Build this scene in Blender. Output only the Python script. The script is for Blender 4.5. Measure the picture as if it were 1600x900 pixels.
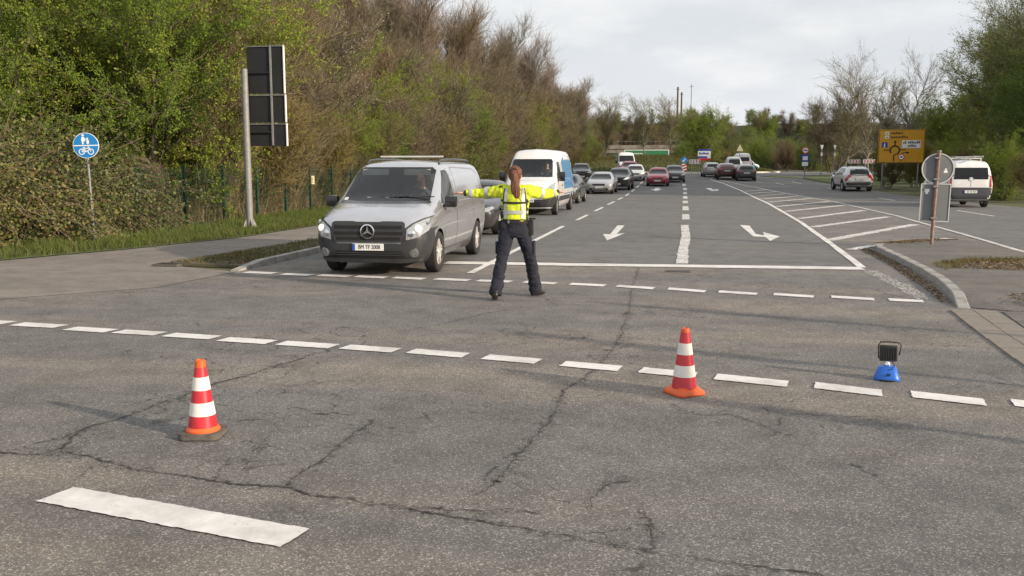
import bpy, bmesh, math, random
import numpy as np
from mathutils import Vector, Matrix
from mathutils.bvhtree import BVHTree

R = math.radians
scn = bpy.context.scene
for o in list(bpy.data.objects):
    bpy.data.objects.remove(o)
COL = scn.collection

# ------------------------------------------------------------ camera, sky, sun
cam_d = bpy.data.cameras.new('camera')
cam = bpy.data.objects.new('camera', cam_d)
COL.objects.link(cam)
cam.location = (0, 0, 1.75)
cam.rotation_euler = (R(90 - 7.464), 0, R(10.529))
cam_d.sensor_width = 36.0
cam_d.lens = 32.29
cam_d.clip_start = 0.1
cam_d.clip_end = 3000
scn.camera = cam

SUN_EL = 17.0
SUN_DIR = Vector((0.935, -0.355, 0)).normalized() * math.cos(R(SUN_EL)) + Vector((0, 0, math.sin(R(SUN_EL))))
world = bpy.data.worlds.new('World')
scn.world = world
world.use_nodes = True
wn, wl = world.node_tree.nodes, world.node_tree.links
wn.clear()
w_out = wn.new('ShaderNodeOutputWorld')
sky = wn.new('ShaderNodeTexSky')
sky.sky_type = 'NISHITA'
sky.sun_disc = False
sky.sun_elevation = R(SUN_EL)
sky.sun_rotation = math.atan2(SUN_DIR.x, SUN_DIR.y)
sky.air_density = 1.0
sky.dust_density = 2.0
bg_sky = wn.new('ShaderNodeBackground')
bg_sky.inputs['Strength'].default_value = 0.11
wl.new(sky.outputs[0], bg_sky.inputs['Color'])
# thin broken cloud cover over the whole sky
tc = wn.new('ShaderNodeTexCoord')
sep = wn.new('ShaderNodeSeparateXYZ')
wl.new(tc.outputs['Generated'], sep.inputs[0])
zz = wn.new('ShaderNodeMath'); zz.operation = 'ADD'; zz.inputs[1].default_value = 0.22
zc = wn.new('ShaderNodeMath'); zc.operation = 'MAXIMUM'; zc.inputs[1].default_value = 0.0
wl.new(sep.outputs['Z'], zc.inputs[0]); wl.new(zc.outputs[0], zz.inputs[0])
div = wn.new('ShaderNodeVectorMath'); div.operation = 'DIVIDE'
cmb = wn.new('ShaderNodeCombineXYZ')
for i in range(2):
    wl.new(zz.outputs[0], cmb.inputs[i])
cmb.inputs[2].default_value = 1.0
wl.new(tc.outputs['Generated'], div.inputs[0]); wl.new(cmb.outputs[0], div.inputs[1])
def wnoise(scale, detail, rough, lo, hi, c0, c1):
    n = wn.new('ShaderNodeTexNoise')
    n.inputs['Scale'].default_value = scale
    n.inputs['Detail'].default_value = detail
    n.inputs['Roughness'].default_value = rough
    wl.new(div.outputs[0], n.inputs['Vector'])
    r = wn.new('ShaderNodeValToRGB')
    r.color_ramp.elements[0].position = lo; r.color_ramp.elements[0].color = c0
    r.color_ramp.elements[1].position = hi; r.color_ramp.elements[1].color = c1
    wl.new(n.outputs['Fac'], r.inputs[0])
    return r
cl_col = wnoise(2.6, 6, 0.55, 0.44, 0.70, (0.83, 0.855, 0.895, 1), (1.0, 1.0, 1.0, 1))
cl_fac = wnoise(0.8, 4, 0.5, 0.30, 0.62, (0.80, 0.80, 0.80, 1), (1, 1, 1, 1))
bg_cl = wn.new('ShaderNodeBackground')
bg_cl.inputs['Strength'].default_value = 0.85
wl.new(cl_col.outputs[0], bg_cl.inputs['Color'])
wmix = wn.new('ShaderNodeMixShader')
wl.new(cl_fac.outputs[0], wmix.inputs[0])
wl.new(bg_sky.outputs[0], wmix.inputs[1]); wl.new(bg_cl.outputs[0], wmix.inputs[2])
wl.new(wmix.outputs[0], w_out.inputs['Surface'])

sun_d = bpy.data.lights.new('sun', 'SUN')
sun_d.energy = 5.0
sun_d.angle = R(1.2)
sun_d.color = (1.0, 0.84, 0.64)
sun = bpy.data.objects.new('sun', sun_d)
COL.objects.link(sun)
sun.location = (40, -20, 30)
sun.rotation_euler = (-SUN_DIR).to_track_quat('-Z', 'Y').to_euler()

scn.view_settings.view_transform = 'Standard'
scn.view_settings.look = 'None'
scn.view_settings.exposure = 0.20
scn.view_settings.gamma = 1.0
scn.view_settings.use_curve_mapping = False
scn.render.engine = 'CYCLES'
scn.cycles.max_bounces = 5
scn.cycles.diffuse_bounces = 2
scn.cycles.glossy_bounces = 3
scn.cycles.transparent_max_bounces = 8

# ------------------------------------------------------------ materials
MATS = {}
def new_mat(name):
    m = bpy.data.materials.new(name)
    m.use_nodes = True
    n, l = m.node_tree.nodes, m.node_tree.links
    b = n['Principled BSDF']
    MATS[name] = m
    return m, n, l, b
def c4(c):
    return (c[0], c[1], c[2], 1)
def noise_node(n, l, scale, detail=3, rough=0.55, vec=None, coord='Object', mapscale=None):
    t = n.new('ShaderNodeTexNoise')
    t.inputs['Scale'].default_value = scale
    t.inputs['Detail'].default_value = detail
    t.inputs['Roughness'].default_value = rough
    if vec is None:
        c = n.new('ShaderNodeTexCoord')
        vec = c.outputs[coord]
    if mapscale is not None:
        mp = n.new('ShaderNodeMapping')
        mp.inputs['Rotation'].default_value = (0, 0, mapscale[3] if len(mapscale) > 3 else 0)
        mp.inputs['Scale'].default_value = mapscale[:3]
        l.new(vec, mp.inputs['Vector'])
        vec = mp.outputs[0]
    l.new(vec, t.inputs['Vector'])
    return t
def ramp(n, l, fac, stops):
    r = n.new('ShaderNodeValToRGB')
    e = r.color_ramp.elements
    while len(e) < len(stops):
        e.new(0.5)
    for i, (p, c) in enumerate(stops):
        e[i].position = p
        e[i].color = c4(c) if len(c) == 3 else c
    l.new(fac, r.inputs[0])
    return r
def mixc(n, l, fac, a, b, mode='MIX'):
    m = n.new('ShaderNodeMix')
    m.data_type = 'RGBA'
    m.blend_type = mode
    for s, v in ((m.inputs[0], fac), (m.inputs[6], a), (m.inputs[7], b)):
        if hasattr(v, 'links'):
            l.new(v, s)
        elif isinstance(v, (int, float)):
            s.default_value = v
        else:
            s.default_value = c4(v)
    return m.outputs[2]
def bump(n, l, b, h, strength, dist):
    bp = n.new('ShaderNodeBump')
    bp.inputs['Strength'].default_value = strength
    bp.inputs['Distance'].default_value = dist
    l.new(h, bp.inputs['Height'])
    l.new(bp.outputs[0], b.inputs['Normal'])
def pmat(name, col, rough=0.6, metal=0.0, var=0.12, scale=6.0, coat=0.0, bmp=None, spec=0.5, dirt=None):
    """principled surface with a little procedural unevenness"""
    if name in MATS:
        return MATS[name]
    m, n, l, b = new_mat(name)
    t = noise_node(n, l, scale, 4)
    lo = [max(0, v * (1 - var)) for v in col]
    hi = [min(1, v * (1 + var)) for v in col]
    r = ramp(n, l, t.outputs['Fac'], [(0.3, lo), (0.7, hi)])
    out = r.outputs[0]
    if dirt:
        t2 = noise_node(n, l, dirt[1], 5, 0.65)
        r2 = ramp(n, l, t2.outputs['Fac'], [(dirt[2], (0, 0, 0)), (dirt[2] + 0.2, (1, 1, 1))])
        out = mixc(n, l, r2.outputs[0], out, dirt[0])
    l.new(out, b.inputs['Base Color'])
    b.inputs['Roughness'].default_value = rough
    b.inputs['Metallic'].default_value = metal
    b.inputs['Specular IOR Level'].default_value = spec
    b.inputs['Coat Weight'].default_value = coat
    b.inputs['Coat Roughness'].default_value = 0.06
    if bmp:
        t3 = noise_node(n, l, bmp[0], 4)
        bump(n, l, b, t3.outputs['Fac'], bmp[1], bmp[2])
    return m
def paint(name, col, metal=0.0, rough=0.4):
    """car paint: clear coat, road film near the sills"""
    if name in MATS:
        return MATS[name]
    m, n, l, b = new_mat(name)
    t = noise_node(n, l, 5.0, 5, 0.6)
    r = ramp(n, l, t.outputs['Fac'], [(0.35, [v * 0.95 for v in col]), (0.7, [min(1, v * 1.04) for v in col])])
    tc_ = n.new('ShaderNodeTexCoord')
    sp = n.new('ShaderNodeSeparateXYZ')
    l.new(tc_.outputs['Object'], sp.inputs[0])
    t2 = noise_node(n, l, 3.0, 6, 0.7)
    ad = n.new('ShaderNodeMath'); ad.operation = 'MULTIPLY_ADD'
    ad.inputs[1].default_value = 0.5
    l.new(t2.outputs['Fac'], ad.inputs[0]); l.new(sp.outputs['Z'], ad.inputs[2])
    r2 = ramp(n, l, ad.outputs[0], [(0.42, (0.30, 0.30, 0.30)), (0.95, (0.0, 0.0, 0.0))])
    o = mixc(n, l, r2.outputs[0], r.outputs[0], (0.16, 0.14, 0.12))
    l.new(o, b.inputs['Base Color'])
    b.inputs['Metallic'].default_value = metal
    b.inputs['Roughness'].default_value = rough
    b.inputs['Coat Weight'].default_value = 0.9
    b.inputs['Coat Roughness'].default_value = 0.03
    return m
def emit(name, col, strength):
    if name in MATS:
        return MATS[name]
    m, n, l, b = new_mat(name)
    b.inputs['Base Color'].default_value = c4(col)
    b.inputs['Emission Color'].default_value = c4(col)
    b.inputs['Emission Strength'].default_value = strength
    return m
def glass_clear(name, tint=(0.62, 0.68, 0.66)):
    m, n, l, b = new_mat(name)
    n.remove(b)
    out = n['Material Output']
    tr = n.new('ShaderNodeBsdfTransparent'); tr.inputs[0].default_value = c4(tint)
    gl = n.new('ShaderNodeBsdfGlossy'); gl.inputs['Roughness'].default_value = 0.03
    fr = n.new('ShaderNodeFresnel'); fr.inputs[0].default_value = 1.68
    mx = n.new('ShaderNodeMixShader')
    l.new(fr.outputs[0], mx.inputs[0]); l.new(tr.outputs[0], mx.inputs[1]); l.new(gl.outputs[0], mx.inputs[2])
    l.new(mx.outputs[0], out.inputs['Surface'])
    return m
def leaf_mat(name, c0, c1, c2, trans=0.35, rough=0.6):
    """leaf colour differs from leaf to leaf and a little from plant to plant"""
    m, n, l, b = new_mat(name)
    n.remove(b)
    out = n['Material Output']
    ge = n.new('ShaderNodeNewGeometry')
    r = ramp(n, l, ge.outputs['Random Per Island'], [(0.0, c0), (0.5, c1), (1.0, c2)])
    oi = n.new('ShaderNodeObjectInfo')
    r2 = ramp(n, l, oi.outputs['Random'], [(0.0, (0.78, 0.86, 0.80)), (0.5, (1.0, 1.0, 1.0)), (1.0, (1.22, 1.08, 0.95))])
    o = mixc(n, l, 1.0, r.outputs[0], r2.outputs[0], 'MULTIPLY')
    df = n.new('ShaderNodeBsdfDiffuse'); l.new(o, df.inputs[0])
    mx_out = df.outputs[0]
    if trans > 0:
        tl = n.new('ShaderNodeBsdfTranslucent'); l.new(o, tl.inputs[0])
        mx = n.new('ShaderNodeMixShader'); mx.inputs[0].default_value = trans
        l.new(df.outputs[0], mx.inputs[1]); l.new(tl.outputs[0], mx.inputs[2])
        mx_out = mx.outputs[0]
    l.new(mx_out, out.inputs['Surface'])
    return m

# ------------------------------------------------------------ object helpers
def tag(o, label=None, cat=None, group=None, kind=None):
    if label: o['label'] = label
    if cat: o['category'] = cat
    if group: o['group'] = group
    if kind: o['kind'] = kind
    return o
def link(name, me, parent=None, loc=None):
    o = bpy.data.objects.new(name, me)
    COL.objects.link(o)
    if parent is not None: o.parent = parent
    if loc is not None: o.location = loc
    return o
def empty(name, loc=(0, 0, 0), rz=0.0):
    o = bpy.data.objects.new(name, None)
    COL.objects.link(o)
    o.location = loc
    o.rotation_euler = (0, 0, rz)
    o.empty_display_size = 0.2
    return o
def mesh_np(name, V, Fs, mats, midx=None, smooth=False):
    me = bpy.data.meshes.new(name)
    V = np.asarray(V, dtype=np.float32)
    Fs = np.asarray(Fs, dtype=np.int32)
    nf, k = Fs.shape
    me.vertices.add(len(V)); me.vertices.foreach_set('co', V.ravel())
    me.loops.add(nf * k); me.loops.foreach_set('vertex_index', Fs.ravel())
    me.polygons.add(nf)
    me.polygons.foreach_set('loop_start', np.arange(0, nf * k, k, dtype=np.int32))
    for m in mats: me.materials.append(m)
    if midx is not None: me.polygons.foreach_set('material_index', np.asarray(midx, dtype=np.int32))
    if smooth: me.polygons.foreach_set('use_smooth', np.ones(nf, dtype=bool))
    me.update(calc_edges=True)
    return me
class MB:
    """collects shapes of one part in a bmesh"""
    def __init__(s): s.bm = bmesh.new()
    def box(s, x0, x1, y0, y1, z0, z1, bev=0.0):
        r = bmesh.ops.create_cube(s.bm, size=1.0)
        for v in r['verts']:
            v.co = Vector((x0 + (v.co.x + .5) * (x1 - x0), y0 + (v.co.y + .5) * (y1 - y0), z0 + (v.co.z + .5) * (z1 - z0)))
        if bev:
            es = list({e for v in r['verts'] for e in v.link_edges})
            bmesh.ops.bevel(s.bm, geom=es, offset=bev, segments=2, affect='EDGES', profile=0.6)
        return s
    def tube(s, pts, rad, k=10, cap=True):
        pts = [Vector(p) for p in pts]
        rads = rad if isinstance(rad, (list, tuple)) else [rad] * len(pts)
        rings = []
        for i, p in enumerate(pts):
            d = (pts[min(i + 1, len(pts) - 1)] - pts[max(i - 1, 0)]).normalized()
            a = d.cross(Vector((0, 0, 1)))
            if a.length < 0.05: a = d.cross(Vector((1, 0, 0)))
            a.normalize(); b = d.cross(a).normalized()
            rings.append([s.bm.verts.new(p + (a * math.cos(t) + b * math.sin(t)) * rads[i]) for t in [2 * math.pi * j / k for j in range(k)]])
        for r0, r1 in zip(rings, rings[1:]):
            for j in range(k):
                s.bm.faces.new((r0[j], r0[(j + 1) % k], r1[(j + 1) % k], r1[j]))
        if cap:
            s.bm.faces.new(rings[0][::-1]); s.bm.faces.new(rings[-1])
        return s
    def lathe(s, prof, k=24, axis='Z', cen=(0, 0, 0), close=False):
        rings = []
        for (r, h) in prof:
            ring = []
            for j in range(k):
                t = 2 * math.pi * j / k
                p = {'Z': (r * math.cos(t), r * math.sin(t), h), 'X': (h, r * math.cos(t), r * math.sin(t)), 'Y': (r * math.cos(t), h, r * math.sin(t))}[axis]
                ring.append(s.bm.verts.new(Vector(p) + Vector(cen)))
            rings.append(ring)
        n = len(rings)
        for i in range(n if close else n - 1):
            r0, r1 = rings[i], rings[(i + 1) % n]
            for j in range(k):
                s.bm.faces.new((r0[j], r0[(j + 1) % k], r1[(j + 1) % k], r1[j]))
        if not close:
            if prof[0][0] > 1e-4: s.bm.faces.new(rings[0][::-1])
            if prof[-1][0] > 1e-4: s.bm.faces.new(rings[-1])
        return s
    def prism(s, poly, fr, d0, d1):
        """poly in 2d, fr maps (u, v, d) to a point, extruded from d0 to d1"""
        a = [s.bm.verts.new(fr(u, v, d0)) for u, v in poly]
        b = [s.bm.verts.new(fr(u, v, d1)) for u, v in poly]
        n = len(poly)
        s.bm.faces.new(a[::-1]); s.bm.faces.new(b)
        for i in range(n):
            s.bm.faces.new((a[i], a[(i + 1) % n], b[(i + 1) % n], b[i]))
        return s
    def mesh(s, name, mat, smooth=None):
        bmesh.ops.remove_doubles(s.bm, verts=s.bm.verts, dist=1e-5)
        bmesh.ops.recalc_face_normals(s.bm, faces=s.bm.faces)
        me = bpy.data.meshes.new(name)
        s.bm.to_mesh(me); s.bm.free()
        for m in (mat if isinstance(mat, (list, tuple)) else [mat]): me.materials.append(m)
        if smooth is not None:
            me.shade_smooth()
            me.set_sharp_from_angle(angle=R(smooth))
        return me
    def build(s, name, mat, parent=None, smooth=None, loc=None):
        return link(name, s.mesh(name, mat, smooth), parent, loc)
def copy_tree(o, parent=None):
    c = o.copy(); COL.objects.link(c); c.parent = parent
    for ch in o.children: copy_tree(ch, c)
    return c
def XZ(u, v, d): return Vector((u, d, v))
def YZ(u, v, d): return Vector((d, u, v))
def XY(u, v, d): return Vector((u, v, d))

def zg(Y):
    """height of the ground: level at the junction, then rising gently to the roundabout"""
    t = min(max((Y - 55) / 60.0, 0), 1)
    return 1.15 * t * t * (3 - 2 * t)
def sheet(name, poly, dz, mat, parent=None, step=3.0, kind='structure', thick=0.0, smooth=False, fine=None):
    bm = bmesh.new()
    vs = [bm.verts.new((x, y, 0)) for x, y in poly]
    f = bm.faces.new(vs)
    if f.normal.z < 0 or True:
        bm.normal_update()
        if f.normal.z < 0: f.normal_flip()
    y0, y1 = min(p[1] for p in poly), max(p[1] for p in poly)
    ys = []
    y = max(54.0, y0 + 0.01)
    while y < min(y1, 116):
        ys.append(y); y += step
    for y in ys:
        bmesh.ops.bisect_plane(bm, geom=bm.verts[:] + bm.edges[:] + bm.faces[:], plane_co=(0, y, 0), plane_no=(0, 1, 0))
    if thick:
        r = bmesh.ops.extrude_face_region(bm, geom=bm.faces[:])
        top = [e for e in r['geom'] if isinstance(e, bmesh.types.BMVert)]
        tops = set(top)
        for v in bm.verts:
            v.co.z = zg(v.co.y) + (dz if v in tops else dz - thick)
        bmesh.ops.recalc_face_normals(bm, faces=bm.faces)
    else:
        for v in bm.verts:
            v.co.z = zg(v.co.y) + dz
    bmesh.ops.triangulate(bm, faces=[f for f in bm.faces if len(f.verts) > 4])
    me = bpy.data.meshes.new(name)
    bm.to_mesh(me); bm.free()
    me.materials.append(mat)
    o = link(name, me, parent)
    if parent is None: o['kind'] = kind
    return o
# ============================================================ ground, road, pavements
def asphalt(name, base, tan, speck=1.0, streak=True, craze=False):
    m, n, l, b = new_mat(name)
    c = n.new('ShaderNodeTexCoord')
    v = c.outputs['Object']
    big = noise_node(n, l, 0.35, 5, 0.6, v)
    r0 = ramp(n, l, big.outputs['Fac'], [(0.3, [x * 0.86 for x in base]), (0.7, [x * 1.12 for x in base])])
    out = r0.outputs[0]
    if streak:   # worn, sandy wheel paths
        st = noise_node(n, l, 1.0, 4, 0.55, v, mapscale=(0.16, 0.75, 1, R(-38)))
        r1 = ramp(n, l, st.outputs['Fac'], [(0.46, (0, 0, 0)), (0.66, (0.75, 0.75, 0.75))])
        out = mixc(n, l, r1.outputs[0], out, tan)
    pt = noise_node(n, l, 2.3, 6, 0.65, v)
    r2 = ramp(n, l, pt.outputs['Fac'], [(0.30, (0.72, 0.72, 0.72)), (0.55, (1, 1, 1)), (0.75, (1.12, 1.12, 1.12))])
    out = mixc(n, l, 1.0, out, r2.outputs[0], 'MULTIPLY')
    # stones of the wearing course: dark binder, pale chippings
    vo = n.new('ShaderNodeTexVoronoi'); vo.inputs['Scale'].default_value = 125
    l.new(v, vo.inputs['Vector'])
    sp = n.new('ShaderNodeSeparateColor'); l.new(vo.outputs['Color'], sp.inputs[0])
    r3 = ramp(n, l, sp.outputs[0], [(0.0, (0.50, 0.50, 0.51)), (0.5, (0.95, 0.95, 0.945)), (0.84, (1.18, 1.17, 1.14)), (0.94, (2.5, 2.44, 2.34))])
    out = mixc(n, l, 0.74 * speck, out, mixc(n, l, 1.0, out, r3.outputs[0], 'MULTIPLY'))
    # fine crazing in worn patches
    ws = noise_node(n, l, 2.2, 4, 0.6, v)
    wa = n.new('ShaderNodeVectorMath'); wa.operation = 'MULTIPLY_ADD'
    l.new(ws.outputs['Color'], wa.inputs[0]); wa.inputs[1].default_value = (0.55, 0.55, 0.0); l.new(v, wa.inputs[2])
    ve = n.new('ShaderNodeTexVoronoi'); ve.feature = 'DISTANCE_TO_EDGE'; ve.inputs['Scale'].default_value = 2.6
    l.new(wa.outputs[0], ve.inputs['Vector'])
    rc = ramp(n, l, ve.outputs['Distance'], [(0.008, (1, 1, 1)), (0.026, (0, 0, 0))])
    mk = noise_node(n, l, 0.42, 3, 0.6, v)
    rm = ramp(n, l, mk.outputs['Fac'], [(0.47, (0, 0, 0)), (0.58, (1, 1, 1))])
    br_ = noise_node(n, l, 7, 4, 0.7, v)
    rb = ramp(n, l, br_.outputs['Fac'], [(0.44, (0, 0, 0)), (0.56, (1, 1, 1))])
    cm = mixc(n, l, 1.0, mixc(n, l, 1.0, rc.outputs[0], rm.outputs[0], 'MULTIPLY'), rb.outputs[0], 'MULTIPLY')
    if craze: out = mixc(n, l, cm, out, (0.045, 0.043, 0.041))
    l.new(out, b.inputs['Base Color'])
    b.inputs['Roughness'].default_value = 0.88
    b.inputs['Specular IOR Level'].default_value = 0.3
    fi = noise_node(n, l, 110, 3, 0.7, v)
    bump(n, l, b, fi.outputs['Fac'], 0.6 * speck, 0.008)
    return m
M_ROAD = asphalt('asphalt', (0.166, 0.160, 0.154), (0.245, 0.213, 0.178), craze=True)
M_ROAD2 = asphalt('asphalt_new', (0.152, 0.151, 0.150), (0.175, 0.166, 0.156), 0.6, True)
M_PATH = asphalt('path_asphalt', (0.215, 0.192, 0.172), (0.25, 0.22, 0.19), 0.45)
M_ISL = asphalt('island_asphalt', (0.150, 0.140, 0.128), (0.19, 0.165, 0.14), 0.6)
M_CONC = pmat('kerb_concrete', (0.33, 0.318, 0.295), 0.85, var=0.2, scale=5, bmp=(40, 0.4, 0.004), dirt=((0.16, 0.14, 0.12), 3.0, 0.50))
M_SLAB = pmat('gutter_slab', (0.215, 0.188, 0.158), 0.9, var=0.15, scale=7, bmp=(50, 0.4, 0.004))
def soil(name, a, b_, c_):
    m, n, l, b = new_mat(name)
    t = noise_node(n, l, 0.7, 6, 0.7)
    t2 = noise_node(n, l, 14, 5, 0.7)
    r = ramp(n, l, t.outputs['Fac'], [(0.35, a), (0.6, b_)])
    r2 = ramp(n, l, t2.outputs['Fac'], [(0.42, (0, 0, 0)), (0.62, (1, 1, 1))])
    l.new(mixc(n, l, r2.outputs[0], r.outputs[0], c_), b.inputs['Base Color'])
    b.inputs['Roughness'].default_value = 0.95
    bump(n, l, b, t2.outputs['Fac'], 0.8, 0.05)
    return m
M_SOIL = soil('soil', (0.070, 0.085, 0.030), (0.115, 0.100, 0.055), (0.095, 0.110, 0.038))
M_TURF = soil('turf', (0.080, 0.135, 0.030), (0.115, 0.150, 0.042), (0.10, 0.105, 0.040))
M_EMB = soil('embankment_soil', (0.045, 0.050, 0.022), (0.070, 0.062, 0.036), (0.055, 0.066, 0.026))
M_LITTER = soil('leaf_litter_soil', (0.085, 0.070, 0.045), (0.13, 0.10, 0.065), (0.10, 0.105, 0.05))
def paintmark(name, wear):
    """road paint; worn paint lets the asphalt show in flakes"""
    m, n, l, b = new_mat(name)
    t = noise_node(n, l, 9, 6, 0.7)
    r = ramp(n, l, t.outputs['Fac'], [(0.3, (0.64, 0.62, 0.59)), (0.65, (0.78, 0.765, 0.735))])
    tg = noise_node(n, l, 1.7, 5, 0.65)
    rg = ramp(n, l, tg.outputs['Fac'], [(0.34, (0.72, 0.71, 0.69)), (0.56, (1, 1, 1))])
    l.new(mixc(n, l, 1.0, r.outputs[0], rg.outputs[0], 'MULTIPLY'), b.inputs['Base Color'])
    b.inputs['Roughness'].default_value = 0.7
    t2 = noise_node(n, l, 26, 6, 0.75)
    r2 = ramp(n, l, t2.outputs['Fac'], [(wear - 0.03, (0, 0, 0)), (wear + 0.05, (1, 1, 1))])
    l.new(r2.outputs[0], b.inputs['Alpha'])
    return m
M_MARK = paintmark('road_paint', 0.315)
M_MARK_W = paintmark('road_paint_worn', 0.43)
M_MARK_F = paintmark('road_paint_flaking', 0.53)
def crackmat(name, wear, col=(0.035, 0.033, 0.032), sc=18):
    m, n, l, b = new_mat(name)
    t = noise_node(n, l, sc, 5, 0.75)
    r = ramp(n, l, t.outputs['Fac'], [(wear, (0, 0, 0)), (wear + 0.14, (1, 1, 1))])
    b.inputs['Base Color'].default_value = c4(col)
    b.inputs['Roughness'].default_value = 0.95
    l.new(r.outputs[0], b.inputs['Alpha'])
    return m
M_CRACK = crackmat('crack', 0.33, (0.035, 0.033, 0.031))
M_CRUMB = crackmat('crumbled_edge', 0.53, (0.070, 0.067, 0.064), 22)

sheet('ground', [(-900, -60), (900, -60), (900, 1600), (-900, 1600)], -0.012, M_SOIL)
road = sheet('road', [(-70, -20), (70, -20), (70, 12.0), (15.6, 14), (14.95, 30), (14.75, 44), (13.95, 60), (12.8, 72), (11.2, 84), (10.6, 92),
                      (13, 99), (-14, 102), (-9.0, 95), (-7.7, 76), (-7.4, 60), (-7.4, 14.35), (-7.6, 12.2), (-9.0, 10.7), (-16, 6.2), (-70, -3)], 0.0, M_ROAD)
def band(name, rows, dz, mat, parent):
    out = []
    for (y0, a0, b0), (y1, a1, b1) in zip(rows, rows[1:]):
        n = max(1, int((y1 - y0) / 3))
        for i in range(n):
            t = i / n; out.append((y0 + (y1 - y0) * t, a0 + (a1 - a0) * t, b0 + (b1 - b0) * t))
    out.append(rows[-1])
    V = [p for y, a, b in out for p in ((a, y, zg(y) + dz), (b, y, zg(y) + dz))]
    F = [(2 * i, 2 * i + 1, 2 * i + 3, 2 * i + 2) for i in range(len(out) - 1)]
    return link(name, mesh_np(name, V, F, [mat]), parent)
band('resurfaced_lanes', [(16.9, -7.3, 3.1), (22, -7.3, 3.4), (31, -7.3, 3.85), (47, -7.3, 4.15), (60, -7.3, 4.2), (76, -7.6, 3.6), (95, -8.5, 3.0)], 0.004, M_ROAD2, road)
band('resurfaced_carriageway', [(14, 6.9, 15.4), (20.6, 7.0, 15.2), (30.7, 7.5, 14.9), (44, 7.72, 14.7), (52, 7.6, 14.3), (60, 7.0, 13.9), (72, 5.7, 12.7), (84, 3.9, 11.1), (95, 3.02, 10.5)], 0.004, M_ROAD2, road)
RC = (-4.5, 121.0)
def disc(r, n=56, c=RC):
    return [(c[0] + r * math.cos(2 * math.pi * i / n), c[1] + r * math.sin(2 * math.pi * i / n)) for i in range(n)]
sheet('roundabout_road', disc(27), 0.008, M_ROAD2)
sheet('side_road', [(15, 100), (120, 112), (120, 121), (15, 128)], 0.010, M_ROAD2)
sheet('exit_road', [(-11, 140), (-1, 140), (-2, 330), (-14, 330)], 0.010, M_ROAD2)
path = sheet('footpath', [(-7.6, 12.2), (-9.0, 10.7), (-16, 6.2), (-70, -3), (-70, 13), (-22, 12.6), (-14.6, 14.2), (-12.7, 15.2), (-11.75, 17.9), (-10.95, 21.4),
                   (-10.95, 80), (-8.75, 80), (-8.7, 21.2), (-9.3, 15.4), (-8.9, 15.0), (-7.42, 14.33)], 0.004, M_PATH)
sheet('kerbside_strip', [(-7.56, 14.9), (-9.0, 15.05), (-9.25, 15.4), (-8.7, 21.2), (-8.72, 80), (-7.56, 80)], 0.05, M_LITTER, thick=0.05)
sheet('verge', [(-10.97, 80), (-10.97, 21.4), (-11.77, 17.9), (-12.72, 15.2), (-14.6, 14.22), (-22, 12.62), (-70, 13.02), (-70, 25), (-14.6, 27), (-15.4, 80)], 0.015, M_TURF)

# kerb along the left lane
kerb = empty('kerb', (0, 0, 0)); kerb['kind'] = 'structure'
ks = MB().box(-0.075, 0.075, 0.004, 0.996, -0.06, 0.11, 0.015).mesh('kerb_stone', M_CONC, 40)
ksd = MB().prism([(0.004, -0.06), (0.996, -0.06), (0.996, 0.11), (0.004, 0.025)], YZ, -0.075, 0.075).mesh('kerb_stone_dropped', M_CONC)
for i in range(28):
    k = link('kerb_stone', ksd if i == 0 else ks, kerb, (-7.475 - 0.0035 * min(i, 8), 14.4 + i, 0.0))
MB().box(-7.57, -7.42, 42.4, 56, -0.06, 0.11).build('long_kerb', M_CONC, kerb)

# traffic island with its kerb stones
ISL = [(3.42, 12.25), (3.62, 13.4), (3.78, 14.6), (3.92, 16.3), (3.99, 18.3), (4.02, 20.4), (4.16, 21.3), (4.5, 21.95), (5.1, 22.6), (5.8, 23.05), (6.35, 22.9), (6.62, 21.4), (6.62, 18.8), (6.75, 15.5), (7.4, 12.15), (4.0, 12.05)]
island = sheet('traffic_island', [(3.54, 12.3)] + [(x + 0.13, y) for x, y in ISL[1:7]] + [(4.56, 21.84), (5.14, 22.47), (5.8, 22.92)] + ISL[10:], 0.098, M_ISL, thick=0.12)
bmi = bmesh.new(); bmi.from_mesh(island.data)
bmesh.ops.bisect_plane(bmi, geom=bmi.verts[:] + bmi.edges[:] + bmi.faces[:], plane_co=(0, 12.95, 0), plane_no=(0, 1, 0))
for v in bmi.verts:      # the near end runs down flush to the corner
    if v.co.z > 0.05 and v.co.y < 12.9: v.co.z = 0.012 + max(0, v.co.y - 12.3) * 0.15
bmi.to_mesh(island.data); bmi.free()
line = [Vector((x, y, 0)) for x, y in ISL[:11]]
def resample(pts, step):
    out = [pts[0]]; acc = 0.0
    for a, b in zip(pts, pts[1:]):
        d = (b - a).length; t = step - acc
        while t <= d:
            out.append(a.lerp(b, t / d)); t += step
        acc = d - (t - step)
    return out
kp = resample(line, 0.72)
random.seed(5)
for i, (a, b) in enumerate(zip(kp, kp[1:])):
    L = (b - a).length - 0.012
    h0, h1 = (0.012, 0.105) if i == 0 else (0.105 + random.uniform(-.006, .006),) * 2
    m = MB()
    m.prism([(0, -0.05), (L, -0.05), (L, h1), (0, h0)], lambda u, v, d: Vector((d, u, v)), -0.0, 0.15)
    bmesh.ops.bevel(m.bm, geom=m.bm.edges[:], offset=0.012, segments=1, affect='EDGES')
    o = m.build('kerb_stone', M_CONC, island)
    o.location = a
    o.rotation_euler = (0, 0, math.atan2(-(b - a).x, (b - a).y) + random.uniform(-.006, .006))
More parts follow.
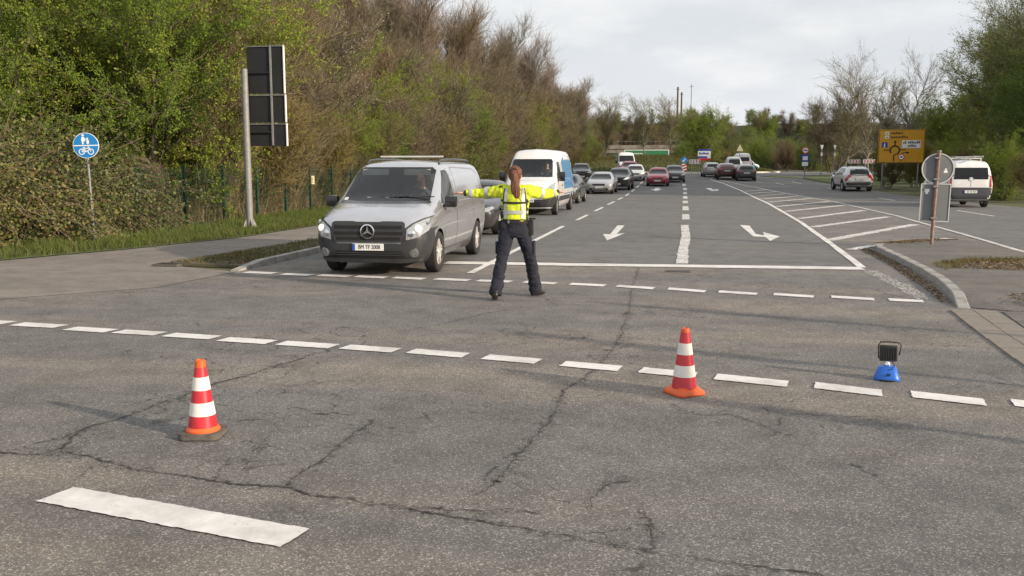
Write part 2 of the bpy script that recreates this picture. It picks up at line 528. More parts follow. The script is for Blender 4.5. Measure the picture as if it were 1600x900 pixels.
# gutter of paving slabs and the footway corner to the right
corner = sheet('corner_footway', [(3.86, 12.0), (3.58, 9.6), (3.3, 6.0), (3.6, 3.0), (14, 3), (13, 11.8), (7.4, 12.05)], 0.010, M_ISL)
slab = MB().box(-0.13, 0.13, 0.0, 0.49, -0.05, 0.016, 0.006).mesh('gutter_slab', M_SLAB)
for i in range(14):
    for j in range(2):
        y = 12.0 - 0.5 * (i + 1)
        x = 3.40 + 0.27 * j - 0.10 * (12 - y) + 0.006 * (12 - y) ** 2
        o = link('gutter_slab', slab, corner, (x, y, random.uniform(-.003, .003)))
        o.rotation_euler = (0, 0, R(-4.5 + random.uniform(-.4, .4)))

# ------------------------------------------------------------ painted markings (children of the road)
def strip(name, pts, w, mat, dz=0.008, parent=road, jag=0.0, seed=1):
    rnd = random.Random(seed)
    P = [Vector((p[0], p[1], 0)) for p in pts]
    if len(P) == 2 or jag or True:
        P = resample(P, max(0.25, (P[-1] - P[0]).length / 60)) + [P[-1]] if jag or len(P) > 2 else P
    bm = bmesh.new(); prev = None
    for i, p in enumerate(P):
        d = (P[min(i + 1, len(P) - 1)] - P[max(i - 1, 0)])
        if d.length < 1e-6: continue
        d.normalize()
        n = Vector((d.y, -d.x, 0))
        a = p + n * (w / 2 + rnd.uniform(-jag, jag)); b = p - n * (w / 2 + rnd.uniform(-jag, jag))
        a.z = zg(a.y) + dz; b.z = zg(b.y) + dz
        cur = (bm.verts.new(a), bm.verts.new(b))
        if prev: bm.faces.new((prev[0], cur[0], cur[1], prev[1]))
        prev = cur
    bmesh.ops.recalc_face_normals(bm, faces=bm.faces)
    me = bpy.data.meshes.new(name); bm.to_mesh(me); bm.free(); me.materials.append(mat)
    return link(name, me, parent)
def quad(name, pts, mat, dz=0.008):
    if max(p[1] for p in pts) < 20:      # paint edges follow the coarse stone, never ruler-straight
        rq = random.Random(int(pts[0][0] * 1000)); out = []
        for a, b in zip(pts, pts[1:] + pts[:1]):
            n = max(2, int(math.hypot(b[0] - a[0], b[1] - a[1]) / 0.03))
            for i in range(n):
                t = i / n; out.append((a[0] + (b[0] - a[0]) * t + rq.uniform(-.005, .005), a[1] + (b[1] - a[1]) * t + rq.uniform(-.005, .005)))
        pts = out
    return sheet(name, pts, dz, mat, road)
NEAR = [(-8.05, 9.10, -7.45, 9.05), (-7.35, 9.01, -6.72, 8.95), (-6.58, 8.86, -6.0, 8.80), (-5.95, 8.79, -5.38, 8.74), (-5.31, 8.71, -4.70, 8.64), (-4.62, 8.58, -4.02, 8.51), (-3.95, 8.5, -3.32, 8.42),
        (-3.25, 8.42, -2.65, 8.34), (-2.55, 8.34, -1.94, 8.23), (-1.79, 8.20, -1.23, 8.09), (-1.04, 8.04, -0.48, 7.92), (-0.34, 7.90, 0.17, 7.78), (0.29, 7.76, 0.90, 7.59), (1.07, 7.59, 1.59, 7.41), (1.77, 7.42, 2.29, 7.25), (2.45, 7.28, 3.0, 7.12)]
for a in NEAR:
    quad('crossing_dash', [(a[0] - .01, a[1] - .11), (a[2] - .05, a[3] - .11), (a[2] - .01, a[3] + .11), (a[0] + .03, a[1] + .11)], M_MARK)
FARD = [(-7.26, 14.30, -6.64, 14.22), (-6.52, 14.15, -5.93, 14.07), (-5.87, 14.12, -5.25, 14.02), (-5.22, 14.07, -4.62, 13.98), (-4.57, 14.02, -3.97, 13.92), (-3.87, 13.97, -3.23, 13.88), (-3.16, 13.88, -2.56, 13.82),
        (-2.42, 13.84, -1.84, 13.73), (-1.69, 13.73, -1.09, 13.62), (-0.98, 13.62, -0.36, 13.43), (-0.22, 13.45, 0.37, 13.22), (0.49, 13.25, 1.07, 13.08), (1.23, 13.11, 1.81, 12.95), (1.98, 12.99, 2.57, 12.83), (2.69, 12.84, 3.17, 12.76)]
for a in FARD:
    quad('crossing_dash', [(a[0] + .02, a[1] - .12), (a[2] - .05, a[3] - .12), (a[2] - .01, a[3] + .12), (a[0] + .05, a[1] + .12)], M_MARK)
quad('wide_dash', [(-3.32, 4.12), (-1.80, 3.80), (-1.75, 4.03), (-3.26, 4.35)], M_MARK)
strip('stop_line', [(-4.3, 16.42), (-2, 16.5), (0, 16.62), (3.1, 16.78)], 0.46, M_MARK, 0.010, jag=0.012)
strip('lane_line', [(-3.46, 14.8), (-3.53, 27.4)], 0.13, M_MARK, 0.012, jag=0.006)
for y0, y1 in [(30.8, 34.2), (37.3, 41), (43.9, 48.1), (51, 54.8), (58, 61.8), (65, 69), (72, 76), (79, 83)]:
    strip('lane_dash', [(-3.5 - 0.002 * (y0 - 30), y0), (-3.5 - 0.002 * (y0 - 30), y1)], 0.13, M_MARK)
strip('lane_line', [(0.0, 17.0), (0.02, 20), (0.09, 24), (0.05, 28.6)], 0.22, M_MARK_W, 0.012, jag=0.02)
for i, (y0, y1) in enumerate([(31.8, 35.4), (38.7, 42.8), (46.4, 49.8), (53.4, 57.6), (61, 64.5), (68, 71.5), (75, 78.4), (82, 85), (88, 91)]):
    x = 0.1 if y0 < 70 else 0.1 - (y0 - 70) * 0.016
    strip('lane_dash', [(x, y0), (x, y1)], 0.26, M_MARK_W, jag=0.012)
RL = [(3.12, 16.9), (3.36, 21.9), (3.74, 31.04), (4.1, 46.95), (4.15, 60), (4.0, 68), (3.3, 79.5), (2.4, 88)]
RR = [(6.75, 12.6), (6.85, 16), (7.0, 20.6), (7.31, 26.4), (7.45, 30.7), (7.68, 35.9), (7.65, 50.3), (7.0, 60), (6.0, 68.8), (4.35, 79.6), (3.2, 86)]
strip('edge_line', RL, 0.14, M_MARK, 0.012, jag=0.010)
strip('edge_line', RR, 0.13, M_MARK_W, 0.012, jag=0.006)
HATCH = [((3.44, 23.2), (7.08, 30.29)), ((3.79, 28.42), (7.24, 34.9)), ((3.93, 33.03), (7.32, 39.91)), ((4.07, 38.46), (7.37, 45.21)), ((4.14, 43.14), (7.49, 50.25)), ((4.28, 48.69), (7.31, 55.27)), ((4.4, 53.66), (7.2, 59.64)), ((4.35, 58.64), (6.81, 63.19)), ((4.32, 62.85), (6.44, 66.18)), ((4.26, 66.43), (6.02, 69.31))]
for i, (a, b) in enumerate(HATCH):
    strip('hatch_stripe', [a, b], 0.30, M_MARK_W, jag=0.03, seed=i)
strip('hatch_stripe', [(3.55, 20.6), (4.1, 21.6), (4.8, 22.55), (5.6, 23.4), (6.5, 24.4)], 0.22, M_MARK_W, 0.012, jag=0.03)
strip('worn_line', [(3.14, 16.4), (3.2, 15.2), (3.22, 14), (3.2, 12.95)], 0.24, M_MARK_F, 0.010, jag=0.03)
quad('arrow', [(-1.96, 28.1), (-1.74, 28.1), (-1.72, 24.5), (-1.52, 24.75), (-1.79, 22.2), (-2.08, 24.4), (-1.88, 24.3)], M_MARK)
quad('arrow', [(1.72, 29.0), (1.99, 28.71), (1.91, 25.11), (2.08, 24.55), (2.16, 25.92), (2.44, 24.28), (2.07, 22.76), (2.07, 24.07), (1.78, 24.2)], M_MARK)
quad('arrow', [(1.62, 71.3), (2.05, 71.3), (2.1, 68.9), (2.5, 69.8), (2.45, 67.2), (1.95, 66.6)], M_MARK)
quad('arrow', [(-2.15, 71.5), (-1.75, 71.5), (-1.8, 69), (-1.5, 69), (-1.95, 66.2), (-2.4, 68.8), (-2.1, 69)], M_MARK)
for x, y0, y1 in [(11.1, 36, 40.6), (11.1, 52, 56.2), (10.9, 67.8, 72), (9.6, 80, 83.5), (8.0, 78, 81), (6.6, 82, 84)]:
    strip('lane_dash', [(x, y0), (x - (0.02 if y0 < 60 else 0.35), y1)], 0.13, M_MARK_W)
strip('give_way_line', [(-3.4, 95.5), (0, 96.5), (3, 96.5), (8, 95.5)], 0.3, M_MARK_W)

# cracks and crumbled edges of the old surface
CRACKS = [[(-4.12, 4.84), (-3.85, 4.83), (-3.79, 4.96), (-3.94, 5.38), (-3.84, 5.67), (-3.8, 6.09), (-3.77, 6.5), (-3.7, 6.81), (-3.58, 7.2), (-3.47, 7.62), (-3.41, 8.06), (-3.29, 8.25)],
 [(-3.77, 4.92), (-3.39, 4.79), (-3.02, 4.67), (-2.7, 4.6), (-2.44, 4.56), (-2.14, 4.57)], [(-2.14, 4.57), (-2.11, 4.76), (-2.11, 5.03), (-2.1, 5.32), (-2.08, 6.0)],
 [(-2.14, 4.57), (-1.89, 4.49), (-1.65, 4.43), (-1.35, 4.39), (-1.09, 4.4), (-0.83, 4.45), (-0.66, 4.42)], [(-1.06, 4.64), (-1.01, 4.86), (-0.94, 5.27), (-0.93, 5.67), (-0.87, 6.3), (-0.88, 7.08), (-0.72, 7.81), (-0.63, 8.83), (-0.62, 10.13), (-0.63, 11.58)],
 [(-0.05, 6.78), (0.07, 6.57), (0.23, 6.51), (0.36, 6.57), (0.56, 6.32), (0.74, 6.05)], [(-0.43, 4.56), (-0.42, 4.82), (-0.39, 4.94), (-0.24, 5.03)], [(-1.35, 4.39), (-0.92, 4.26), (-0.46, 4.16), (-0.01, 4.05), (0.4, 3.98), (0.67, 3.94)],
 [(-2.98, 9.3), (-2.6, 9.99), (-2.31, 10.73), (-1.94, 11.34)], [(1.02, 5.57), (1.09, 5.43), (1.15, 5.34)], [(-0.16, 4.4), (-0.11, 4.31), (-0.12, 4.21)],
 [(-0.98, 4.8), (-1.07, 4.95), (-1.03, 5.14)], [(-12, 9.2), (-9, 7.2), (-6, 5.6), (-4.12, 4.84)], [(0.67, 3.94), (1.3, 3.9), (2.2, 3.7)], [(-0.63, 11.58), (-0.7, 13), (-0.75, 16.3)]]
CW = [1.0, .85, .6, .7, .55, .45, .7, .55, .45, .4, .6, .5, .7, .5, .45]
def ribbon(pts, w, jig, seed, step):
    rnd = random.Random(seed)
    P = resample([Vector((x, y, 0)) for x, y in pts], step)
    V, Fc = [], []
    drift = 0.0
    for i, p in enumerate(P):
        d = (P[min(i + 1, len(P) - 1)] - P[max(i - 1, 0)]).normalized()
        n = Vector((d.y, -d.x, 0))
        drift = drift * 0.7 + rnd.uniform(-jig, jig)
        ww = w * rnd.uniform(0.25, 1.0) * (0.55 + 0.9 * abs(math.sin(i * 0.11 + seed) * math.sin(i * 0.043 + 2 * seed)))
        V += [tuple(p + n * (drift + ww / 2)), tuple(p + n * (drift - ww / 2))]
        if i: Fc.append((2 * i - 2, 2 * i, 2 * i + 1, 2 * i - 1))
    return V, Fc
rb_ = random.Random(12)
for c, k in list(zip(CRACKS, CW)):          # short side cracks leaving the main ones
    for p in resample([Vector((x, y, 0)) for x, y in c], 0.42)[1:]:
        if p.y > 9 or rb_.random() < .35: continue
        a = rb_.uniform(0, 6.28); L = rb_.uniform(.12, .42); q = [p]
        for _ in range(4):
            a += rb_.uniform(-.6, .6); q.append(q[-1] + Vector((math.cos(a), math.sin(a) * 1.3, 0)) * L / 4)
        CRACKS.append([(v.x, v.y) for v in q]); CW.append(k * .38)
for i, (c, k) in enumerate(zip(CRACKS, CW)):
    for nm, w, jig, dz, mt, st in (('crumbled_edge', 0.24 * k, 0.015, 0.004, M_CRUMB, 0.05), ('crack', 0.022 * k, 0.014, 0.006, M_CRACK, 0.028)):
        V, Fc = ribbon(c, w, jig, i * 7 + len(nm), st)
        if not Fc: continue
        me = mesh_np(nm, [(x, y, dz + 0.0) for x, y, z in V], Fc, [mt])
        link(nm, me, road)

# roundabout mound, kerb ring, lawns
def mound(name, c, r, h, mat, rings=10, seg=48, z0=None, sq=1.0):
    V, Fc = [], []
    rnd = random.Random(3)
    for i in range(rings + 1):
        t = i / rings
        z = h * (1 - t * t) ** 1.3
        for j in range(seg):
            a = 2 * math.pi * j / seg
            V.append((c[0] + r * t * math.cos(a), c[1] + r * t * math.sin(a) * sq, z0 + z + (rnd.uniform(-.06, .06) * h * .3 if 0 < i < rings else 0)))
    for i in range(rings):
        for j in range(seg):
            k = (j + 1) % seg
            Fc.append((i * seg + j, (i + 1) * seg + j, (i + 1) * seg + k, i * seg + k))
    o = link(name, mesh_np(name, V, Fc, [mat], smooth=True)); o['kind'] = 'structure'
    return o
mound('roundabout_mound', RC, 16.0, 2.0, M_TURF, z0=1.16)
M_KERB_SUN = pmat('sunlit_kerb', (0.62, 0.60, 0.54), 0.8, var=0.1)  # sunlight on the far kerbs put into a paler concrete colour
def ring_kerb(name, c, r0, r1, z0, z1, a0=0, a1=360, n=48):
    m = MB(); pr = []
    for i in range(n):
        t0, t1 = R(a0 + (a1 - a0) * i / n), R(a0 + (a1 - a0) * (i + 1) / n)
        for t in (t0,):
            pass
        q = [(c[0] + r * math.cos(t), c[1] + r * math.sin(t)) for r, t in ((r0, t0), (r1, t0), (r1, t1), (r0, t1))]
        m.prism(q, XY, z0, z1)
    return m.build(name, M_KERB_SUN)
tag(ring_kerb('roundabout_kerb', RC, 16.0, 16.35, 1.0, 1.30), kind='structure')
sheet('lawn', [(11.6, 85), (11.2, 92), (14, 98.5), (32, 103.5), (32, 92), (17, 80), (13.2, 74)], 0.03, M_TURF)
sheet('splitter_island', [(7.4, 95), (8.4, 98), (10.4, 97.5), (11.0, 91)], 0.04, M_TURF)
for nm, pts in (('kerb_line', [(12, 99.6), (22, 102.8), (45, 107)]), ('kerb_line', [(9, 104), (20, 111), (60, 121)])):
    o = strip(nm, pts, 0.35, M_KERB_SUN, 0.10, None); o['kind'] = 'structure'
# ============================================================ vegetation
M_BARK = pmat('bark', (0.115, 0.090, 0.066), 0.95, var=0.35, scale=9, bmp=(25, 0.8, 0.02))
M_BARK_P = pmat('pale_bark', (0.20, 0.18, 0.14), 0.95, var=0.3, scale=9, bmp=(25, 0.8, 0.02))
M_TWIG = leaf_mat('twig_brown', (0.115, 0.095, 0.064), (0.168, 0.140, 0.098), (0.24, 0.20, 0.145), 0.0)
M_TWIG_O = leaf_mat('twig_olive', (0.115, 0.100, 0.050), (0.165, 0.145, 0.072), (0.235, 0.20, 0.105), 0.0)
M_TWIG_R = leaf_mat('twig_reddish', (0.130, 0.100, 0.076), (0.190, 0.148, 0.115), (0.27, 0.215, 0.170), 0.0)
M_TWIG_P = leaf_mat('twig_pale', (0.165, 0.130, 0.105), (0.235, 0.190, 0.158), (0.32, 0.265, 0.225), 0.0)
M_LEAF_H = leaf_mat('leaf_hawthorn', (0.20, 0.265, 0.036), (0.27, 0.340, 0.052), (0.34, 0.40, 0.085), 0.42)
M_LEAF_Y = leaf_mat('leaf_olive', (0.150, 0.185, 0.032), (0.205, 0.240, 0.046), (0.27, 0.29, 0.075))
M_LEAF_G = leaf_mat('leaf_fresh', (0.115, 0.195, 0.034), (0.160, 0.250, 0.050), (0.21, 0.30, 0.075), 0.45)
M_LEAF_D = leaf_mat('leaf_dark', (0.150, 0.205, 0.062), (0.205, 0.265, 0.085), (0.27, 0.32, 0.12), 0.5)
M_LEAF_W = leaf_mat('leaf_willow', (0.19, 0.235, 0.09), (0.28, 0.325, 0.14), (0.42, 0.44, 0.25), 0.5)
M_LEAF_B = leaf_mat('leaf_bramble', (0.060, 0.095, 0.034), (0.115, 0.145, 0.050), (0.185, 0.115, 0.062), 0.25)
M_LEAF_B2 = leaf_mat('leaf_bramble_pale', (0.11, 0.14, 0.045), (0.19, 0.20, 0.085), (0.26, 0.24, 0.12), 0.2)
M_BLOSSOM = leaf_mat('blossom', (0.60, 0.55, 0.48), (0.68, 0.64, 0.58), (0.75, 0.72, 0.68), 0.3)
M_STRAW = leaf_mat('straw', (0.19, 0.145, 0.082), (0.29, 0.225, 0.135), (0.40, 0.32, 0.20), 0.2)
M_GRASS = leaf_mat('grass_blade', (0.075, 0.110, 0.028), (0.105, 0.148, 0.040), (0.17, 0.185, 0.072), 0.3)
M_GRASS_D = leaf_mat('grass_dry', (0.075, 0.10, 0.025), (0.125, 0.125, 0.045), (0.20, 0.155, 0.085), 0.2)
M_LITT = leaf_mat('fallen_leaf', (0.10, 0.065, 0.035), (0.19, 0.125, 0.070), (0.32, 0.235, 0.155), 0.1)

def unit(v): return v / np.maximum(np.linalg.norm(v, axis=-1, keepdims=True), 1e-9)
def rdir(rng, n): return unit(rng.normal(size=(n, 3)))
def tubes(P0, P1, r0, r1, k):
    d = unit(P1 - P0)
    up = np.where(np.abs(d[:, 2:3]) > 0.9, np.array([[1., 0, 0]]), np.array([[0, 0, 1.]]))
    a = unit(np.cross(d, up)); b = np.cross(d, a)
    t = np.arange(k) * 2 * np.pi / k
    off = a[:, None] * np.cos(t)[None, :, None] + b[:, None] * np.sin(t)[None, :, None]
    V = np.concatenate([P0[:, None] + off * r0[:, None, None], P1[:, None] + off * r1[:, None, None]], 1).reshape(-1, 3)
    base = (np.arange(len(P0)) * 2 * k)[:, None]
    j = np.arange(k); jn = (j + 1) % k
    F = np.stack([base + j, base + jn, base + k + jn, base + k + j], -1).reshape(-1, 4)
    return V, F
def children(rng, P0, P1, rad, n, t0, t1, ang, length, up, segs=2, wob=0.25, wt=None):
    """n child branches from random spots on the parent segments, bent in segs pieces"""
    w = np.linalg.norm(P1 - P0, axis=1) if wt is None else wt
    idx = rng.choice(len(P0), n, p=w / w.sum())
    t = rng.uniform(t0, t1, n)[:, None]
    s = P0[idx] * (1 - t) + P1[idx] * t
    pd = unit(P1[idx] - P0[idx])
    q = rdir(rng, n); perp = unit(q - pd * (q * pd).sum(1, keepdims=True))
    A = np.radians(rng.uniform(ang[0], ang[1], n))[:, None]
    d = unit(pd * np.cos(A) + perp * np.sin(A) + np.array([0, 0, up]))
    L = length(s, rng) if callable(length) else rng.uniform(length[0], length[1], n)
    rr = rad[idx] * 0.6
    o0, o1, ra, rb = [], [], [], []
    cur = s
    for i in range(segs):
        nx = cur + d * (L / segs)[:, None]
        o0.append(cur); o1.append(nx)
        ra.append(rr * (1 - i / segs * 0.75)); rb.append(rr * (1 - (i + 1) / segs * 0.75))
        cur = nx
        d = unit(d + rdir(rng, n) * wob + np.array([0, 0, up * 0.5]))
    return np.concatenate(o0), np.concatenate(o1), np.concatenate(ra), np.concatenate(rb)
def blades(rng, P0, P1, w):
    """thin flat twigs"""
    d = unit(P1 - P0); q = rdir(rng, len(P0)); s = unit(np.cross(d, q)) * (w / 2)
    V = np.stack([P0 - s, P0 + s, P1 + s * 0.35, P1 - s * 0.35], 1).reshape(-1, 3)
    F = np.arange(len(V)).reshape(-1, 4)
    return V, F
def leaves(rng, C, size, droop=0.0, asp=0.6):
    n = len(C)
    a = rdir(rng, n); a[:, 2] -= droop; a = unit(a)
    b = unit(np.cross(a, rdir(rng, n)))
    s = (size * rng.uniform(0.6, 1.35, n))[:, None]
    V = np.stack([C - a * s * .5, C + b * s * .5 * asp + a * s * .08, C + a * s * .5, C - b * s * .5 * asp + a * s * .08], 1).reshape(-1, 3)
    return V, np.arange(len(V)).reshape(-1, 4)
def join(parts):
    Vs, Fs, Ms, o = [], [], [], 0
    for V, F, m in parts:
        Vs.append(V); Fs.append(F + o); Ms.append(np.full(len(F), m)); o += len(V)
    return np.concatenate(Vs), np.concatenate(Fs), np.concatenate(Ms)
def proto_tree(name, seed, H, stems=1, lean=0.1, r0=0.16, clear=0.25, spread=3.0, n1=26, n2=260, n3=7000, nl=20000,
               ang1=(35, 70), up=0.15, l2=(0.6, 1.5), l3=(0.25, 0.7), tw=0.012, leaf=0.07, droop=0.1, shape=lambda h: 1 - 0.65 * h,
               bark=None, twig=None, leafm=None, base=0.0, asp=0.6, jit=0.12, leafm2=None, frac2=0.0):
    rng = np.random.default_rng(seed)
    P0, P1, ra, rb, hs = [], [], [], [], []
    for s in range(stems):
        a = rng.uniform(0, 6.283)
        p = np.array([math.cos(a), math.sin(a), 0]) * (base * rng.uniform(0.2, 1) if stems > 1 else 0)
        d = unit(np.array([math.cos(a) * lean, math.sin(a) * lean, 1.0]) + rng.normal(size=3) * 0.05)
        h = H * (rng.uniform(0.7, 1.0) if stems > 1 else 0.93)
        rr = r0 * (rng.uniform(0.6, 1.0) if stems > 1 else 1); n = 9
        for i in range(n):
            q = p + d * h / n
            P0.append(p); P1.append(q); ra.append(rr * (1 - i / n * 0.9)); rb.append(rr * (1 - (i + 1) / n * 0.9))
            p = q; d = unit(d + rng.normal(size=3) * 0.09 + np.array([0, 0, 0.06]))
    P0, P1, ra, rb = map(np.array, (P0, P1, ra, rb))
    trunk = [tubes(P0, P1, ra, rb, 8) + (0,)]
    ok = P1[:, 2] > clear * H
    f1 = lambda s, r: spread * shape(np.clip((s[:, 2] / H - clear) / (1 - clear), 0, 1)) * r.uniform(0.7, 1.1, len(s))
    A = children(rng, P0[ok], P1[ok], ra[ok], n1, 0, 1, ang1, f1, up, 4, 0.2)
    trunk.append(tubes(A[0], A[1], A[2], A[3], 5) + (0,))
    B = children(rng, A[0], A[1], A[2], n2, 0, 1, (25, 65), l2, up, 2, 0.3)
    trunk.append(tubes(B[0], B[1], np.maximum(B[2], tw * .7), np.maximum(B[3], tw * .5), 4) + (0,))
    T0 = np.concatenate([A[0], B[0]]); T1 = np.concatenate([A[1], B[1]]); TR = np.concatenate([A[2], B[2]])
    Ct = children(rng, T0, T1, TR, n3, 0, 1, (15, 60), l3, up, 2, 0.35)
    crown = [blades(rng, Ct[0], Ct[1], tw) + (0,)]
    if nl:
        i = rng.integers(0, len(Ct[0]), nl); t = rng.uniform(0, 1, nl)[:, None]
        C = Ct[0][i] * (1 - t) + Ct[1][i] * t + rng.normal(size=(nl, 3)) * jit * leaf * 6
        n2_ = int(nl * frac2)
        if nl > n2_: crown.append(leaves(rng, C[n2_:], leaf, droop, asp) + (1,))
        if n2_: crown.append(leaves(rng, C[:n2_], leaf, droop, asp) + (2,))
    V, F, m = join(trunk)
    t_me = mesh_np(name + '_trunk', V, F, [bark or M_BARK], smooth=True)
    V, F, m = join(crown)
    mats = [twig or M_TWIG, leafm or M_LEAF_G] + ([leafm2] if leafm2 else [])
    c_me = mesh_np(name + '_crown', V, F, mats, m)
    return t_me, c_me
def plant(name, proto, loc, s=1.0, rz=0.0, label=None, cat='tree', group=None, sz=None):
    o = empty(name, (loc[0], loc[1], loc[2] if len(loc) > 2 else zg(loc[1])), rz)
    o.scale = (s, s, sz or s)
    link('trunk', proto[0], o); link('crown', proto[1], o)
    tag(o, label, cat, group)
    return o
round_s = lambda h: np.sqrt(np.clip(1 - (h * 1.7 - 0.75) ** 2 / 1.05, 0.12, 1))
PR = {}
PR['hawthorn'] = proto_tree('hawthorn', 1, 8.5, 3, 0.22, 0.13, 0.12, 3.6, 60, 620, 6000, 85000, (40, 85), 0.05, (0.7, 1.7), (0.25, 0.7), 0.010, 0.072, 0.25, round_s, leafm=M_LEAF_H, twig=M_TWIG_O, base=0.5, leafm2=M_LEAF_G, frac2=0.3)
PR['hawthorn2'] = proto_tree('hawthorn2', 2, 7.0, 4, 0.3, 0.10, 0.06, 3.0, 60, 560, 5500, 70000, (40, 85), 0.0, (0.7, 1.6), (0.25, 0.7), 0.010, 0.068, 0.3, round_s, leafm=M_LEAF_H, twig=M_TWIG_O, base=0.6, leafm2=M_LEAF_G, frac2=0.35)
PR['scrub'] = proto_tree('scrub', 3, 5.5, 9, 0.42, 0.06, 0.10, 1.8, 90, 800, 13000, 13000, (20, 60), 0.15, (0.5, 1.4), (0.3, 0.9), 0.014, 0.055, 0.1, leafm=M_LEAF_Y, twig=M_TWIG_O, base=1.0)
PR['brown'] = proto_tree('brown', 4, 8.0, 7, 0.32, 0.08, 0.12, 2.3, 90, 900, 17000, 5000, (18, 55), 0.2, (0.6, 1.6), (0.35, 1.0), 0.014, 0.05, 0.1, leafm=M_LEAF_Y, twig=M_TWIG, base=0.8)
PR['brown2'] = proto_tree('brown2', 5, 9.0, 6, 0.28, 0.09, 0.12, 2.5, 90, 900, 17000, 9000, (18, 60), 0.12, (0.6, 1.7), (0.35, 1.0), 0.014, 0.055, 0.15, leafm=M_LEAF_Y, twig=M_TWIG_R, base=0.8)
PR['tall'] = proto_tree('tall', 6, 15.5, 3, 0.10, 0.13, 0.20, 3.0, 120, 900, 15000, 0, (18, 42), 0.35, (0.9, 2.2), (0.5, 1.4), 0.017, twig=M_TWIG_P, shape=lambda h: 1 - 0.45 * h, base=0.8)
PR['tall2'] = proto_tree('tall2', 7, 14.5, 4, 0.14, 0.12, 0.15, 3.2, 120, 900, 15000, 4000, (20, 46), 0.32, (0.9, 2.2), (0.5, 1.4), 0.017, 0.06, twig=M_TWIG, leafm=M_LEAF_Y, base=0.8, shape=lambda h: 1 - 0.45 * h)
PR['street'] = proto_tree('street', 8, 8.5, 1, 0.02, 0.12, 0.30, 3.4, 40, 340, 3600, 900, (35, 62), 0.2, (0.6, 1.5), (0.3, 0.9), 0.017, 0.09, shape=round_s, twig=M_TWIG_O, leafm=M_LEAF_Y, bark=M_BARK_P)
PR['green'] = proto_tree('green', 9, 11.0, 2, 0.1, 0.17, 0.12, 3.9, 70, 700, 8000, 24000, (35, 75), 0.12, (0.7, 1.8), (0.3, 0.8), 0.014, 0.11, 0.2, round_s, leafm=M_LEAF_D, twig=M_TWIG_O, base=0.4, leafm2=M_LEAF_G, frac2=0.35)
PR['fresh'] = proto_tree('fresh', 12, 8.0, 3, 0.2, 0.12, 0.10, 3.0, 60, 520, 6000, 30000, (35, 75), 0.12, (0.7, 1.6), (0.3, 0.8), 0.014, 0.11, 0.15, round_s, leafm=M_LEAF_G, twig=M_TWIG_O, base=0.6)
PR['willow'] = proto_tree('willow', 10, 13.0, 2, 0.12, 0.2, 0.15, 4.4, 80, 800, 9000, 26000, (30, 70), 0.1, (0.9, 2.2), (0.4, 1.1), 0.014, 0.11, 0.35, round_s, leafm=M_LEAF_W, twig=M_TWIG_O, base=0.5, asp=0.35, leafm2=M_LEAF_Y, frac2=0.5)
PR['bare'] = proto_tree('bare', 11, 12.0, 1, 0.06, 0.17, 0.2, 4.8, 40, 360, 3800, 0, (30, 62), 0.2, (0.9, 2.2), (0.4, 1.2), 0.015, shape=round_s, twig=M_TWIG_P, bark=M_BARK_P)
def bramble(seed, nx, leafm, leafm2):
    rng = np.random.default_rng(seed)
    # arching canes rooted around the middle, clothed in leaves
    P0, P1 = [], []
    n = 170
    a = rng.uniform(0, 6.283, n); r = rng.uniform(0, 1.2, n)
    p = np.stack([np.cos(a) * r, np.sin(a) * r, np.zeros(n)], 1)
    d = unit(np.stack([np.cos(a) * 0.45, np.sin(a) * 0.45, np.ones(n)], 1) + rng.normal(size=(n, 3)) * 0.3)
    for i in range(9):
        q = p + d * rng.uniform(0.28, 0.46, n)[:, None]
        P0.append(p); P1.append(q); p = q
        d = unit(d + np.array([0, 0, -0.20]) + rng.normal(size=(n, 3)) * 0.16)
    P0, P1 = np.concatenate(P0), np.concatenate(P1)
    P0[:, 2] = np.maximum(P0[:, 2], 0.02); P1[:, 2] = np.maximum(P1[:, 2], 0.02)
    V, F, m = join([tubes(P0, P1, np.full(len(P0), .009), np.full(len(P0), .007), 3) + (0,)])
    t_me = mesh_np('bramble_canes', V, F, [M_TWIG_R])
    i = rng.integers(0, len(P0), nx); t = rng.uniform(0, 1, nx)[:, None]
    C = P0[i] * (1 - t) + P1[i] * t + rng.normal(size=(nx, 3)) * 0.10
    C[:, 2] = np.maximum(C[:, 2], 0.03)
    h = nx // 2
    V, F, m = join([leaves(rng, C[:h], 0.085, 0.0, 0.8) + (0,), leaves(rng, C[h:], 0.075, 0.0, 0.8) + (1,)])
    return t_me, mesh_np('bramble_leaves', V, F, [leafm, leafm2], m)
PR['bramble'] = bramble(21, 16000, M_LEAF_B, M_LEAF_B2)
PR['bramble2'] = bramble(22, 16000, M_LEAF_B2, M_LEAF_B)

rnd = random.Random(77)
ORD = 'first second third fourth fifth sixth seventh eighth ninth tenth eleventh twelfth thirteenth fourteenth fifteenth sixteenth seventeenth eighteenth nineteenth twentieth'.split()
ORD += ['twenty-' + w for w in ORD[:9]] + ['thirtieth'] + ['thirty-' + w for w in ORD[:9]] + ['fortieth']
def relabel(group, fmt):
    """number the plants of a row from the near end"""
    os_ = sorted((o for o in COL.objects if o.get('group') == group), key=lambda o: o.location.y)
    for i, o in enumerate(os_): o['label'] = fmt % ORD[min(i, len(ORD) - 1)]
def rz(): return rnd.uniform(0, 6.28)
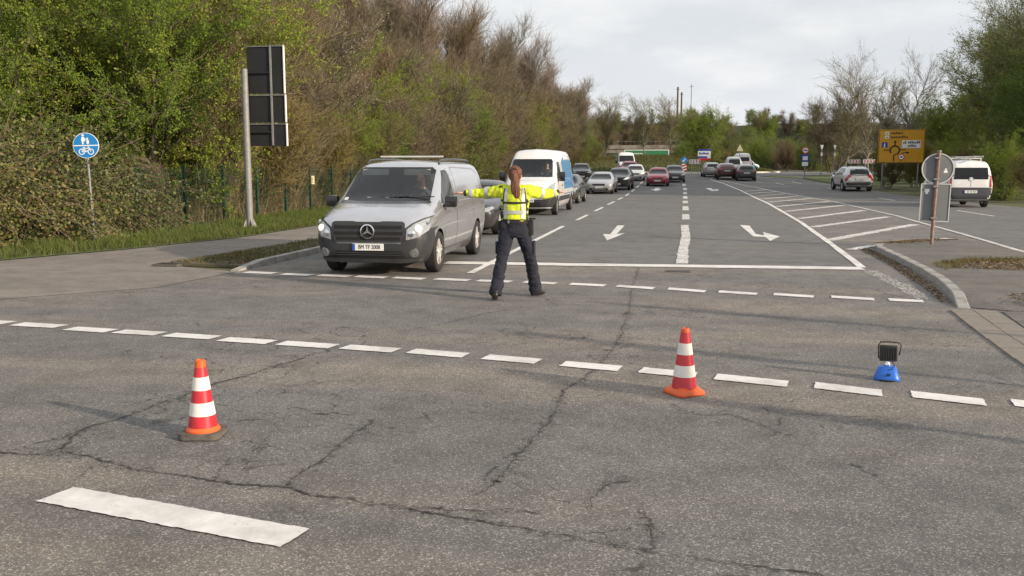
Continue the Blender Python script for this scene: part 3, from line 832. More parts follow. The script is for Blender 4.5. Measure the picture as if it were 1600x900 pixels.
# near left: leafy hawthorns over the fence, brambles below
plant('hawthorn_tree', PR['hawthorn'], (-18.4, 27.5), 1.12, 0.4, 'broad hawthorn in fresh leaf left of the dark sign back, overhanging the fence', 'tree')
plant('hawthorn_tree', PR['hawthorn'], (-16.5, 26.6), 0.92, 2.1, 'lower hawthorn in bright leaf right beside the dark sign back', 'tree')
plant('hawthorn_tree', PR['hawthorn'], (-22.5, 25.5), 1.18, 3.6, 'tall leafy hawthorn at the upper left edge of the picture', 'tree')
plant('hawthorn_tree', PR['hawthorn2'], (-19.6, 23.4), 0.88, 5.0, 'leafy hawthorn rising behind the bramble thicket and the blue sign', 'tree')
plant('hawthorn_tree', PR['hawthorn'], (-26.5, 31), 1.25, 1.0, 'leafy tree in the second row behind the brambles on the left', 'tree')
plant('hawthorn_tree', PR['hawthorn2'], (-21, 33), 1.25, 4.0, 'leafy tree in the second row behind the hawthorn by the sign back', 'tree')
for i, (x, y, s, k, lab) in enumerate([(-16.2, 17.9, 0.98, 'bramble', 'bramble thicket at the left edge of the picture beside the footpath'), (-17.9, 18.8, 1.20, 'bramble2', 'tall bramble mound at the far left behind the front thicket'),
        (-16.0, 20.6, 0.90, 'bramble2', 'bramble thicket directly behind the blue round sign'), (-17.2, 21.5, 1.18, 'bramble', 'high bramble mound between the blue sign and the hawthorns'),
        (-15.9, 23.0, 0.70, 'bramble', 'low bramble thicket just right of the blue sign'), (-19.8, 17.2, 1.1, 'bramble', 'bramble mound cut off by the left picture edge')]):
    plant('bramble_bush', PR[k], (x, y), s, rz(), lab, 'bush')
# woodland strip along the left side of the road
G1 = 'shrubs along the fence of the left roadside wood'
y = 29.0; i = 0
while y < 150:
    k = ['brown', 'scrub', 'brown', 'scrub', 'hawthorn2', 'scrub', 'fresh', 'brown2'][i % 8]
    s = rnd.uniform(0.75, 1.0) if k in ('scrub', 'brown') else rnd.uniform(0.5, 0.68)
    plant('roadside_shrub', PR[k], (-16.2 + rnd.uniform(-.5, .5) + (0.02 * (y - 60) if y > 60 else 0), y), s, rz(), 'shrub with fine twigs and small leaves in the front row of the left roadside wood', 'shrub', G1)
    y += rnd.uniform(2.2, 3.2) * (1 + (y - 29) / 130); i += 1
G2 = 'bare trees of the left roadside wood'
y = 31.0; i = 0
while y < 180:
    k = ['brown', 'scrub', 'brown', 'tall2', 'brown2', 'hawthorn'][i % 6]
    s = {'tall2': .80, 'scrub': 1.45, 'hawthorn': 1.0}.get(k, 1.12) * rnd.uniform(.92, 1.1)
    plant('bare_tree', PR[k], (-19.2 + rnd.uniform(-.7, .7), y), s, rz(), 'brown budding tree in the second row of the left roadside wood', 'tree', G2)
    y += rnd.uniform(2.6, 3.6) * (1 + (y - 29) / 130); i += 1
G3 = 'tall bare trees at the back of the left roadside wood'
y = 30.0; i = 0
while y < 200:
    k = ['tall', 'tall2', 'tall'][i % 3]
    plant('tall_bare_tree', PR[k], (-22.6 + rnd.uniform(-1.2, 1.2), y), rnd.uniform(0.98, 1.10), rz(), 'tall bare reddish tree at the back of the left roadside wood', 'tree', G3)
    y += rnd.uniform(3.0, 3.8) * (1 + (y - 30) / 160); i += 1
for x, y, s in [(-27, 40, 1.2), (-27.5, 47, 1.15), (-28, 55, 1.1), (-29, 65, 1.1), (-28, 78, 1.1), (-28, 95, 1.1), (-33, 36, 1.4), (-31, 29, 1.3), (-36, 26, 1.5), (-30, 22, 1.25), (-27, 19.5, 1.1), (-35, 19, 1.3)]:
    plant('thicket_tree', PR['brown'] if y > 35 else PR['hawthorn2'], (x, y), s, rz(), 'tree deep in the left wood, seen only in gaps behind the front rows', 'tree', 'trees deep in the left wood')
plant('blossom_tree', proto_tree('blossom', 33, 7.5, 2, 0.15, 0.11, 0.2, 2.8, 40, 380, 4500, 5000, (30, 65), 0.15, (0.6, 1.4), (0.3, 0.8), 0.015, 0.045, 0.0, round_s, leafm=M_BLOSSOM, twig=M_TWIG), (-17.8, 44), 1.15, 1.0, 'tree in pale whitish blossom above the silver van', 'tree')
plant('blossom_tree', PR['fresh'], (-15.2, 62), 0.75, 1.0, 'bright green leafy shrub behind the white van on the left', 'shrub')
for i, (x, y, k, s) in enumerate([(-15.6, 28.4, 'brown', .26), (-15.7, 32.2, 'scrub', .36), (-15.6, 35.5, 'brown', .30), (-15.8, 38.5, 'scrub', .36), (-15.7, 42, 'brown', .36), (-15.8, 46, 'scrub', .40), (-15.8, 50, 'scrub', .4), (-15.6, 24.9, 'brown', .24)]):
    plant('low_scrub', PR[k], (x, y), s, rz(), 'low straggly scrub growing through the green fence', 'shrub', 'low scrub along the green fence')
# right side: dark leafy trees, willows, bare trees
G4 = 'leafy trees along the right roadside'
for x, y, k, s in [(20.6, 54, 'willow', .82), (19.6, 56, 'fresh', .90), (19.6, 61, 'green', .80), (23.5, 58, 'willow', 1.0), (20.5, 66, 'green', .9),
                   (22.5, 65, 'willow', .9), (19.6, 73, 'fresh', .8), (22.5, 78, 'green', .95), (27, 70, 'willow', 1.05), (26, 83, 'green', 1.0), (30, 79, 'green', 1.2), (25.5, 92, 'fresh', .9), (31, 94, 'green', 1.1)]:
    plant('leafy_tree', PR[k], (x, y), s, rz(), 'leafy green tree in the wood along the right edge of the picture', 'tree', G4)
G5 = 'low bushes under the right roadside trees'
for x, y, k, s in [(17.4, 50, 'scrub', .5), (17.0, 53.5, 'hawthorn2', .45), (17.2, 58, 'scrub', .6), (16.9, 62.5, 'hawthorn2', .42), (16.9, 70.2, 'scrub', .5), (17.6, 71, 'scrub', .6), (17.3, 75, 'fresh', .35), (18.5, 66, 'hawthorn2', .5), (14.6, 71.5, 'scrub', .42)]:
    plant('roadside_bush', PR[k], (x, y), s, rz(), 'low dense bush at the foot of the right roadside trees', 'bush', G5)
plant('bare_tree', PR['bare'], (19.2, 86), 0.82, 0.5, 'bare spreading tree just above and left of the yellow sign', 'tree')
plant('bare_tree', PR['bare'], (19.5, 105), 0.95, 2.5, 'bare round-crowned tree standing over the right-hand tree line', 'tree')
plant('bare_tree', PR['street'], (14.8, 92), 1.0, 2.5, 'slim bare tree with a pale trunk on the lawn behind the grey car', 'tree')
plant('bare_tree', PR['street'], (20, 99), 1.05, 4.5, 'slim bare tree with a pale trunk on the lawn left of the yellow sign', 'tree')
plant('bare_tree', PR['brown2'], (17.0, 112), 0.95, 4.5, 'reddish bare tree right of the roundabout signs', 'tree')
# trees round the roundabout
for x, y, s, lab in [(-10.6, 124, .92, 'leftmost bare young tree on the roundabout mound'), (-5.0, 122, .88, 'middle bare young tree on the roundabout mound'), (-1.6, 119, .86, 'right bare young tree on the roundabout mound beside the striped bollard')]:
    plant('young_tree', PR['street'], (x, y, zg(y) + 1.3), s, rz(), lab, 'tree')
plant('green_tree', PR['fresh'], (3.2, 142), 1.12, 1.0, 'bright green leafy tree beyond the roundabout near the middle of the skyline', 'tree')
# wooded embankment closing the view
def embank(name, pts, mat):
    V, Fc = [], []
    xs = np.linspace(-260, 300, 80)
    prof = [(0, 0), (6, 2.2), (14, 7), (22, 11), (26, 12.2), (34, 12.2), (60, 3), (70, 0)]
    rr = np.random.default_rng(4)
    for x in xs:
        for d, h in prof:
            V.append((x, 232 + d, 1.1 + h * (1 + 0.03 * rr.normal())))
    n = len(prof)
    for i in range(len(xs) - 1):
        for j in range(n - 1):
            Fc.append((i * n + j, (i + 1) * n + j, (i + 1) * n + j + 1, i * n + j + 1))
    o = link(name, mesh_np(name, V, Fc, [mat], smooth=True)); o['kind'] = 'structure'
embank('embankment', None, M_EMB)
G6 = 'trees and bushes on the far embankment'
for i in range(185):
    x = rnd.uniform(-48, 85); d = rnd.uniform(-14, 27) if i < 120 else rnd.uniform(9, 27)
    if d < 5 and -28 < x < 2: continue
    k = rnd.choice(['scrub', 'brown', 'brown2', 'brown', 'fresh', 'green', 'hawthorn', 'scrub', 'hawthorn2'])
    z = 1.15 + np.interp(d, [0, 6, 14, 22, 26], [0, 2.2, 7, 11, 12.2])
    s = rnd.uniform(0.75, 1.15) * (0.42 if d > 18 else 0.8)
    plant('embankment_tree', PR[k], (x, 232 + d, z), s, rz(), 'small tree or bush among the mixed scrub covering the far embankment', 'tree', G6)
G7 = 'bushes and trees beyond the roundabout'
for i in range(58):
    x = rnd.uniform(-2, 75); y = rnd.uniform(150, 205) if x < 26 else rnd.uniform(122, 190)
    k = rnd.choice(['scrub', 'brown', 'green', 'fresh', 'hawthorn2', 'brown2', 'green'])
    plant('background_tree', PR[k], (x, y), rnd.uniform(0.5, 0.74), rz(), 'tree or bush in the mixed thicket beyond the roundabout', 'tree', G7)
for i in range(26):
    x = rnd.uniform(-48, -19); y = rnd.uniform(150, 215)
    k = rnd.choice(['brown', 'brown2', 'tall2', 'tall', 'scrub'])
    plant('background_tree', PR[k], (x, y), rnd.uniform(0.7, 0.95), rz(), 'bare tree in the far wood left of the roundabout near the bridge', 'tree', 'far bare trees near the bridge')

relabel(G1, 'twiggy front-row shrub of the left roadside wood, %s counting from the thick sign pole')
relabel(G2, 'budding second-row tree of the left roadside wood, %s counting from the thick sign pole')
relabel(G3, 'tall bare back-row tree of the left roadside wood, %s from the near end')
relabel(G4, 'leafy green tree in the right roadside wood, %s nearest to the viewer')
relabel(G5, 'low dense bush under the right roadside trees, %s nearest to the viewer')
relabel('low scrub along the green fence', 'low straggly scrub growing through the green fence, %s from the near end')
# grass, dry stalks, litter
def in_poly(P, poly):
    x, y = P[:, 0], P[:, 1]; c = np.zeros(len(P), bool); j = len(poly) - 1
    for i in range(len(poly)):
        xi, yi = poly[i]; xj, yj = poly[j]
        c ^= ((yi > y) != (yj > y)) & (x < (xj - xi) * (y - yi) / (yj - yi + 1e-12) + xi)
        j = i
    return c
def scatter(rng, poly, n):
    p = np.array(poly); lo, hi = p.min(0), p.max(0)
    out = np.zeros((0, 2))
    while len(out) < n:
        q = rng.uniform(lo, hi, (n * 2, 2)); out = np.concatenate([out, q[in_poly(q, poly)]])
    return out[:n]
def blade_field(name, poly, n, h, w, mat, label, seed, lean=0.35, z0=0.0, cat='grass', clump=0.0):
    rng = np.random.default_rng(seed)
    P = scatter(rng, poly, n)
    hh = h * rng.uniform(0.45, 1.2, n)
    if clump:
        f = np.sin(P[:, 0] * 2.3 + 1.7 * np.sin(P[:, 1] * 1.1)) * np.sin(P[:, 1] * 1.9 + np.sin(P[:, 0] * 1.4))
        hh *= 1 + clump * f
    b = np.stack([P[:, 0], P[:, 1], np.array([zg(v) for v in P[:, 1]]) + z0], 1)
    a = rng.uniform(0, 6.283, n)
    s = np.stack([np.cos(a), np.sin(a), np.zeros(n)], 1) * (w / 2)
    tip = b + np.stack([rng.normal(size=n) * lean * hh, rng.normal(size=n) * lean * hh, hh], 1)
    mid = (b + tip) / 2 + np.stack([np.zeros(n), np.zeros(n), hh * 0.12], 1)
    V = np.stack([b - s, b + s, mid + s * .7, mid - s * .7, tip, tip], 1)[:, :5].reshape(-1, 3)
    i = np.arange(n)[:, None] * 5
    F = np.concatenate([i + np.array([[0, 1, 2, 3]]), i + np.array([[3, 2, 4, 4]])], 1).reshape(-1, 4)
    # the tip is a triangle: build quads with a short last edge
    V = V.reshape(n, 5, 3)
    V6 = np.concatenate([V[:, :4], V[:, 4:5] + s[:, None] * 0.15, V[:, 4:5] - s[:, None] * 0.15], 1).reshape(-1, 3)
    i = np.arange(n)[:, None] * 6
    F = np.concatenate([i + np.array([[0, 1, 2, 3]]), i + np.array([[3, 2, 4, 5]])], 1).reshape(-1, 4)
    o = link(name, mesh_np(name, V6, F, [mat]))
    tag(o, label, cat, kind='stuff')
    return o
VERGE = [(-11.0, 62), (-11.0, 21.4), (-11.8, 17.9), (-12.75, 15.25), (-14.6, 14.25), (-20, 13.0), (-20, 15.5), (-14.6, 18.5), (-13.6, 24), (-14.9, 30), (-15.6, 62)]
blade_field('grass', VERGE, 42000, 0.17, 0.012, M_GRASS, 'green grass of the verge between footpath and fence', 1, 0.4, 0.012, clump=0.5)
blade_field('verge_weeds', [(-11.0, 34), (-11.0, 21.3), (-11.9, 17.7), (-12.9, 15.2), (-20, 13), (-20, 14.5), (-14, 17), (-12.5, 24), (-13, 34)], 9000, 0.10, 0.02, M_GRASS_D, 'dry grass and weeds along the footpath edge', 2, 0.7, 0.012)
blade_field('strip_grass', [(-7.62, 15.6), (-8.9, 15.3), (-8.65, 21.2), (-8.65, 55), (-7.62, 55)], 12000, 0.075, 0.012, M_GRASS_D, 'thin grass on the kerbside strip beside the silver van', 3, 0.6, 0.045)
blade_field('dry_stalks', [(-14.7, 21.5), (-15.6, 21.5), (-16.8, 60), (-15.5, 60), (-15.1, 27)], 6500, 0.85, 0.011, M_STRAW, 'straw-coloured dead stalks in front of the fence', 4, 0.55, 0.0, 'dry stalks', clump=0.7)
blade_field('dry_stalks', [(-15.0, 27), (-18, 27), (-18.5, 60), (-16, 60)], 5000, 2.1, 0.015, M_STRAW, 'tall pale dead canes between the shrubs behind the fence', 5, 0.30, 0.0, 'dry stalks', clump=0.6)
blade_field('mound_grass', disc(15.5), 22000, 0.35, 0.05, M_GRASS_D, 'rough grass covering the roundabout mound', 6, 0.5, 0.0)
mg = bpy.data.objects['mound_grass']
v = np.empty(len(mg.data.vertices) * 3, np.float32); mg.data.vertices.foreach_get('co', v); v = v.reshape(-1, 3)
tt = np.clip(np.hypot(v[:, 0] - RC[0], v[:, 1] - RC[1]) / 16.0, 0, 1)
v[:, 2] += 2.0 * (1 - tt * tt) ** 1.3; mg.data.vertices.foreach_set('co', v.ravel()); mg.data.update()
def litter(name, poly, n, size, z, label, seed, mat=M_LITT):
    rng = np.random.default_rng(seed); P = scatter(rng, poly, n)
    C = np.stack([P[:, 0], P[:, 1], np.full(n, z) + rng.uniform(0, .02, n)], 1)
    V, F = leaves(rng, C, size, 0.0, 0.8)
    V[:, 2] = np.maximum(z + 0.003, z + 0.01 + (V[:, 2] - z - 0.01) * 0.35)
    tag(link(name, mesh_np(name, V, F, [mat])), label, 'leaf litter', kind='stuff')
litter('leaf_litter', [(4.4, 16.2), (4.5, 17.4), (5.2, 18.0), (6.5, 18.2), (6.6, 16.6), (5.4, 16.0)], 2600, 0.05, 0.101, 'brown fallen leaves lying on the traffic island', 1)
litter('leaf_litter', [(4.1, 12.25), (4.2, 12.9), (5.2, 13.4), (7, 13), (7, 12.2)], 1200, 0.05, 0.101, 'brown fallen leaves at the front of the traffic island', 2)
litter('leaf_litter', [(4.1, 21.3), (5.1, 22.4), (5.8, 22.85), (6.3, 22.7), (5.6, 22.2), (4.7, 21.3)], 900, 0.05, 0.101, 'dirt and leaves along the far kerb of the traffic island', 3)
litter('gutter_dirt', [(3.35, 12.7), (3.5, 14.5), (3.72, 18), (3.75, 20.9), (3.98, 20.9), (3.9, 17), (3.7, 14.5), (3.45, 12.6)], 1500, 0.045, 0.004, 'dirt and leaves in the gutter along the island kerb', 4)
litter('leaf_litter', [(-7.7, 15.0), (-9.1, 15.1), (-8.9, 17.5), (-7.65, 17.5)], 900, 0.06, 0.05, 'fallen leaves at the near end of the kerbside strip', 5)
blade_field('island_grass', [(4.2, 15.8), (4.2, 16.8), (5.2, 18.1), (6.4, 18.3), (6.4, 17.7), (5, 17.2)], 900, 0.06, 0.008, M_GRASS_D, 'sparse grass tufts on the traffic island', 7, 0.5, 0.098)
# ============================================================ vehicles
M_DARK = pmat('underbody_black', (0.012, 0.012, 0.012), 0.9)
M_PLASTIC = pmat('bumper_plastic', (0.034, 0.035, 0.038), 0.5, var=0.12, scale=8, bmp=(120, 0.15, 0.002), dirt=((0.075, 0.07, 0.064), 4, 0.58))
M_TYRE = pmat('tyre_rubber', (0.022, 0.022, 0.022), 0.85, var=0.3, bmp=(60, 0.3, 0.003))
M_ALLOY = pmat('alloy', (0.62, 0.61, 0.59), 0.4, 0.35, var=0.1)
M_STEELRIM = pmat('wheel_cover', (0.33, 0.33, 0.33), 0.45, 0.5)
M_CHROME = pmat('chrome', (0.78, 0.78, 0.78), 0.12, 1.0, var=0.03)
M_LAMP = pmat('lamp_glass', (0.42, 0.43, 0.44), 0.12, 0.45, var=0.2, scale=22, coat=1.0)
M_LAMPD = pmat('lamp_dark', (0.16, 0.165, 0.17), 0.12, 0.3, var=0.3, scale=20, coat=1.0)
M_TAIL = pmat('tail_lamp', (0.35, 0.012, 0.018), 0.15, var=0.15, scale=18, coat=1.0)
M_SEAM = pmat('panel_gap', (0.020, 0.020, 0.021), 0.9)
M_BLACKG = pmat('black_gloss', (0.014, 0.014, 0.015), 0.25, coat=0.5)
M_PLATE = pmat('plate_white', (0.74, 0.74, 0.72), 0.45, var=0.06)
M_PLATEB = pmat('plate_blue', (0.02, 0.07, 0.42), 0.45)
M_INK = pmat('print_black', (0.015, 0.015, 0.016), 0.6)
M_GLASS_D = pmat('tinted_glass', (0.012, 0.014, 0.015), 0.03, spec=0.35, var=0.2)
M_GLASS_C = glass_clear('clear_glass', (0.86, 0.90, 0.88))
M_CABIN = pmat('cabin_lining', (0.16, 0.165, 0.17), 0.9)
M_DASH = pmat('dashboard', (0.05, 0.05, 0.053), 0.75)
M_SEATF = pmat('seat_fabric', (0.035, 0.036, 0.040), 0.9)
M_VISOR = pmat('sun_visor', (0.45, 0.45, 0.43), 0.8)
M_PAPER = pmat('paper', (0.72, 0.71, 0.68), 0.8)
M_DRL = emit('lit_headlamp', (1.0, 0.93, 0.80), 0.55)

def chaikin(P, it=2):
    P = np.asarray(P, float)
    for _ in range(it):
        Q = [P[0]]
        for a, b in zip(P, P[1:]):
            Q += [a * .75 + b * .25, a * .25 + b * .75]
        Q.append(P[-1]); P = np.array(Q)
    return P
def car_shell(keys, sub=5, smooth=2, it=2):
    """keys: rows of y, wb, zb, wm, zm, ws, zs, wr, zr, zt (half widths and heights of the cross-section)"""
    K = np.array(keys, float)
    rows = []
    for a, b in zip(K, K[1:]):
        for i in range(sub): rows.append(a + (b - a) * i / sub)
    rows.append(K[-1]); A = np.array(rows)
    for _ in range(smooth):
        B = A.copy(); B[1:-1] = A[:-2] * .25 + A[1:-1] * .5 + A[2:] * .25; A = B
    V, n = [], None
    for y, wb, zb, wm, zm, ws, zs, wr, zr, zt in A:
        h = chaikin([(0, zb), (wb - .12, zb), (wb, zb + .07), (wm, zm), (ws, zs), (wr, zr), (wr * .62, zr + (zt - zr) * .72), (0, zt)], it)
        full = np.concatenate([h, (h * np.array([-1, 1]))[::-1][1:-1]])
        n = len(full)
        V += [(x, y, z) for x, z in full]
    bm = bmesh.new()
    vs = [bm.verts.new(p) for p in V]
    m = len(A)
    for i in range(m - 1):
        for j in range(n):
            k = (j + 1) % n
            bm.faces.new((vs[i * n + j], vs[i * n + k], vs[(i + 1) * n + k], vs[(i + 1) * n + j]))
    for i in (0, m - 1):
        # rounded end: an inner ring, then a closing face
        ring = vs[i * n:(i + 1) * n]
        c = sum((v.co for v in ring), Vector()) / n
        dy = -0.012 if i == 0 else 0.012
        inner = [bm.verts.new(c + (v.co - c) * 0.72 + Vector((0, dy, 0))) for v in ring]
        for j in range(n):
            k = (j + 1) % n
            bm.faces.new((ring[j], ring[k], inner[k], inner[j]))
        bm.faces.new(inner)
    bmesh.ops.recalc_face_normals(bm, faces=bm.faces)
    return bm
def bool_cut(me, cutters):
    """difference with each cutter mesh, cutter materials carried over"""
    o = bpy.data.objects.new('tmp_cut', me); COL.objects.link(o)
    tmp = []
    for c in cutters:
        co = bpy.data.objects.new('tmp_cutter', c); COL.objects.link(co); tmp.append(co)
        md = o.modifiers.new('b', 'BOOLEAN'); md.operation = 'DIFFERENCE'; md.object = co; md.solver = 'EXACT'
        try: md.material_mode = 'TRANSFER'
        except Exception: pass
    dg = bpy.context.evaluated_depsgraph_get()
    res = bpy.data.meshes.new_from_object(o.evaluated_get(dg), depsgraph=dg)
    for t in tmp + [o]: bpy.data.objects.remove(t)
    return res
class Surf:
    """lays patches (glass, lamps, trim) on a body surface"""
    def __init__(s, bm, root):
        s.bvh = BVHTree.FromBMesh(bm); s.root = root
    def hit(s, u, v, side, far=6.0):
        if side in ('L', 'R'):
            sg = 1 if side == 'L' else -1
            o, d = Vector((sg * far, u, v)), Vector((-sg, 0, 0))
        elif side == 'F': o, d = Vector((u, -far, v)), Vector((0, 1, 0))
        elif side == 'B': o, d = Vector((u, far * 2, v)), Vector((0, -1, 0))
        else: o, d = Vector((u, v, far)), Vector((0, 0, -1))
        h = s.bvh.ray_cast(o, d)
        if h[0] is None:
            q = s.bvh.find_nearest(o + d * far)
            return q[0], -d
        nn = h[1] if h[1].dot(d) < 0 else -h[1]
        return h[0], nn
    def patch(s, name, poly, side, mat, off=0.004, res=0.09, parent=None, thick=0.0, mirror=False, label=None, smooth=40):
        outs = []
        for mi in ((1, -1) if mirror else (1,)):
            bm = bmesh.new()
            sd = side
            P = poly
            if mi == -1:
                if side in ('L', 'R'): sd = 'R' if side == 'L' else 'L'
                else: P = [(-u, v) for u, v in poly]
            vs = [bm.verts.new((u, v, 0)) for u, v in P]
            bm.faces.new(vs)
            us = [p[0] for p in P]; ws = [p[1] for p in P]
            for ax, lo, hi in ((0, min(us), max(us)), (1, min(ws), max(ws))):
                n = max(1, int((hi - lo) / res))
                for i in range(1, n):
                    c = lo + (hi - lo) * i / n
                    bmesh.ops.bisect_plane(bm, geom=bm.verts[:] + bm.edges[:] + bm.faces[:], plane_co=(c, 0, 0) if ax == 0 else (0, c, 0), plane_no=(1, 0, 0) if ax == 0 else (0, 1, 0))
            nr = {}
            for v in bm.verts:
                p, nn = s.hit(v.co.x, v.co.y, sd)
                nr[v] = nn; v.co = p + nn * off
            if thick:
                r = bmesh.ops.extrude_face_region(bm, geom=bm.faces[:])
                # the extruded copy moves inwards
                for g_ in r['geom']:
                    if isinstance(g_, bmesh.types.BMVert):
                        p = s.bvh.find_nearest(g_.co); g_.co = g_.co - p[1] * thick
            bmesh.ops.triangulate(bm, faces=[f for f in bm.faces if len(f.verts) > 4])
            bmesh.ops.recalc_face_normals(bm, faces=bm.faces)
            dirv = {'L': Vector((1, 0, 0)), 'R': Vector((-1, 0, 0)), 'F': Vector((0, -1, 0)), 'B': Vector((0, 1, 0)), 'T': Vector((0, 0, 1))}[sd]
            if not thick:
                bm.normal_update()
                if sum((f.normal.dot(dirv) * f.calc_area() for f in bm.faces)) < 0: bmesh.ops.reverse_faces(bm, faces=bm.faces)
            me = bpy.data.meshes.new(name); bm.to_mesh(me); bm.free(); me.materials.append(mat)
            me.shade_smooth(); me.set_sharp_from_angle(angle=R(smooth))
            o = link(name, me, parent or s.root)
            if label: o['label'] = label
            outs.append(o)
        return outs if mirror else outs[0]
    def seam(s, pts, side, w=0.015, mirror=False, off=0.003, name='door_seam', mat=None):
        poly = []
        P = [Vector((a, b, 0)) for a, b in pts]
        lft, rgt = [], []
        for i, p in enumerate(P):
            d = (P[min(i + 1, len(P) - 1)] - P[max(i - 1, 0)]).normalized(); n = Vector((d.y, -d.x, 0)) * w / 2
            lft.append((p + n)[:2]); rgt.append((p - n)[:2])
        return s.patch(name, [tuple(q) for q in lft] + [tuple(q) for q in rgt[::-1]], side, mat or M_SEAM, off, 0.12, mirror=mirror)
WHEELS = {}
def wheel_meshes(kind):
    if kind in WHEELS: return WHEELS[kind]
    m = MB().lathe([(0.215, -0.085), (0.27, -0.105), (0.318, -0.10), (0.338, -0.075), (0.340, 0), (0.338, 0.075), (0.318, 0.10), (0.27, 0.105), (0.215, 0.085)], 40, 'X', close=True)
    ty = m.mesh('tyre', M_TYRE, 35)
    m = MB().lathe([(0.222, 0.09), (0.228, 0.075), (0.205, 0.06), (0.198, -0.08), (0.215, -0.085), (0.222, -0.05)], 40, 'X', close=True)
    n = 5 if kind == 'alloy' else 9
    for i in range(n):
        a = 2 * math.pi * i / n + 0.3
        wd = 0.048 if kind == 'alloy' else 0.042
        fr = lambda u, v, d, a=a: Vector((d, u * math.cos(a) - v * math.sin(a), u * math.sin(a) + v * math.cos(a)))
        m.prism([(0.03, -wd * .62), (0.21, -wd * .95), (0.21, -wd * .25), (0.10, 0), (0.21, wd * .25), (0.21, wd * .95), (0.03, wd * .62)] if kind == 'alloy' else [(0.03, -wd * .4), (0.21, -wd), (0.21, wd), (0.03, wd * .4)], fr, 0.045, 0.082)
    m.lathe([(0.0, 0.092), (0.04, 0.090), (0.055, 0.078), (0.055, 0.04)], 20, 'X')
    rim = m.mesh('rim', M_ALLOY if kind == 'alloy' else M_STEELRIM, 35)
    back = MB().lathe([(0.0, 0.012), (0.15, 0.012), (0.15, 0.0), (0.0, 0.0)], 24, 'X').mesh('brake_disc', pmat('brake_disc', (0.10, 0.09, 0.08), 0.5, 0.6))
    WHEELS[kind] = (ty, rim, back)
    return WHEELS[kind]
def add_wheel(root, x, y, r, kind, steer=0.0):
    ty, rim, back = wheel_meshes(kind)
    w = empty('wheel'); w.parent = root
    w.location = (x, y, r); s = r / 0.34; w.scale = (s if x > 0 else -s, s, s)
    w.rotation_euler = (random.Random(int(y * 100)).uniform(0, 6), 0, steer)
    link('tyre', ty, w); link('rim', rim, w); link('brake_disc', back, w)
def text_mesh(name, s, size, mat, parent, mtx, ext=0.001, bold=0.0):
    cu = bpy.data.curves.new(name, 'FONT'); cu.body = s; cu.size = size; cu.align_x = 'CENTER'; cu.align_y = 'CENTER'; cu.extrude = ext; cu.offset = bold
    o = bpy.data.objects.new(name, cu); COL.objects.link(o)
    dg = bpy.context.evaluated_depsgraph_get()
    me = bpy.data.meshes.new_from_object(o.evaluated_get(dg), depsgraph=dg)
    bpy.data.objects.remove(o)
    me.materials.clear(); me.materials.append(mat)
    t = link(name, me, parent); t.matrix_local = mtx
    return t
def plate(root, y, z, face=-1, txt=None, w=0.52, tilt=0.0):
    p = MB().box(-w / 2, w / 2, -0.006, 0.006, -0.056, 0.056, 0.004).build('number_plate', M_PLATE, root)
    p.location = (0, y, z); p.rotation_euler = (tilt, 0, 0 if face < 0 else math.pi)
    MB().box(-w / 2 + .003, -w / 2 + .045, -0.0085, -0.004, -0.052, 0.052).build('country_band', M_PLATEB, p)
    if txt:
        t = text_mesh('lettering', txt, 0.092, M_INK, p, Matrix.Translation((0.024, -0.0085, 0.0)) @ Matrix.Rotation(math.pi / 2, 4, 'X') @ Matrix.Diagonal((0.80, 1.0, 1.0, 1.0)), bold=0.0)
    else:   # lettering too small to read at this distance: dark strokes
        m = MB()
        for k, x in enumerate((-0.14, -0.09, -0.02, 0.03, 0.10, 0.15, 0.20)):
            m.box(x, x + 0.024, -0.0085, -0.004, -0.032, 0.032)
        m.build('lettering', M_INK, p)
    return p
def mirror_part(root, x, y, z, mat, sx=0.10, sz=0.17):
    for sg in (1, -1):
        m = MB().box(-sx, sx, -0.07, 0.06, -sz / 2, sz / 2, 0.04)
        m.tube([(-sg * sx * 0.5, 0, -sz * .3), (-sg * (sx + 0.10), 0.05, -sz * .45)], 0.028, 8)
        o = m.build('wing_mirror', mat, root, 40); o.location = (sg * (x + sx), y, z)
        g_ = MB().box(-sx * .82, sx * .82, 0.058, 0.066, -sz * .40, sz * .40).build('mirror_glass', M_GLASS_D, o)
def arches(K_y, r, wmax, z=None):
    m = MB()
    for y in K_y:
        for sg in (1, -1):
            x0, x1 = (wmax - 0.32, wmax + 0.2) if sg > 0 else (-wmax - 0.2, -wmax + 0.32)
            m.lathe([(r, x0), (r, x1)], 36, 'X', (0, y, (z or r * 0.92)))
    return m.mesh('arch_cut', M_DARK)
def body_from(bm, name, mat, root, cutters):
    me = bpy.data.meshes.new(name); bm.to_mesh(me)
    me.materials.append(mat)
    res = bool_cut(me, cutters) if cutters else me
    res.name = name
    res.shade_smooth(); res.set_sharp_from_angle(angle=R(38))
    return link('body', res, root)
def flip(o, on):
    return o

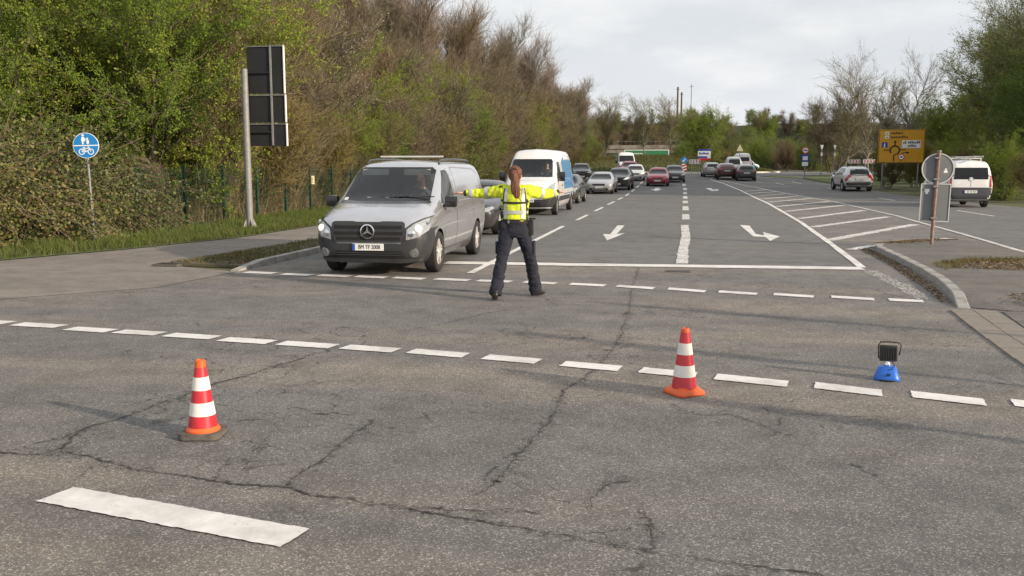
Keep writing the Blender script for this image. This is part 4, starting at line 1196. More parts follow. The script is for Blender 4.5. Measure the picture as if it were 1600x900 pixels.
# ---------------------------------------------------------------- silver van in front
def silver_van(loc, rzv):
    root = empty('van', loc, rzv)
    tag(root, 'silver van with dark bumper and roof rails, halted in front of the police officer', 'van')
    P = paint('silver_paint', (0.54, 0.55, 0.575), 0.65, 0.22)
    keys = [(0.00, .58, .34, .66, .56, .66, .74, .52, .86, .89),
            (0.05, .74, .25, .82, .56, .80, .80, .64, .91, .95),
            (0.16, .83, .21, .91, .58, .88, .86, .74, .97, 1.01),
            (0.38, .87, .20, .955, .62, .925, .93, .80, 1.04, 1.085),
            (0.70, .885, .20, .965, .64, .94, .99, .83, 1.105, 1.155),
            (0.92, .89, .20, .965, .65, .945, 1.03, .84, 1.16, 1.205),
            (1.02, .89, .20, .965, .66, .945, 1.05, .835, 1.22, 1.265),
            (1.40, .89, .20, .965, .68, .945, 1.10, .80, 1.49, 1.545),
            (1.72, .89, .20, .965, .70, .945, 1.12, .775, 1.705, 1.775),
            (1.92, .89, .20, .965, .70, .945, 1.13, .77, 1.775, 1.85),
            (2.25, .89, .20, .965, .70, .945, 1.14, .775, 1.81, 1.885),
            (3.20, .89, .20, .965, .70, .945, 1.15, .785, 1.82, 1.90),
            (4.40, .89, .21, .965, .70, .945, 1.15, .785, 1.815, 1.895),
            (4.90, .88, .24, .955, .70, .935, 1.15, .775, 1.79, 1.87),
            (5.06, .85, .30, .93, .70, .905, 1.14, .75, 1.72, 1.80),
            (5.14, .78, .38, .86, .70, .84, 1.10, .69, 1.56, 1.64)]
    bm = car_shell(keys, 6, 2, 2)
    S = Surf(bm, root)
    WS = [(-.775, 1.17), (.775, 1.17), (.70, 1.70), (.62, 1.755), (-.62, 1.755), (-.70, 1.70)]
    SW = [(1.17, 1.135), (2.10, 1.15), (2.17, 1.20), (2.12, 1.675), (2.05, 1.71), (1.83, 1.695)]
    cut = [arches((0.90, 4.10), 0.395, 0.965, 0.345),
           MB().prism(WS, XZ, 0.55, 2.14).mesh('ws_cut', M_CABIN),
           MB().prism(SW, YZ, -1.3, 1.3).mesh('sw_cut', M_CABIN)]
    body_from(bm, 'van_body', P, root, cut)
    S.patch('windscreen', WS, 'F', M_GLASS_C, -0.004, 0.08)
    fr = 0.035
    # black surround of the windscreen
    S.patch('windscreen_band', [(-.80, 1.15), (.80, 1.15), (.775, 1.20), (-.775, 1.20)], 'F', M_BLACKG, 0.002)
    S.patch('side_window', SW, 'L', M_GLASS_C, -0.004, 0.08, mirror=True)
    S.seam([(1.36, 1.135), (1.36, 1.30)], 'L', 0.035, True, 0.004, 'window_post', M_BLACKG)
    # pressed side panels with a raised frame
    S.seam([(2.42, 1.20), (2.42, 1.70), (2.50, 1.755), (4.30, 1.73), (4.62, 1.62), (4.68, 1.22), (4.60, 1.16), (2.50, 1.15), (2.42, 1.20)], 'L', 0.022, True, 0.003, 'panel_line', pmat('panel_line', (0.30, 0.30, 0.31), 0.5, 0.5))
    # lower cladding, bumper
    B = [(-.95, .24), (.95, .24), (.96, .74), (.88, .78), (.62, .70), (.54, .54), (-.54, .54), (-.62, .70), (-.88, .78), (-.96, .74)]
    S.patch('front_bumper', B, 'F', M_PLASTIC, 0.010, 0.07)
    S.patch('bumper_corner', [(0.02, .23), (.50, .23), (.52, .40), (.56, .60), (.52, .74), (.30, .80), (.05, .72)], 'L', M_PLASTIC, 0.012, 0.07, mirror=True)
    S.patch('sill', [(1.33, .24), (3.68, .24), (3.68, .34), (1.33, .34)], 'L', P, 0.012, 0.2, mirror=True)
    # grille
    GR = [(-.55, .56), (.55, .56), (.615, .70), (.60, .86), (.56, .885), (-.56, .885), (-.60, .86), (-.615, .70)]
    g_ = S.patch('grille', GR, 'F', M_PLASTIC, 0.024, 0.06)
    for zc, hw in ((.80, .555), (.705, .57), (.62, .53)):
        S.patch('grille_slot', [(-hw, zc - .026), (hw, zc - .026), (hw, zc + .026), (-hw, zc + .026)], 'F', M_DARK, 0.0275, 0.06, parent=g_)
    gy = S.hit(0, .73, 'F')[0].y - 0.036
    m = MB().lathe([(0.118, 0), (0.118, -0.012), (0.100, -0.020), (0.098, 0)], 40, 'Y', (0, gy, .735), close=True)
    for k in range(3):
        a = math.pi / 2 + k * 2 * math.pi / 3
        m.prism([(math.cos(a) * .106, .735 + math.sin(a) * .106), (math.cos(a + 1.05) * .022, .735 + math.sin(a + 1.05) * .022), (0, .735), (math.cos(a - 1.05) * .022, .735 + math.sin(a - 1.05) * .022)], XZ, gy - 0.018, gy - 0.002)
    m.build('star_badge', M_CHROME, root, 30)
    MB().lathe([(0.0, 0.004), (0.10, 0.004), (0.10, 0.012), (0, 0.012)], 32, 'Y', (0, gy, .735)).build('badge_backing', M_DARK, root)
    # lower air intake with slats, chrome-less
    S.patch('lower_intake', [(-.60, .335), (.60, .335), (.54, .425), (-.54, .425)], 'F', M_DARK, 0.016, 0.06)
    for zc in (.362, .395):
        S.patch('intake_slat', [(-.57, zc - .008), (.57, zc - .008), (.57, zc + .008), (-.57, zc + .008)], 'F', M_PLASTIC, 0.026, 0.08)
    S.patch('bumper_lip', [(-.80, .265), (.80, .265), (.84, .31), (-.84, .31)], 'F', M_PLASTIC, 0.028, 0.08)
    # headlights
    HL = [(.62, .60), (.80, .64), (.915, .74), (.945, .87), (.935, .955), (.86, .915), (.72, .835), (.635, .77)]
    hl = S.patch('headlight', HL, 'F', M_LAMP, 0.016, 0.045, mirror=True)
    for sg, h_ in zip((1, -1), hl):
        for u, v, rr in ((.70, .70, .058), (.80, .775, .062), (.885, .86, .040)):
            p, nn = S.hit(sg * u, v, 'F')
            mm = MB().lathe([(0.0, -0.012), (rr * .7, -0.010), (rr, 0.002), (rr, 0.012)], 24, 'Y')
            o = mm.build('reflector', M_DRL if (rr > .06) else M_CHROME, h_, 40); o.location = p + nn * 0.018
            o.rotation_euler = (0, 0, sg * 0.35)
    S.patch('headlight_bezel', [(.60, .575), (.83, .615), (.95, .73), (.97, .89), (.95, .985), (.86, .94), (.71, .862), (.60, .78)], 'F', M_PLASTIC, 0.012, 0.05, mirror=True)
    for sg in (1, -1):
        p, nn = S.hit(sg * .735, .40, 'F')
        mm = MB().lathe([(0.0, -0.006), (0.05, -0.004), (0.056, 0.004), (0.075, 0.006), (0.078, 0.02)], 28, 'Y')
        o = mm.build('fog_light', M_LAMPD, root, 40); o.location = p + nn * 0.022; o.rotation_euler = (0, 0, sg * 0.22)
    # doors: gaps, handles
    S.seam([(1.31, .36), (1.31, .74)], 'L', 0.010, True)
    S.seam([(2.24, .36), (2.24, 1.15), (2.22, 1.45), (2.14, 1.74)], 'L', 0.012, True)
    S.seam([(1.30, .36), (2.24, .36)], 'L', 0.010, True)
    S.seam([(2.24, .36), (3.55, .36)], 'L', 0.010, True)
    S.seam([(3.72, .80), (3.72, 1.15)], 'L', 0.010, True)
    S.seam([(2.30, .93), (3.70, .98), (4.80, .98)], 'L', 0.010, True, name='crease_line', mat=pmat('panel_line', (0.3, 0.3, 0.3)))
    for sg in (1, -1):
        p, nn = S.hit(2.12, 1.04, 'L' if sg > 0 else 'R')
        o = MB().box(-.016, .016, -.085, .085, -.018, .018, .010).build('door_handle', P, root, 40); o.location = p + nn * 0.022
    # roof rails
    for sg in (1, -1):
        pts = [S.hit(sg * .66, y, 'T')[0] + Vector((0, 0, .002 + h)) for y, h in ((2.05, .0), (2.18, .05), (2.6, .058), (3.4, .058), (4.3, .055), (4.5, .048), (4.62, .0))]
        MB().tube(pts, 0.017, 8).build('roof_rail', M_BLACKG, root, 50)
    MB().box(-.60, .60, 2.62, 2.68, 1.935, 1.965, .01).build('roof_bar_or_glint', M_ALLOY, root)  # pale bar built to stand for the bright highlight on the roof rail
    for x in (-.22, .22):
        MB().tube([(x, 1.02, 1.245), (x + .30, 1.00, 1.255), (x + .62, 1.005, 1.262)], 0.010, 6).build('wiper', M_BLACKG, root)
    # tail lights, rear
    S.patch('tail_light', [(.80, .95), (.90, .95), (.86, 1.40), (.76, 1.40)], 'B', M_TAIL, 0.01, mirror=True)
    S.patch('rear_window', [(-.62, 1.15), (.62, 1.15), (.54, 1.46), (-.54, 1.46)], 'B', M_GLASS_D, 0.006)
    mirror_part(root, .955, 1.30, 1.17, M_BLACKG, 0.105, 0.20)
    for y, st in ((0.90, 0.0), (4.10, 0.0)):
        for sg in (1, -1): add_wheel(root, sg * 0.855, y, 0.345, 'alloy', st)
    plate(root, S.hit(0, .485, 'F')[0].y - 0.028, .485, -1, 'BM TF 2008')
    # cabin
    MB().box(-.80, .80, 1.02, 1.42, 1.16, 1.215, .03).box(.18, .66, 1.38, 1.46, 1.17, 1.26, .03).build('dashboard', M_DASH, root, 40)
    MB().lathe([(.185, -.014), (.20, 0), (.185, .014), (.17, 0)], 28, 'Y', (.42, 1.50, 1.20), close=True).build('steering_wheel', M_BLACKG, root)
    for x, w in ((.42, .24), (-.40, .38)):
        MB().box(x - w, x + w, 1.93, 2.06, 1.14, 1.50, .05).box(x - .13, x + .13, 1.94, 2.03, 1.50, 1.70, .04).build('seat', M_SEATF, root, 40)
    for x in (.36, -.40):
        o = MB().box(x - .24, x + .24, 1.70, 1.72, 1.615, 1.72, .008).build('sun_visor', M_VISOR, root); 
    for x, y, w, r_ in ((-.20, 1.12, .16, .2), (-.02, 1.10, .10, -.3), (.12, 1.13, .07, .1)):
        o = MB().box(-w, w, -.10, .10, 0, .004).build('paper_sheet', M_PAPER, root); o.location = (x, y, 1.222); o.rotation_euler = (R(-14), 0, r_)
    S.patch('sticker', [(-.745, 1.185), (-.665, 1.185), (-.672, 1.245), (-.74, 1.245)], 'F', M_PAPER, 0.001)
    return root, S
VAN_LOC = (-4.95, 14.04, 0.004)
van, vanS = silver_van(VAN_LOC, R(1.2))

# ---------------------------------------------------------------- white panel van
def panel_van(loc, rzv, name, label, white, stripe=None, H=2.48, detail=True, sidecol=None):
    root = empty(name, loc, rzv)
    tag(root, label, 'van')
    k = (H - 0.2) / 2.28
    z = lambda v: 0.2 + (v - 0.2) * k if v > 1.3 else v
    keys = [(0.00, .62, .36, .74, .60, .74, .82, .60, 1.00, 1.06), (0.06, .80, .26, .90, .60, .88, .88, .72, 1.08, 1.14), (0.20, .88, .22, .98, .62, .95, .96, .80, 1.16, 1.22),
            (0.55, .92, .22, 1.03, .66, .99, 1.06, .86, 1.28, 1.33), (0.85, .93, .22, 1.035, .68, 1.0, 1.12, .88, z(1.40), z(1.46)), (1.15, .93, .22, 1.035, .7, 1.0, 1.18, .87, z(1.75), z(1.82)),
            (1.45, .93, .22, 1.035, .7, 1.0, 1.22, .85, z(2.06), z(2.15)), (1.75, .93, .22, 1.035, .7, 1.0, 1.25, .84, z(2.26), z(2.36)), (2.15, .93, .22, 1.035, .7, 1.005, 1.3, .84, z(2.36), z(2.46)),
            (4.0, .93, .22, 1.035, .7, 1.005, 1.3, .84, z(2.38), z(2.48)), (5.7, .93, .24, 1.035, .7, 1.005, 1.3, .83, z(2.36), z(2.46)), (6.05, .90, .3, 1.01, .7, .98, 1.3, .80, z(2.30), z(2.40)), (6.15, .82, .36, .95, .7, .92, 1.3, .74, z(2.2), z(2.28))]
    bm = car_shell(keys, 5, 2, 2)
    S = Surf(bm, root)
    WS = [(-.83, 1.40), (.83, 1.40), (.76, z(2.00)), (.70, z(2.07)), (-.70, z(2.07)), (-.76, z(2.00))]
    SW = [(1.20, 1.32), (2.05, 1.32), (2.05, z(1.95)), (1.55, z(1.98))]
    cut = [arches((0.86, 5.19 - 0.0), 0.40, 1.035, 0.345)]
    if detail:
        cut += [MB().prism(WS, XZ, 0.45, 2.2).mesh('ws_cut', M_CABIN), MB().prism(SW, YZ, -1.4, 1.4).mesh('sw_cut', M_CABIN)]
    body_from(bm, name + '_body', white, root, cut)
    gm = M_GLASS_C if detail else M_GLASS_D
    go = -0.004 if detail else 0.004
    S.patch('windscreen', WS, 'F', gm, go)
    S.patch('side_window', SW, 'L', gm, go, mirror=True)
    S.patch('bumper', [(-1.03, .24), (1.03, .24), (1.03, .70), (.80, .78), (.66, .60), (-.66, .60), (-.80, .78), (-1.03, .70)], 'F', M_PLASTIC, 0.012, 0.08)
    S.patch('bumper_corner', [(.02, .24), (.44, .24), (.46, .50), (.55, .74), (.2, .80)], 'L', M_PLASTIC, 0.012, 0.08, mirror=True)
    S.patch('grille', [(-.52, .80), (.52, .80), (.58, .90), (-.58, .90)], 'F', M_DARK, 0.012)
    S.patch('lower_grille', [(-.50, .36), (.50, .36), (.50, .50), (-.50, .50)], 'F', M_DARK, 0.02)
    S.patch('headlight', [(.68, .80), (.86, .84), (.96, .98), (.95, 1.20), (.86, 1.15), (.72, .98)], 'F', M_LAMP, 0.012, 0.06, mirror=True)
    S.patch('side_moulding', [(1.4, .50), (4.66, .50), (4.66, .68), (1.4, .68)], 'L', M_PLASTIC, 0.014, 0.3, mirror=True)
    S.patch('side_moulding', [(5.7, .50), (6.0, .50), (6.0, .68), (5.7, .68)], 'L', M_PLASTIC, 0.014, 0.3, mirror=True)
    if stripe:
        S.patch('blue_panel', [(2.75, .72), (6.05, .72), (6.05, z(2.20)), (3.55, z(2.25)), (2.55, z(1.95)), (2.75, 1.5)], 'L', stripe, 0.003, 0.25, mirror=True)
    S.seam([(1.30, .36), (1.30, .9), (1.12, 1.25)], 'L', 0.014, True)
    S.seam([(2.18, .36), (2.18, 1.3), (2.15, z(2.05))], 'L', 0.014, True)
    for sg in (1, -1):
        p, nn = S.hit(2.05, 1.08, 'L' if sg > 0 else 'R')
        o = MB().box(-.016, .016, -.08, .08, -.018, .018, .008).build('door_handle', M_PLASTIC, root); o.location = p + nn * 0.02
    S.patch('rear_window', [(-.75, 1.35), (.75, 1.35), (.70, z(1.95)), (-.70, z(1.95))], 'B', M_GLASS_D, 0.006)
    S.patch('tail_light', [(.86, .80), (.94, .80), (.90, 1.35), (.82, 1.35)], 'B', M_TAIL, 0.01, mirror=True)
    mirror_part(root, 1.03, 1.18, 1.42, M_BLACKG, 0.11, 0.36)
    for y in (0.86, 5.19):
        for sg in (1, -1): add_wheel(root, sg * 0.92, y, 0.345, 'steel')
    plate(root, S.hit(0, .56, 'F')[0].y - 0.02, .55)
    if detail:
        MB().box(-.86, .86, 0.95, 1.40, 1.36, 1.43, .03).build('dashboard', M_DASH, root)
        for x, w in ((.48, .26), (-.42, .42)):
            MB().box(x - w, x + w, 1.96, 2.10, 1.35, 1.78, .05).box(x - .13, x + .13, 1.97, 2.07, 1.78, 1.98, .04).build('seat', M_SEATF, root, 40)
        for x, w in ((-.10, .17), (-.55, .10)):
            o = MB().box(-w, w, -.05, .05, 0, .004).build('paper_sheet', M_PAPER, root); o.location = (x, 1.02, 1.45); o.rotation_euler = (R(-40), 0, .1)
    return root, S
M_WHITE = paint('white_paint', (0.74, 0.74, 0.73))
M_BLUEP = paint('blue_panel', (0.10, 0.30, 0.62))
wvan, wvanS = panel_van((-5.62, 33.2, 0.004), 0.0, 'panel_van', 'tall white panel van with blue rear side, waiting behind the police officer', M_WHITE, M_BLUEP)

# ---------------------------------------------------------------- ordinary cars
CARK = {
 'hatch': dict(L=4.25, W=.895, H=1.46, wb=(.82, 3.40), r=.315, keys=lambda H: [(0, .52, .34, .60, .52, .60, .64, .46, .72, .74), (.06, .70, .24, .78, .52, .76, .68, .58, .78, .80), (.22, .80, .20, .87, .54, .83, .74, .66, .84, .87), (.60, .83, .19, .895, .56, .86, .82, .72, .92, .96),
      (1.10, .83, .19, .895, .58, .87, .88, .74, .98, 1.02), (1.30, .83, .19, .895, .58, .87, .90, .73, 1.06, 1.10), (1.75, .83, .19, .895, .6, .87, .92, .64, H - .13, H - .08), (2.10, .83, .19, .895, .6, .875, .93, .62, H - .05, H), (2.9, .83, .19, .895, .62, .875, .95, .62, H - .06, H - .01), (3.65, .82, .2, .89, .64, .86, .97, .60, H - .12, H - .07), (3.95, .80, .24, .87, .64, .84, .97, .58, H - .25, H - .20), (4.18, .74, .32, .82, .64, .79, .95, .58, 1.02, 1.06), (4.25, .62, .40, .72, .64, .70, .88, .50, .92, .95)],
      ws=(.98, 1.30), sw=[(1.62, .93), (3.45, .97), (3.60, 1.10), (3.35, 1.33), (2.15, 1.37), (1.95, 1.32)], rw=(1.03, 1.30, .58, .5)),
 'sedan': dict(L=4.75, W=.915, H=1.44, wb=(.85, 3.68), r=.325, keys=lambda H: [(0, .52, .34, .60, .52, .60, .62, .46, .70, .72), (.06, .72, .24, .80, .52, .78, .66, .60, .76, .78), (.24, .82, .20, .885, .54, .85, .72, .68, .82, .85), (.65, .85, .19, .915, .56, .88, .80, .74, .90, .935),
      (1.25, .85, .19, .915, .58, .89, .87, .76, .96, 1.0), (1.45, .85, .19, .915, .58, .89, .89, .74, 1.03, 1.07), (1.95, .85, .19, .915, .6, .89, .92, .64, H - .13, H - .08), (2.35, .85, .19, .915, .6, .895, .93, .62, H - .05, H), (3.0, .85, .19, .915, .62, .895, .94, .62, H - .07, H - .02), (3.55, .85, .2, .91, .64, .885, .95, .62, H - .22, H - .17), (4.05, .84, .22, .90, .64, .87, .95, .68, 1.05, 1.09), (4.55, .80, .26, .87, .64, .83, .93, .66, 1.0, 1.03), (4.70, .72, .33, .80, .64, .77, .88, .58, .94, .97), (4.75, .62, .40, .72, .62, .70, .82, .50, .87, .89)],
      ws=(.965, 1.28), sw=[(1.85, .93), (3.55, .97), (3.80, 1.02), (3.30, 1.29), (2.40, 1.36), (2.15, 1.30)], rw=(1.08, 1.26, .60, .52)),
 'suv': dict(L=4.30, W=.925, H=1.60, wb=(.85, 3.53), r=.345, keys=lambda H: [(0, .56, .40, .66, .60, .66, .80, .52, .90, .92), (.06, .74, .30, .83, .60, .81, .84, .64, .94, .96), (.20, .83, .25, .90, .62, .87, .88, .72, .98, 1.01), (.60, .86, .24, .925, .64, .90, .94, .76, 1.04, 1.08),
      (1.10, .86, .24, .925, .66, .90, .98, .78, 1.08, 1.13), (1.28, .86, .24, .925, .66, .90, 1.0, .76, 1.16, 1.21), (1.72, .86, .24, .925, .68, .90, 1.02, .66, H - .13, H - .08), (2.10, .86, .24, .925, .68, .905, 1.03, .64, H - .05, H), (3.0, .86, .24, .925, .70, .905, 1.05, .64, H - .05, H), (3.75, .85, .26, .92, .72, .895, 1.08, .62, H - .10, H - .05), (4.05, .83, .3, .90, .72, .87, 1.08, .61, H - .24, H - .18), (4.23, .78, .36, .86, .72, .83, 1.05, .60, 1.18, 1.22), (4.30, .68, .44, .77, .72, .75, .98, .52, 1.05, 1.08)],
      ws=(1.09, 1.44), sw=[(1.62, 1.03), (3.45, 1.08), (3.66, 1.22), (3.45, 1.44), (2.15, 1.49), (1.95, 1.44)], rw=(1.16, 1.42, .60, .52)),
}
def car(kind, loc, rzv, col, name, label, cat='car', lamps=M_LAMP, group=None, lit=False, metal=0.35, hgt=None, wheel='alloy', extra=None):
    c = CARK[kind]; H = hgt or c['H']; W = c['W']; L = c['L']
    root = empty(name, loc, rzv); tag(root, label, cat, group)
    keys = c['keys'](H); bm = car_shell(keys, 4, 2, 2); S = Surf(bm, root)
    body_from(bm, name + '_body', col, root, [arches(c['wb'], c['r'] + .045, W, c['r'])])
    z0, z1 = c['ws']; dz = H - c['H']; z1 += dz
    S.patch('windscreen', [(-.70, z0), (.70, z0), (.60, z1 - .04), (.54, z1), (-.54, z1), (-.60, z1 - .04)], 'F', M_GLASS_D, 0.004)
    sw = [(a, b + (dz if b > 1.2 else 0)) for a, b in c['sw']]
    S.patch('side_window', sw, 'L', M_GLASS_D, 0.005, mirror=True)
    mid = (sw[0][0] + sw[1][0]) / 2 + .15
    S.seam([(mid, sw[0][1]), (mid - .06, sw[4][1] - .02)], 'L', 0.05, True, 0.008, 'window_post', M_BLACKG)
    r0, r1, w0, w1 = c['rw']; r1 += dz
    S.patch('rear_window', [(-w0, r0), (w0, r0), (w1, r1), (-w1, r1)], 'B', M_GLASS_D, 0.006)
    hz = keys[1][6]
    S.patch('headlight', [(.46, hz - .06), (.74, hz - .03), (.84, hz + .05), (.80, hz + .10), (.62, hz + .05)], 'F', M_DRL if lit else lamps, 0.010, 0.06, mirror=True)
    S.patch('grille', [(-.38, hz - .10), (.38, hz - .10), (.42, hz + .03), (-.42, hz + .03)], 'F', M_BLACKG, 0.010, 0.08)
    S.patch('lower_grille', [(-.62, .28), (.62, .28), (.56, .42), (-.56, .42)], 'F', M_DARK, 0.010, 0.1)
    tz = keys[-2][6]
    S.patch('tail_light', [(.50, tz - .10), (.80, tz - .14), (.80, tz + .06), (.52, tz + .02)], 'B', M_TAIL, 0.012, 0.08, mirror=True)
    S.patch('rear_bumper', [(-.80, .34), (.80, .34), (.78, .50), (-.78, .50)], 'B', M_PLASTIC, 0.012, 0.12)
    S.seam([(c['wb'][0] + .42, .32), (c['wb'][0] + .42, .75), (sw[0][0] - .2, sw[0][1] - .05)], 'L', 0.012, True)
    S.seam([(mid, .32), (mid, sw[0][1] - .02)], 'L', 0.012, True)
    S.seam([(c['wb'][1] - .42, .34), (c['wb'][1] - .30, .72), (sw[1][0] + .02, sw[1][1] - .03)], 'L', 0.012, True)
    mirror_part(root, W - .03, sw[0][0] - .02, sw[0][1] + .06, M_BLACKG if lit else col, 0.08, 0.13)
    for y in c['wb']:
        for sg in (1, -1): add_wheel(root, sg * (W - .115), y, c['r'], wheel)
    plate(root, S.hit(0, .47, 'F')[0].y - 0.018, .46)
    plate(root, S.hit(0, tz - .22, 'B')[0].y + 0.022, tz - .22, 1)
    if extra: extra(root, S)
    return root, S
def gz(y): return zg(y)
def pitch(root, y0, y1, rot180=False):
    """let the car stand on the rising road"""
    a = math.atan2(zg(y1) - zg(y0), y1 - y0)
    root.rotation_euler.x = -a if rot180 else a
CP = {k: paint('car_paint_' + k, v, mt) for k, v, mt in [('black', (0.018, 0.019, 0.022), .2), ('anthracite', (0.055, 0.058, 0.062), .4), ('silver', (0.46, 0.47, 0.49), .5), ('red', (0.36, 0.020, 0.048), .25), ('darkred', (0.085, 0.022, 0.026), .3),
      ('grey', (0.36, 0.37, 0.37), .4), ('white', (0.72, 0.72, 0.71), 0), ('palegrey', (0.58, 0.59, 0.60), .1), ('teal', (0.06, 0.36, 0.33), .2), ('bluegrey', (0.14, 0.16, 0.19), .4), ('brightred', (0.42, 0.04, 0.04), .1)]}
def put(kind, x, y, rdeg, col, name, label, **kw):
    r, S = car(kind, (x, y, gz(y)), R(rdeg), CP[col], name, label, **kw)
    L = CARK[kind]['L']
    if rdeg > 90 or rdeg < -90: pitch(r, y - L, y, True)
    else: pitch(r, y, y + L)
    return r, S
put('sedan', -5.62, 22.9, 0, 'black', 'sedan', 'dark car half hidden between the silver van and the police officer', lamps=M_LAMP)
put('hatch', -5.92, 44.4, -1, 'anthracite', 'hatchback', 'dark grey car right behind the white and blue van', lamps=M_LAMP)
put('sedan', -5.45, 60.2, -1, 'silver', 'sedan', 'silver saloon in the waiting queue between two dark cars', lamps=M_LAMP)
put('suv', -4.75, 66.9, -2, 'black', 'suv', 'black car with one bright headlight at the front right of the queue', lit=True)
put('hatch', -5.1, 73.6, 0, 'anthracite', 'hatchback', 'dark car roof showing behind the black car in the queue', lamps=M_LAMP)
put('suv', -9.0, 82.5, 8, 'black', 'suv', 'dark car whose roof shows above the silver saloon at the left of the queue', lamps=M_LAMP)
put('hatch', -4.35, 84, 2, 'white', 'hatchback', 'white car far back in the queue next to the red car', lit=True)
put('suv', -5.2, 91, 4, 'brightred', 'suv', 'bright red car behind the white car far back in the queue', lamps=M_LAMP)
put('hatch', -2.05, 73.8, 0, 'red', 'hatchback', 'crimson hatchback in the lane beside the queue', lamps=M_LAMPD)
put('hatch', -0.75, 81.0, 3, 'anthracite', 'hatchback', 'dark car following the crimson hatchback', lamps=M_LAMP)
put('hatch', 2.5, 97.2, 184, 'grey', 'hatchback', 'small grey car driving away left of the dark red estate')
put('suv', 3.75, 91.4, 182, 'darkred', 'estate_car', 'dark red estate seen from behind near the roundabout', hgt=1.5)
put('hatch', 5.45, 88.6, 180, 'anthracite', 'hatchback', 'black car seen from behind entering the roundabout, nearest of its group', lit=False)
put('suv', 4.9, 101.5, 182, 'silver', 'people_carrier', 'silver people carrier rising behind the dark red estate', hgt=1.95)
put('hatch', 8.3, 116.5, 142, 'teal', 'hatchback', 'turquoise small car turning right at the roundabout')
put('suv', 8.9, 124.5, 150, 'white', 'suv', 'white car beyond the turquoise car at the roundabout')
r_, S_ = panel_van((-6.1, 101.5, zg(101)), R(8), 'panel_van', 'white panel van far back in the queue before the roundabout mound', M_WHITE, None, 2.5, False)
r_, S_ = panel_van((6.6, 116, zg(112)), R(180), 'panel_van', 'white van roof showing above the black car at the roundabout', M_WHITE, None, 2.3, False)

# grey crossover on the right carriageway
def kia_extra(root, S):
    S.patch('rear_cladding', [(-.90, .30), (.90, .30), (.90, .58), (-.90, .58)], 'B', M_PLASTIC, 0.016, 0.1)
    S.patch('tail_blade', [(.60, .92), (.72, .98), (.86, .80), (.84, .68), (.76, .72), (.70, .86)], 'B', M_TAIL, 0.018, 0.06, mirror=True)
    S.patch('hatch_band', [(-.62, 1.02), (.62, 1.02), (.60, 1.16), (-.60, 1.16)], 'B', M_BLACKG, 0.009, 0.1)
    S.patch('silver_trim', [(-.74, .60), (.74, .60), (.70, .66), (-.70, .66)], 'B', M_CHROME, 0.018, 0.1)
    for y in (.85, 3.53):
        S.seam([(y - .42, .40), (y - .34, .60), (y - .18, .76), (y, .80), (y + .18, .76), (y + .34, .60), (y + .42, .40)], 'L', 0.08, True, 0.010, 'arch_trim', M_PLASTIC)
    S.patch('sill_cladding', [(1.30, .28), (3.08, .28), (3.08, .42), (1.30, .42)], 'L', M_PLASTIC, 0.014, 0.2, mirror=True)
    for sg in (1, -1):
        pts = [S.hit(sg * .56, y, 'T')[0] + Vector((0, 0, h)) for y, h in ((2.0, .0), (2.1, .035), (3.4, .035), (3.55, 0))]
        MB().tube(pts, 0.015, 6).build('roof_rail', M_BLACKG, root)
kia, _s = put('suv', 11.45, 70.9, 184, 'palegrey', 'crossover_car', 'light grey crossover with angular red tail lights driving away on the right', extra=kia_extra, hgt=1.62)

kia.scale = (1.07, 1.07, 1.07)
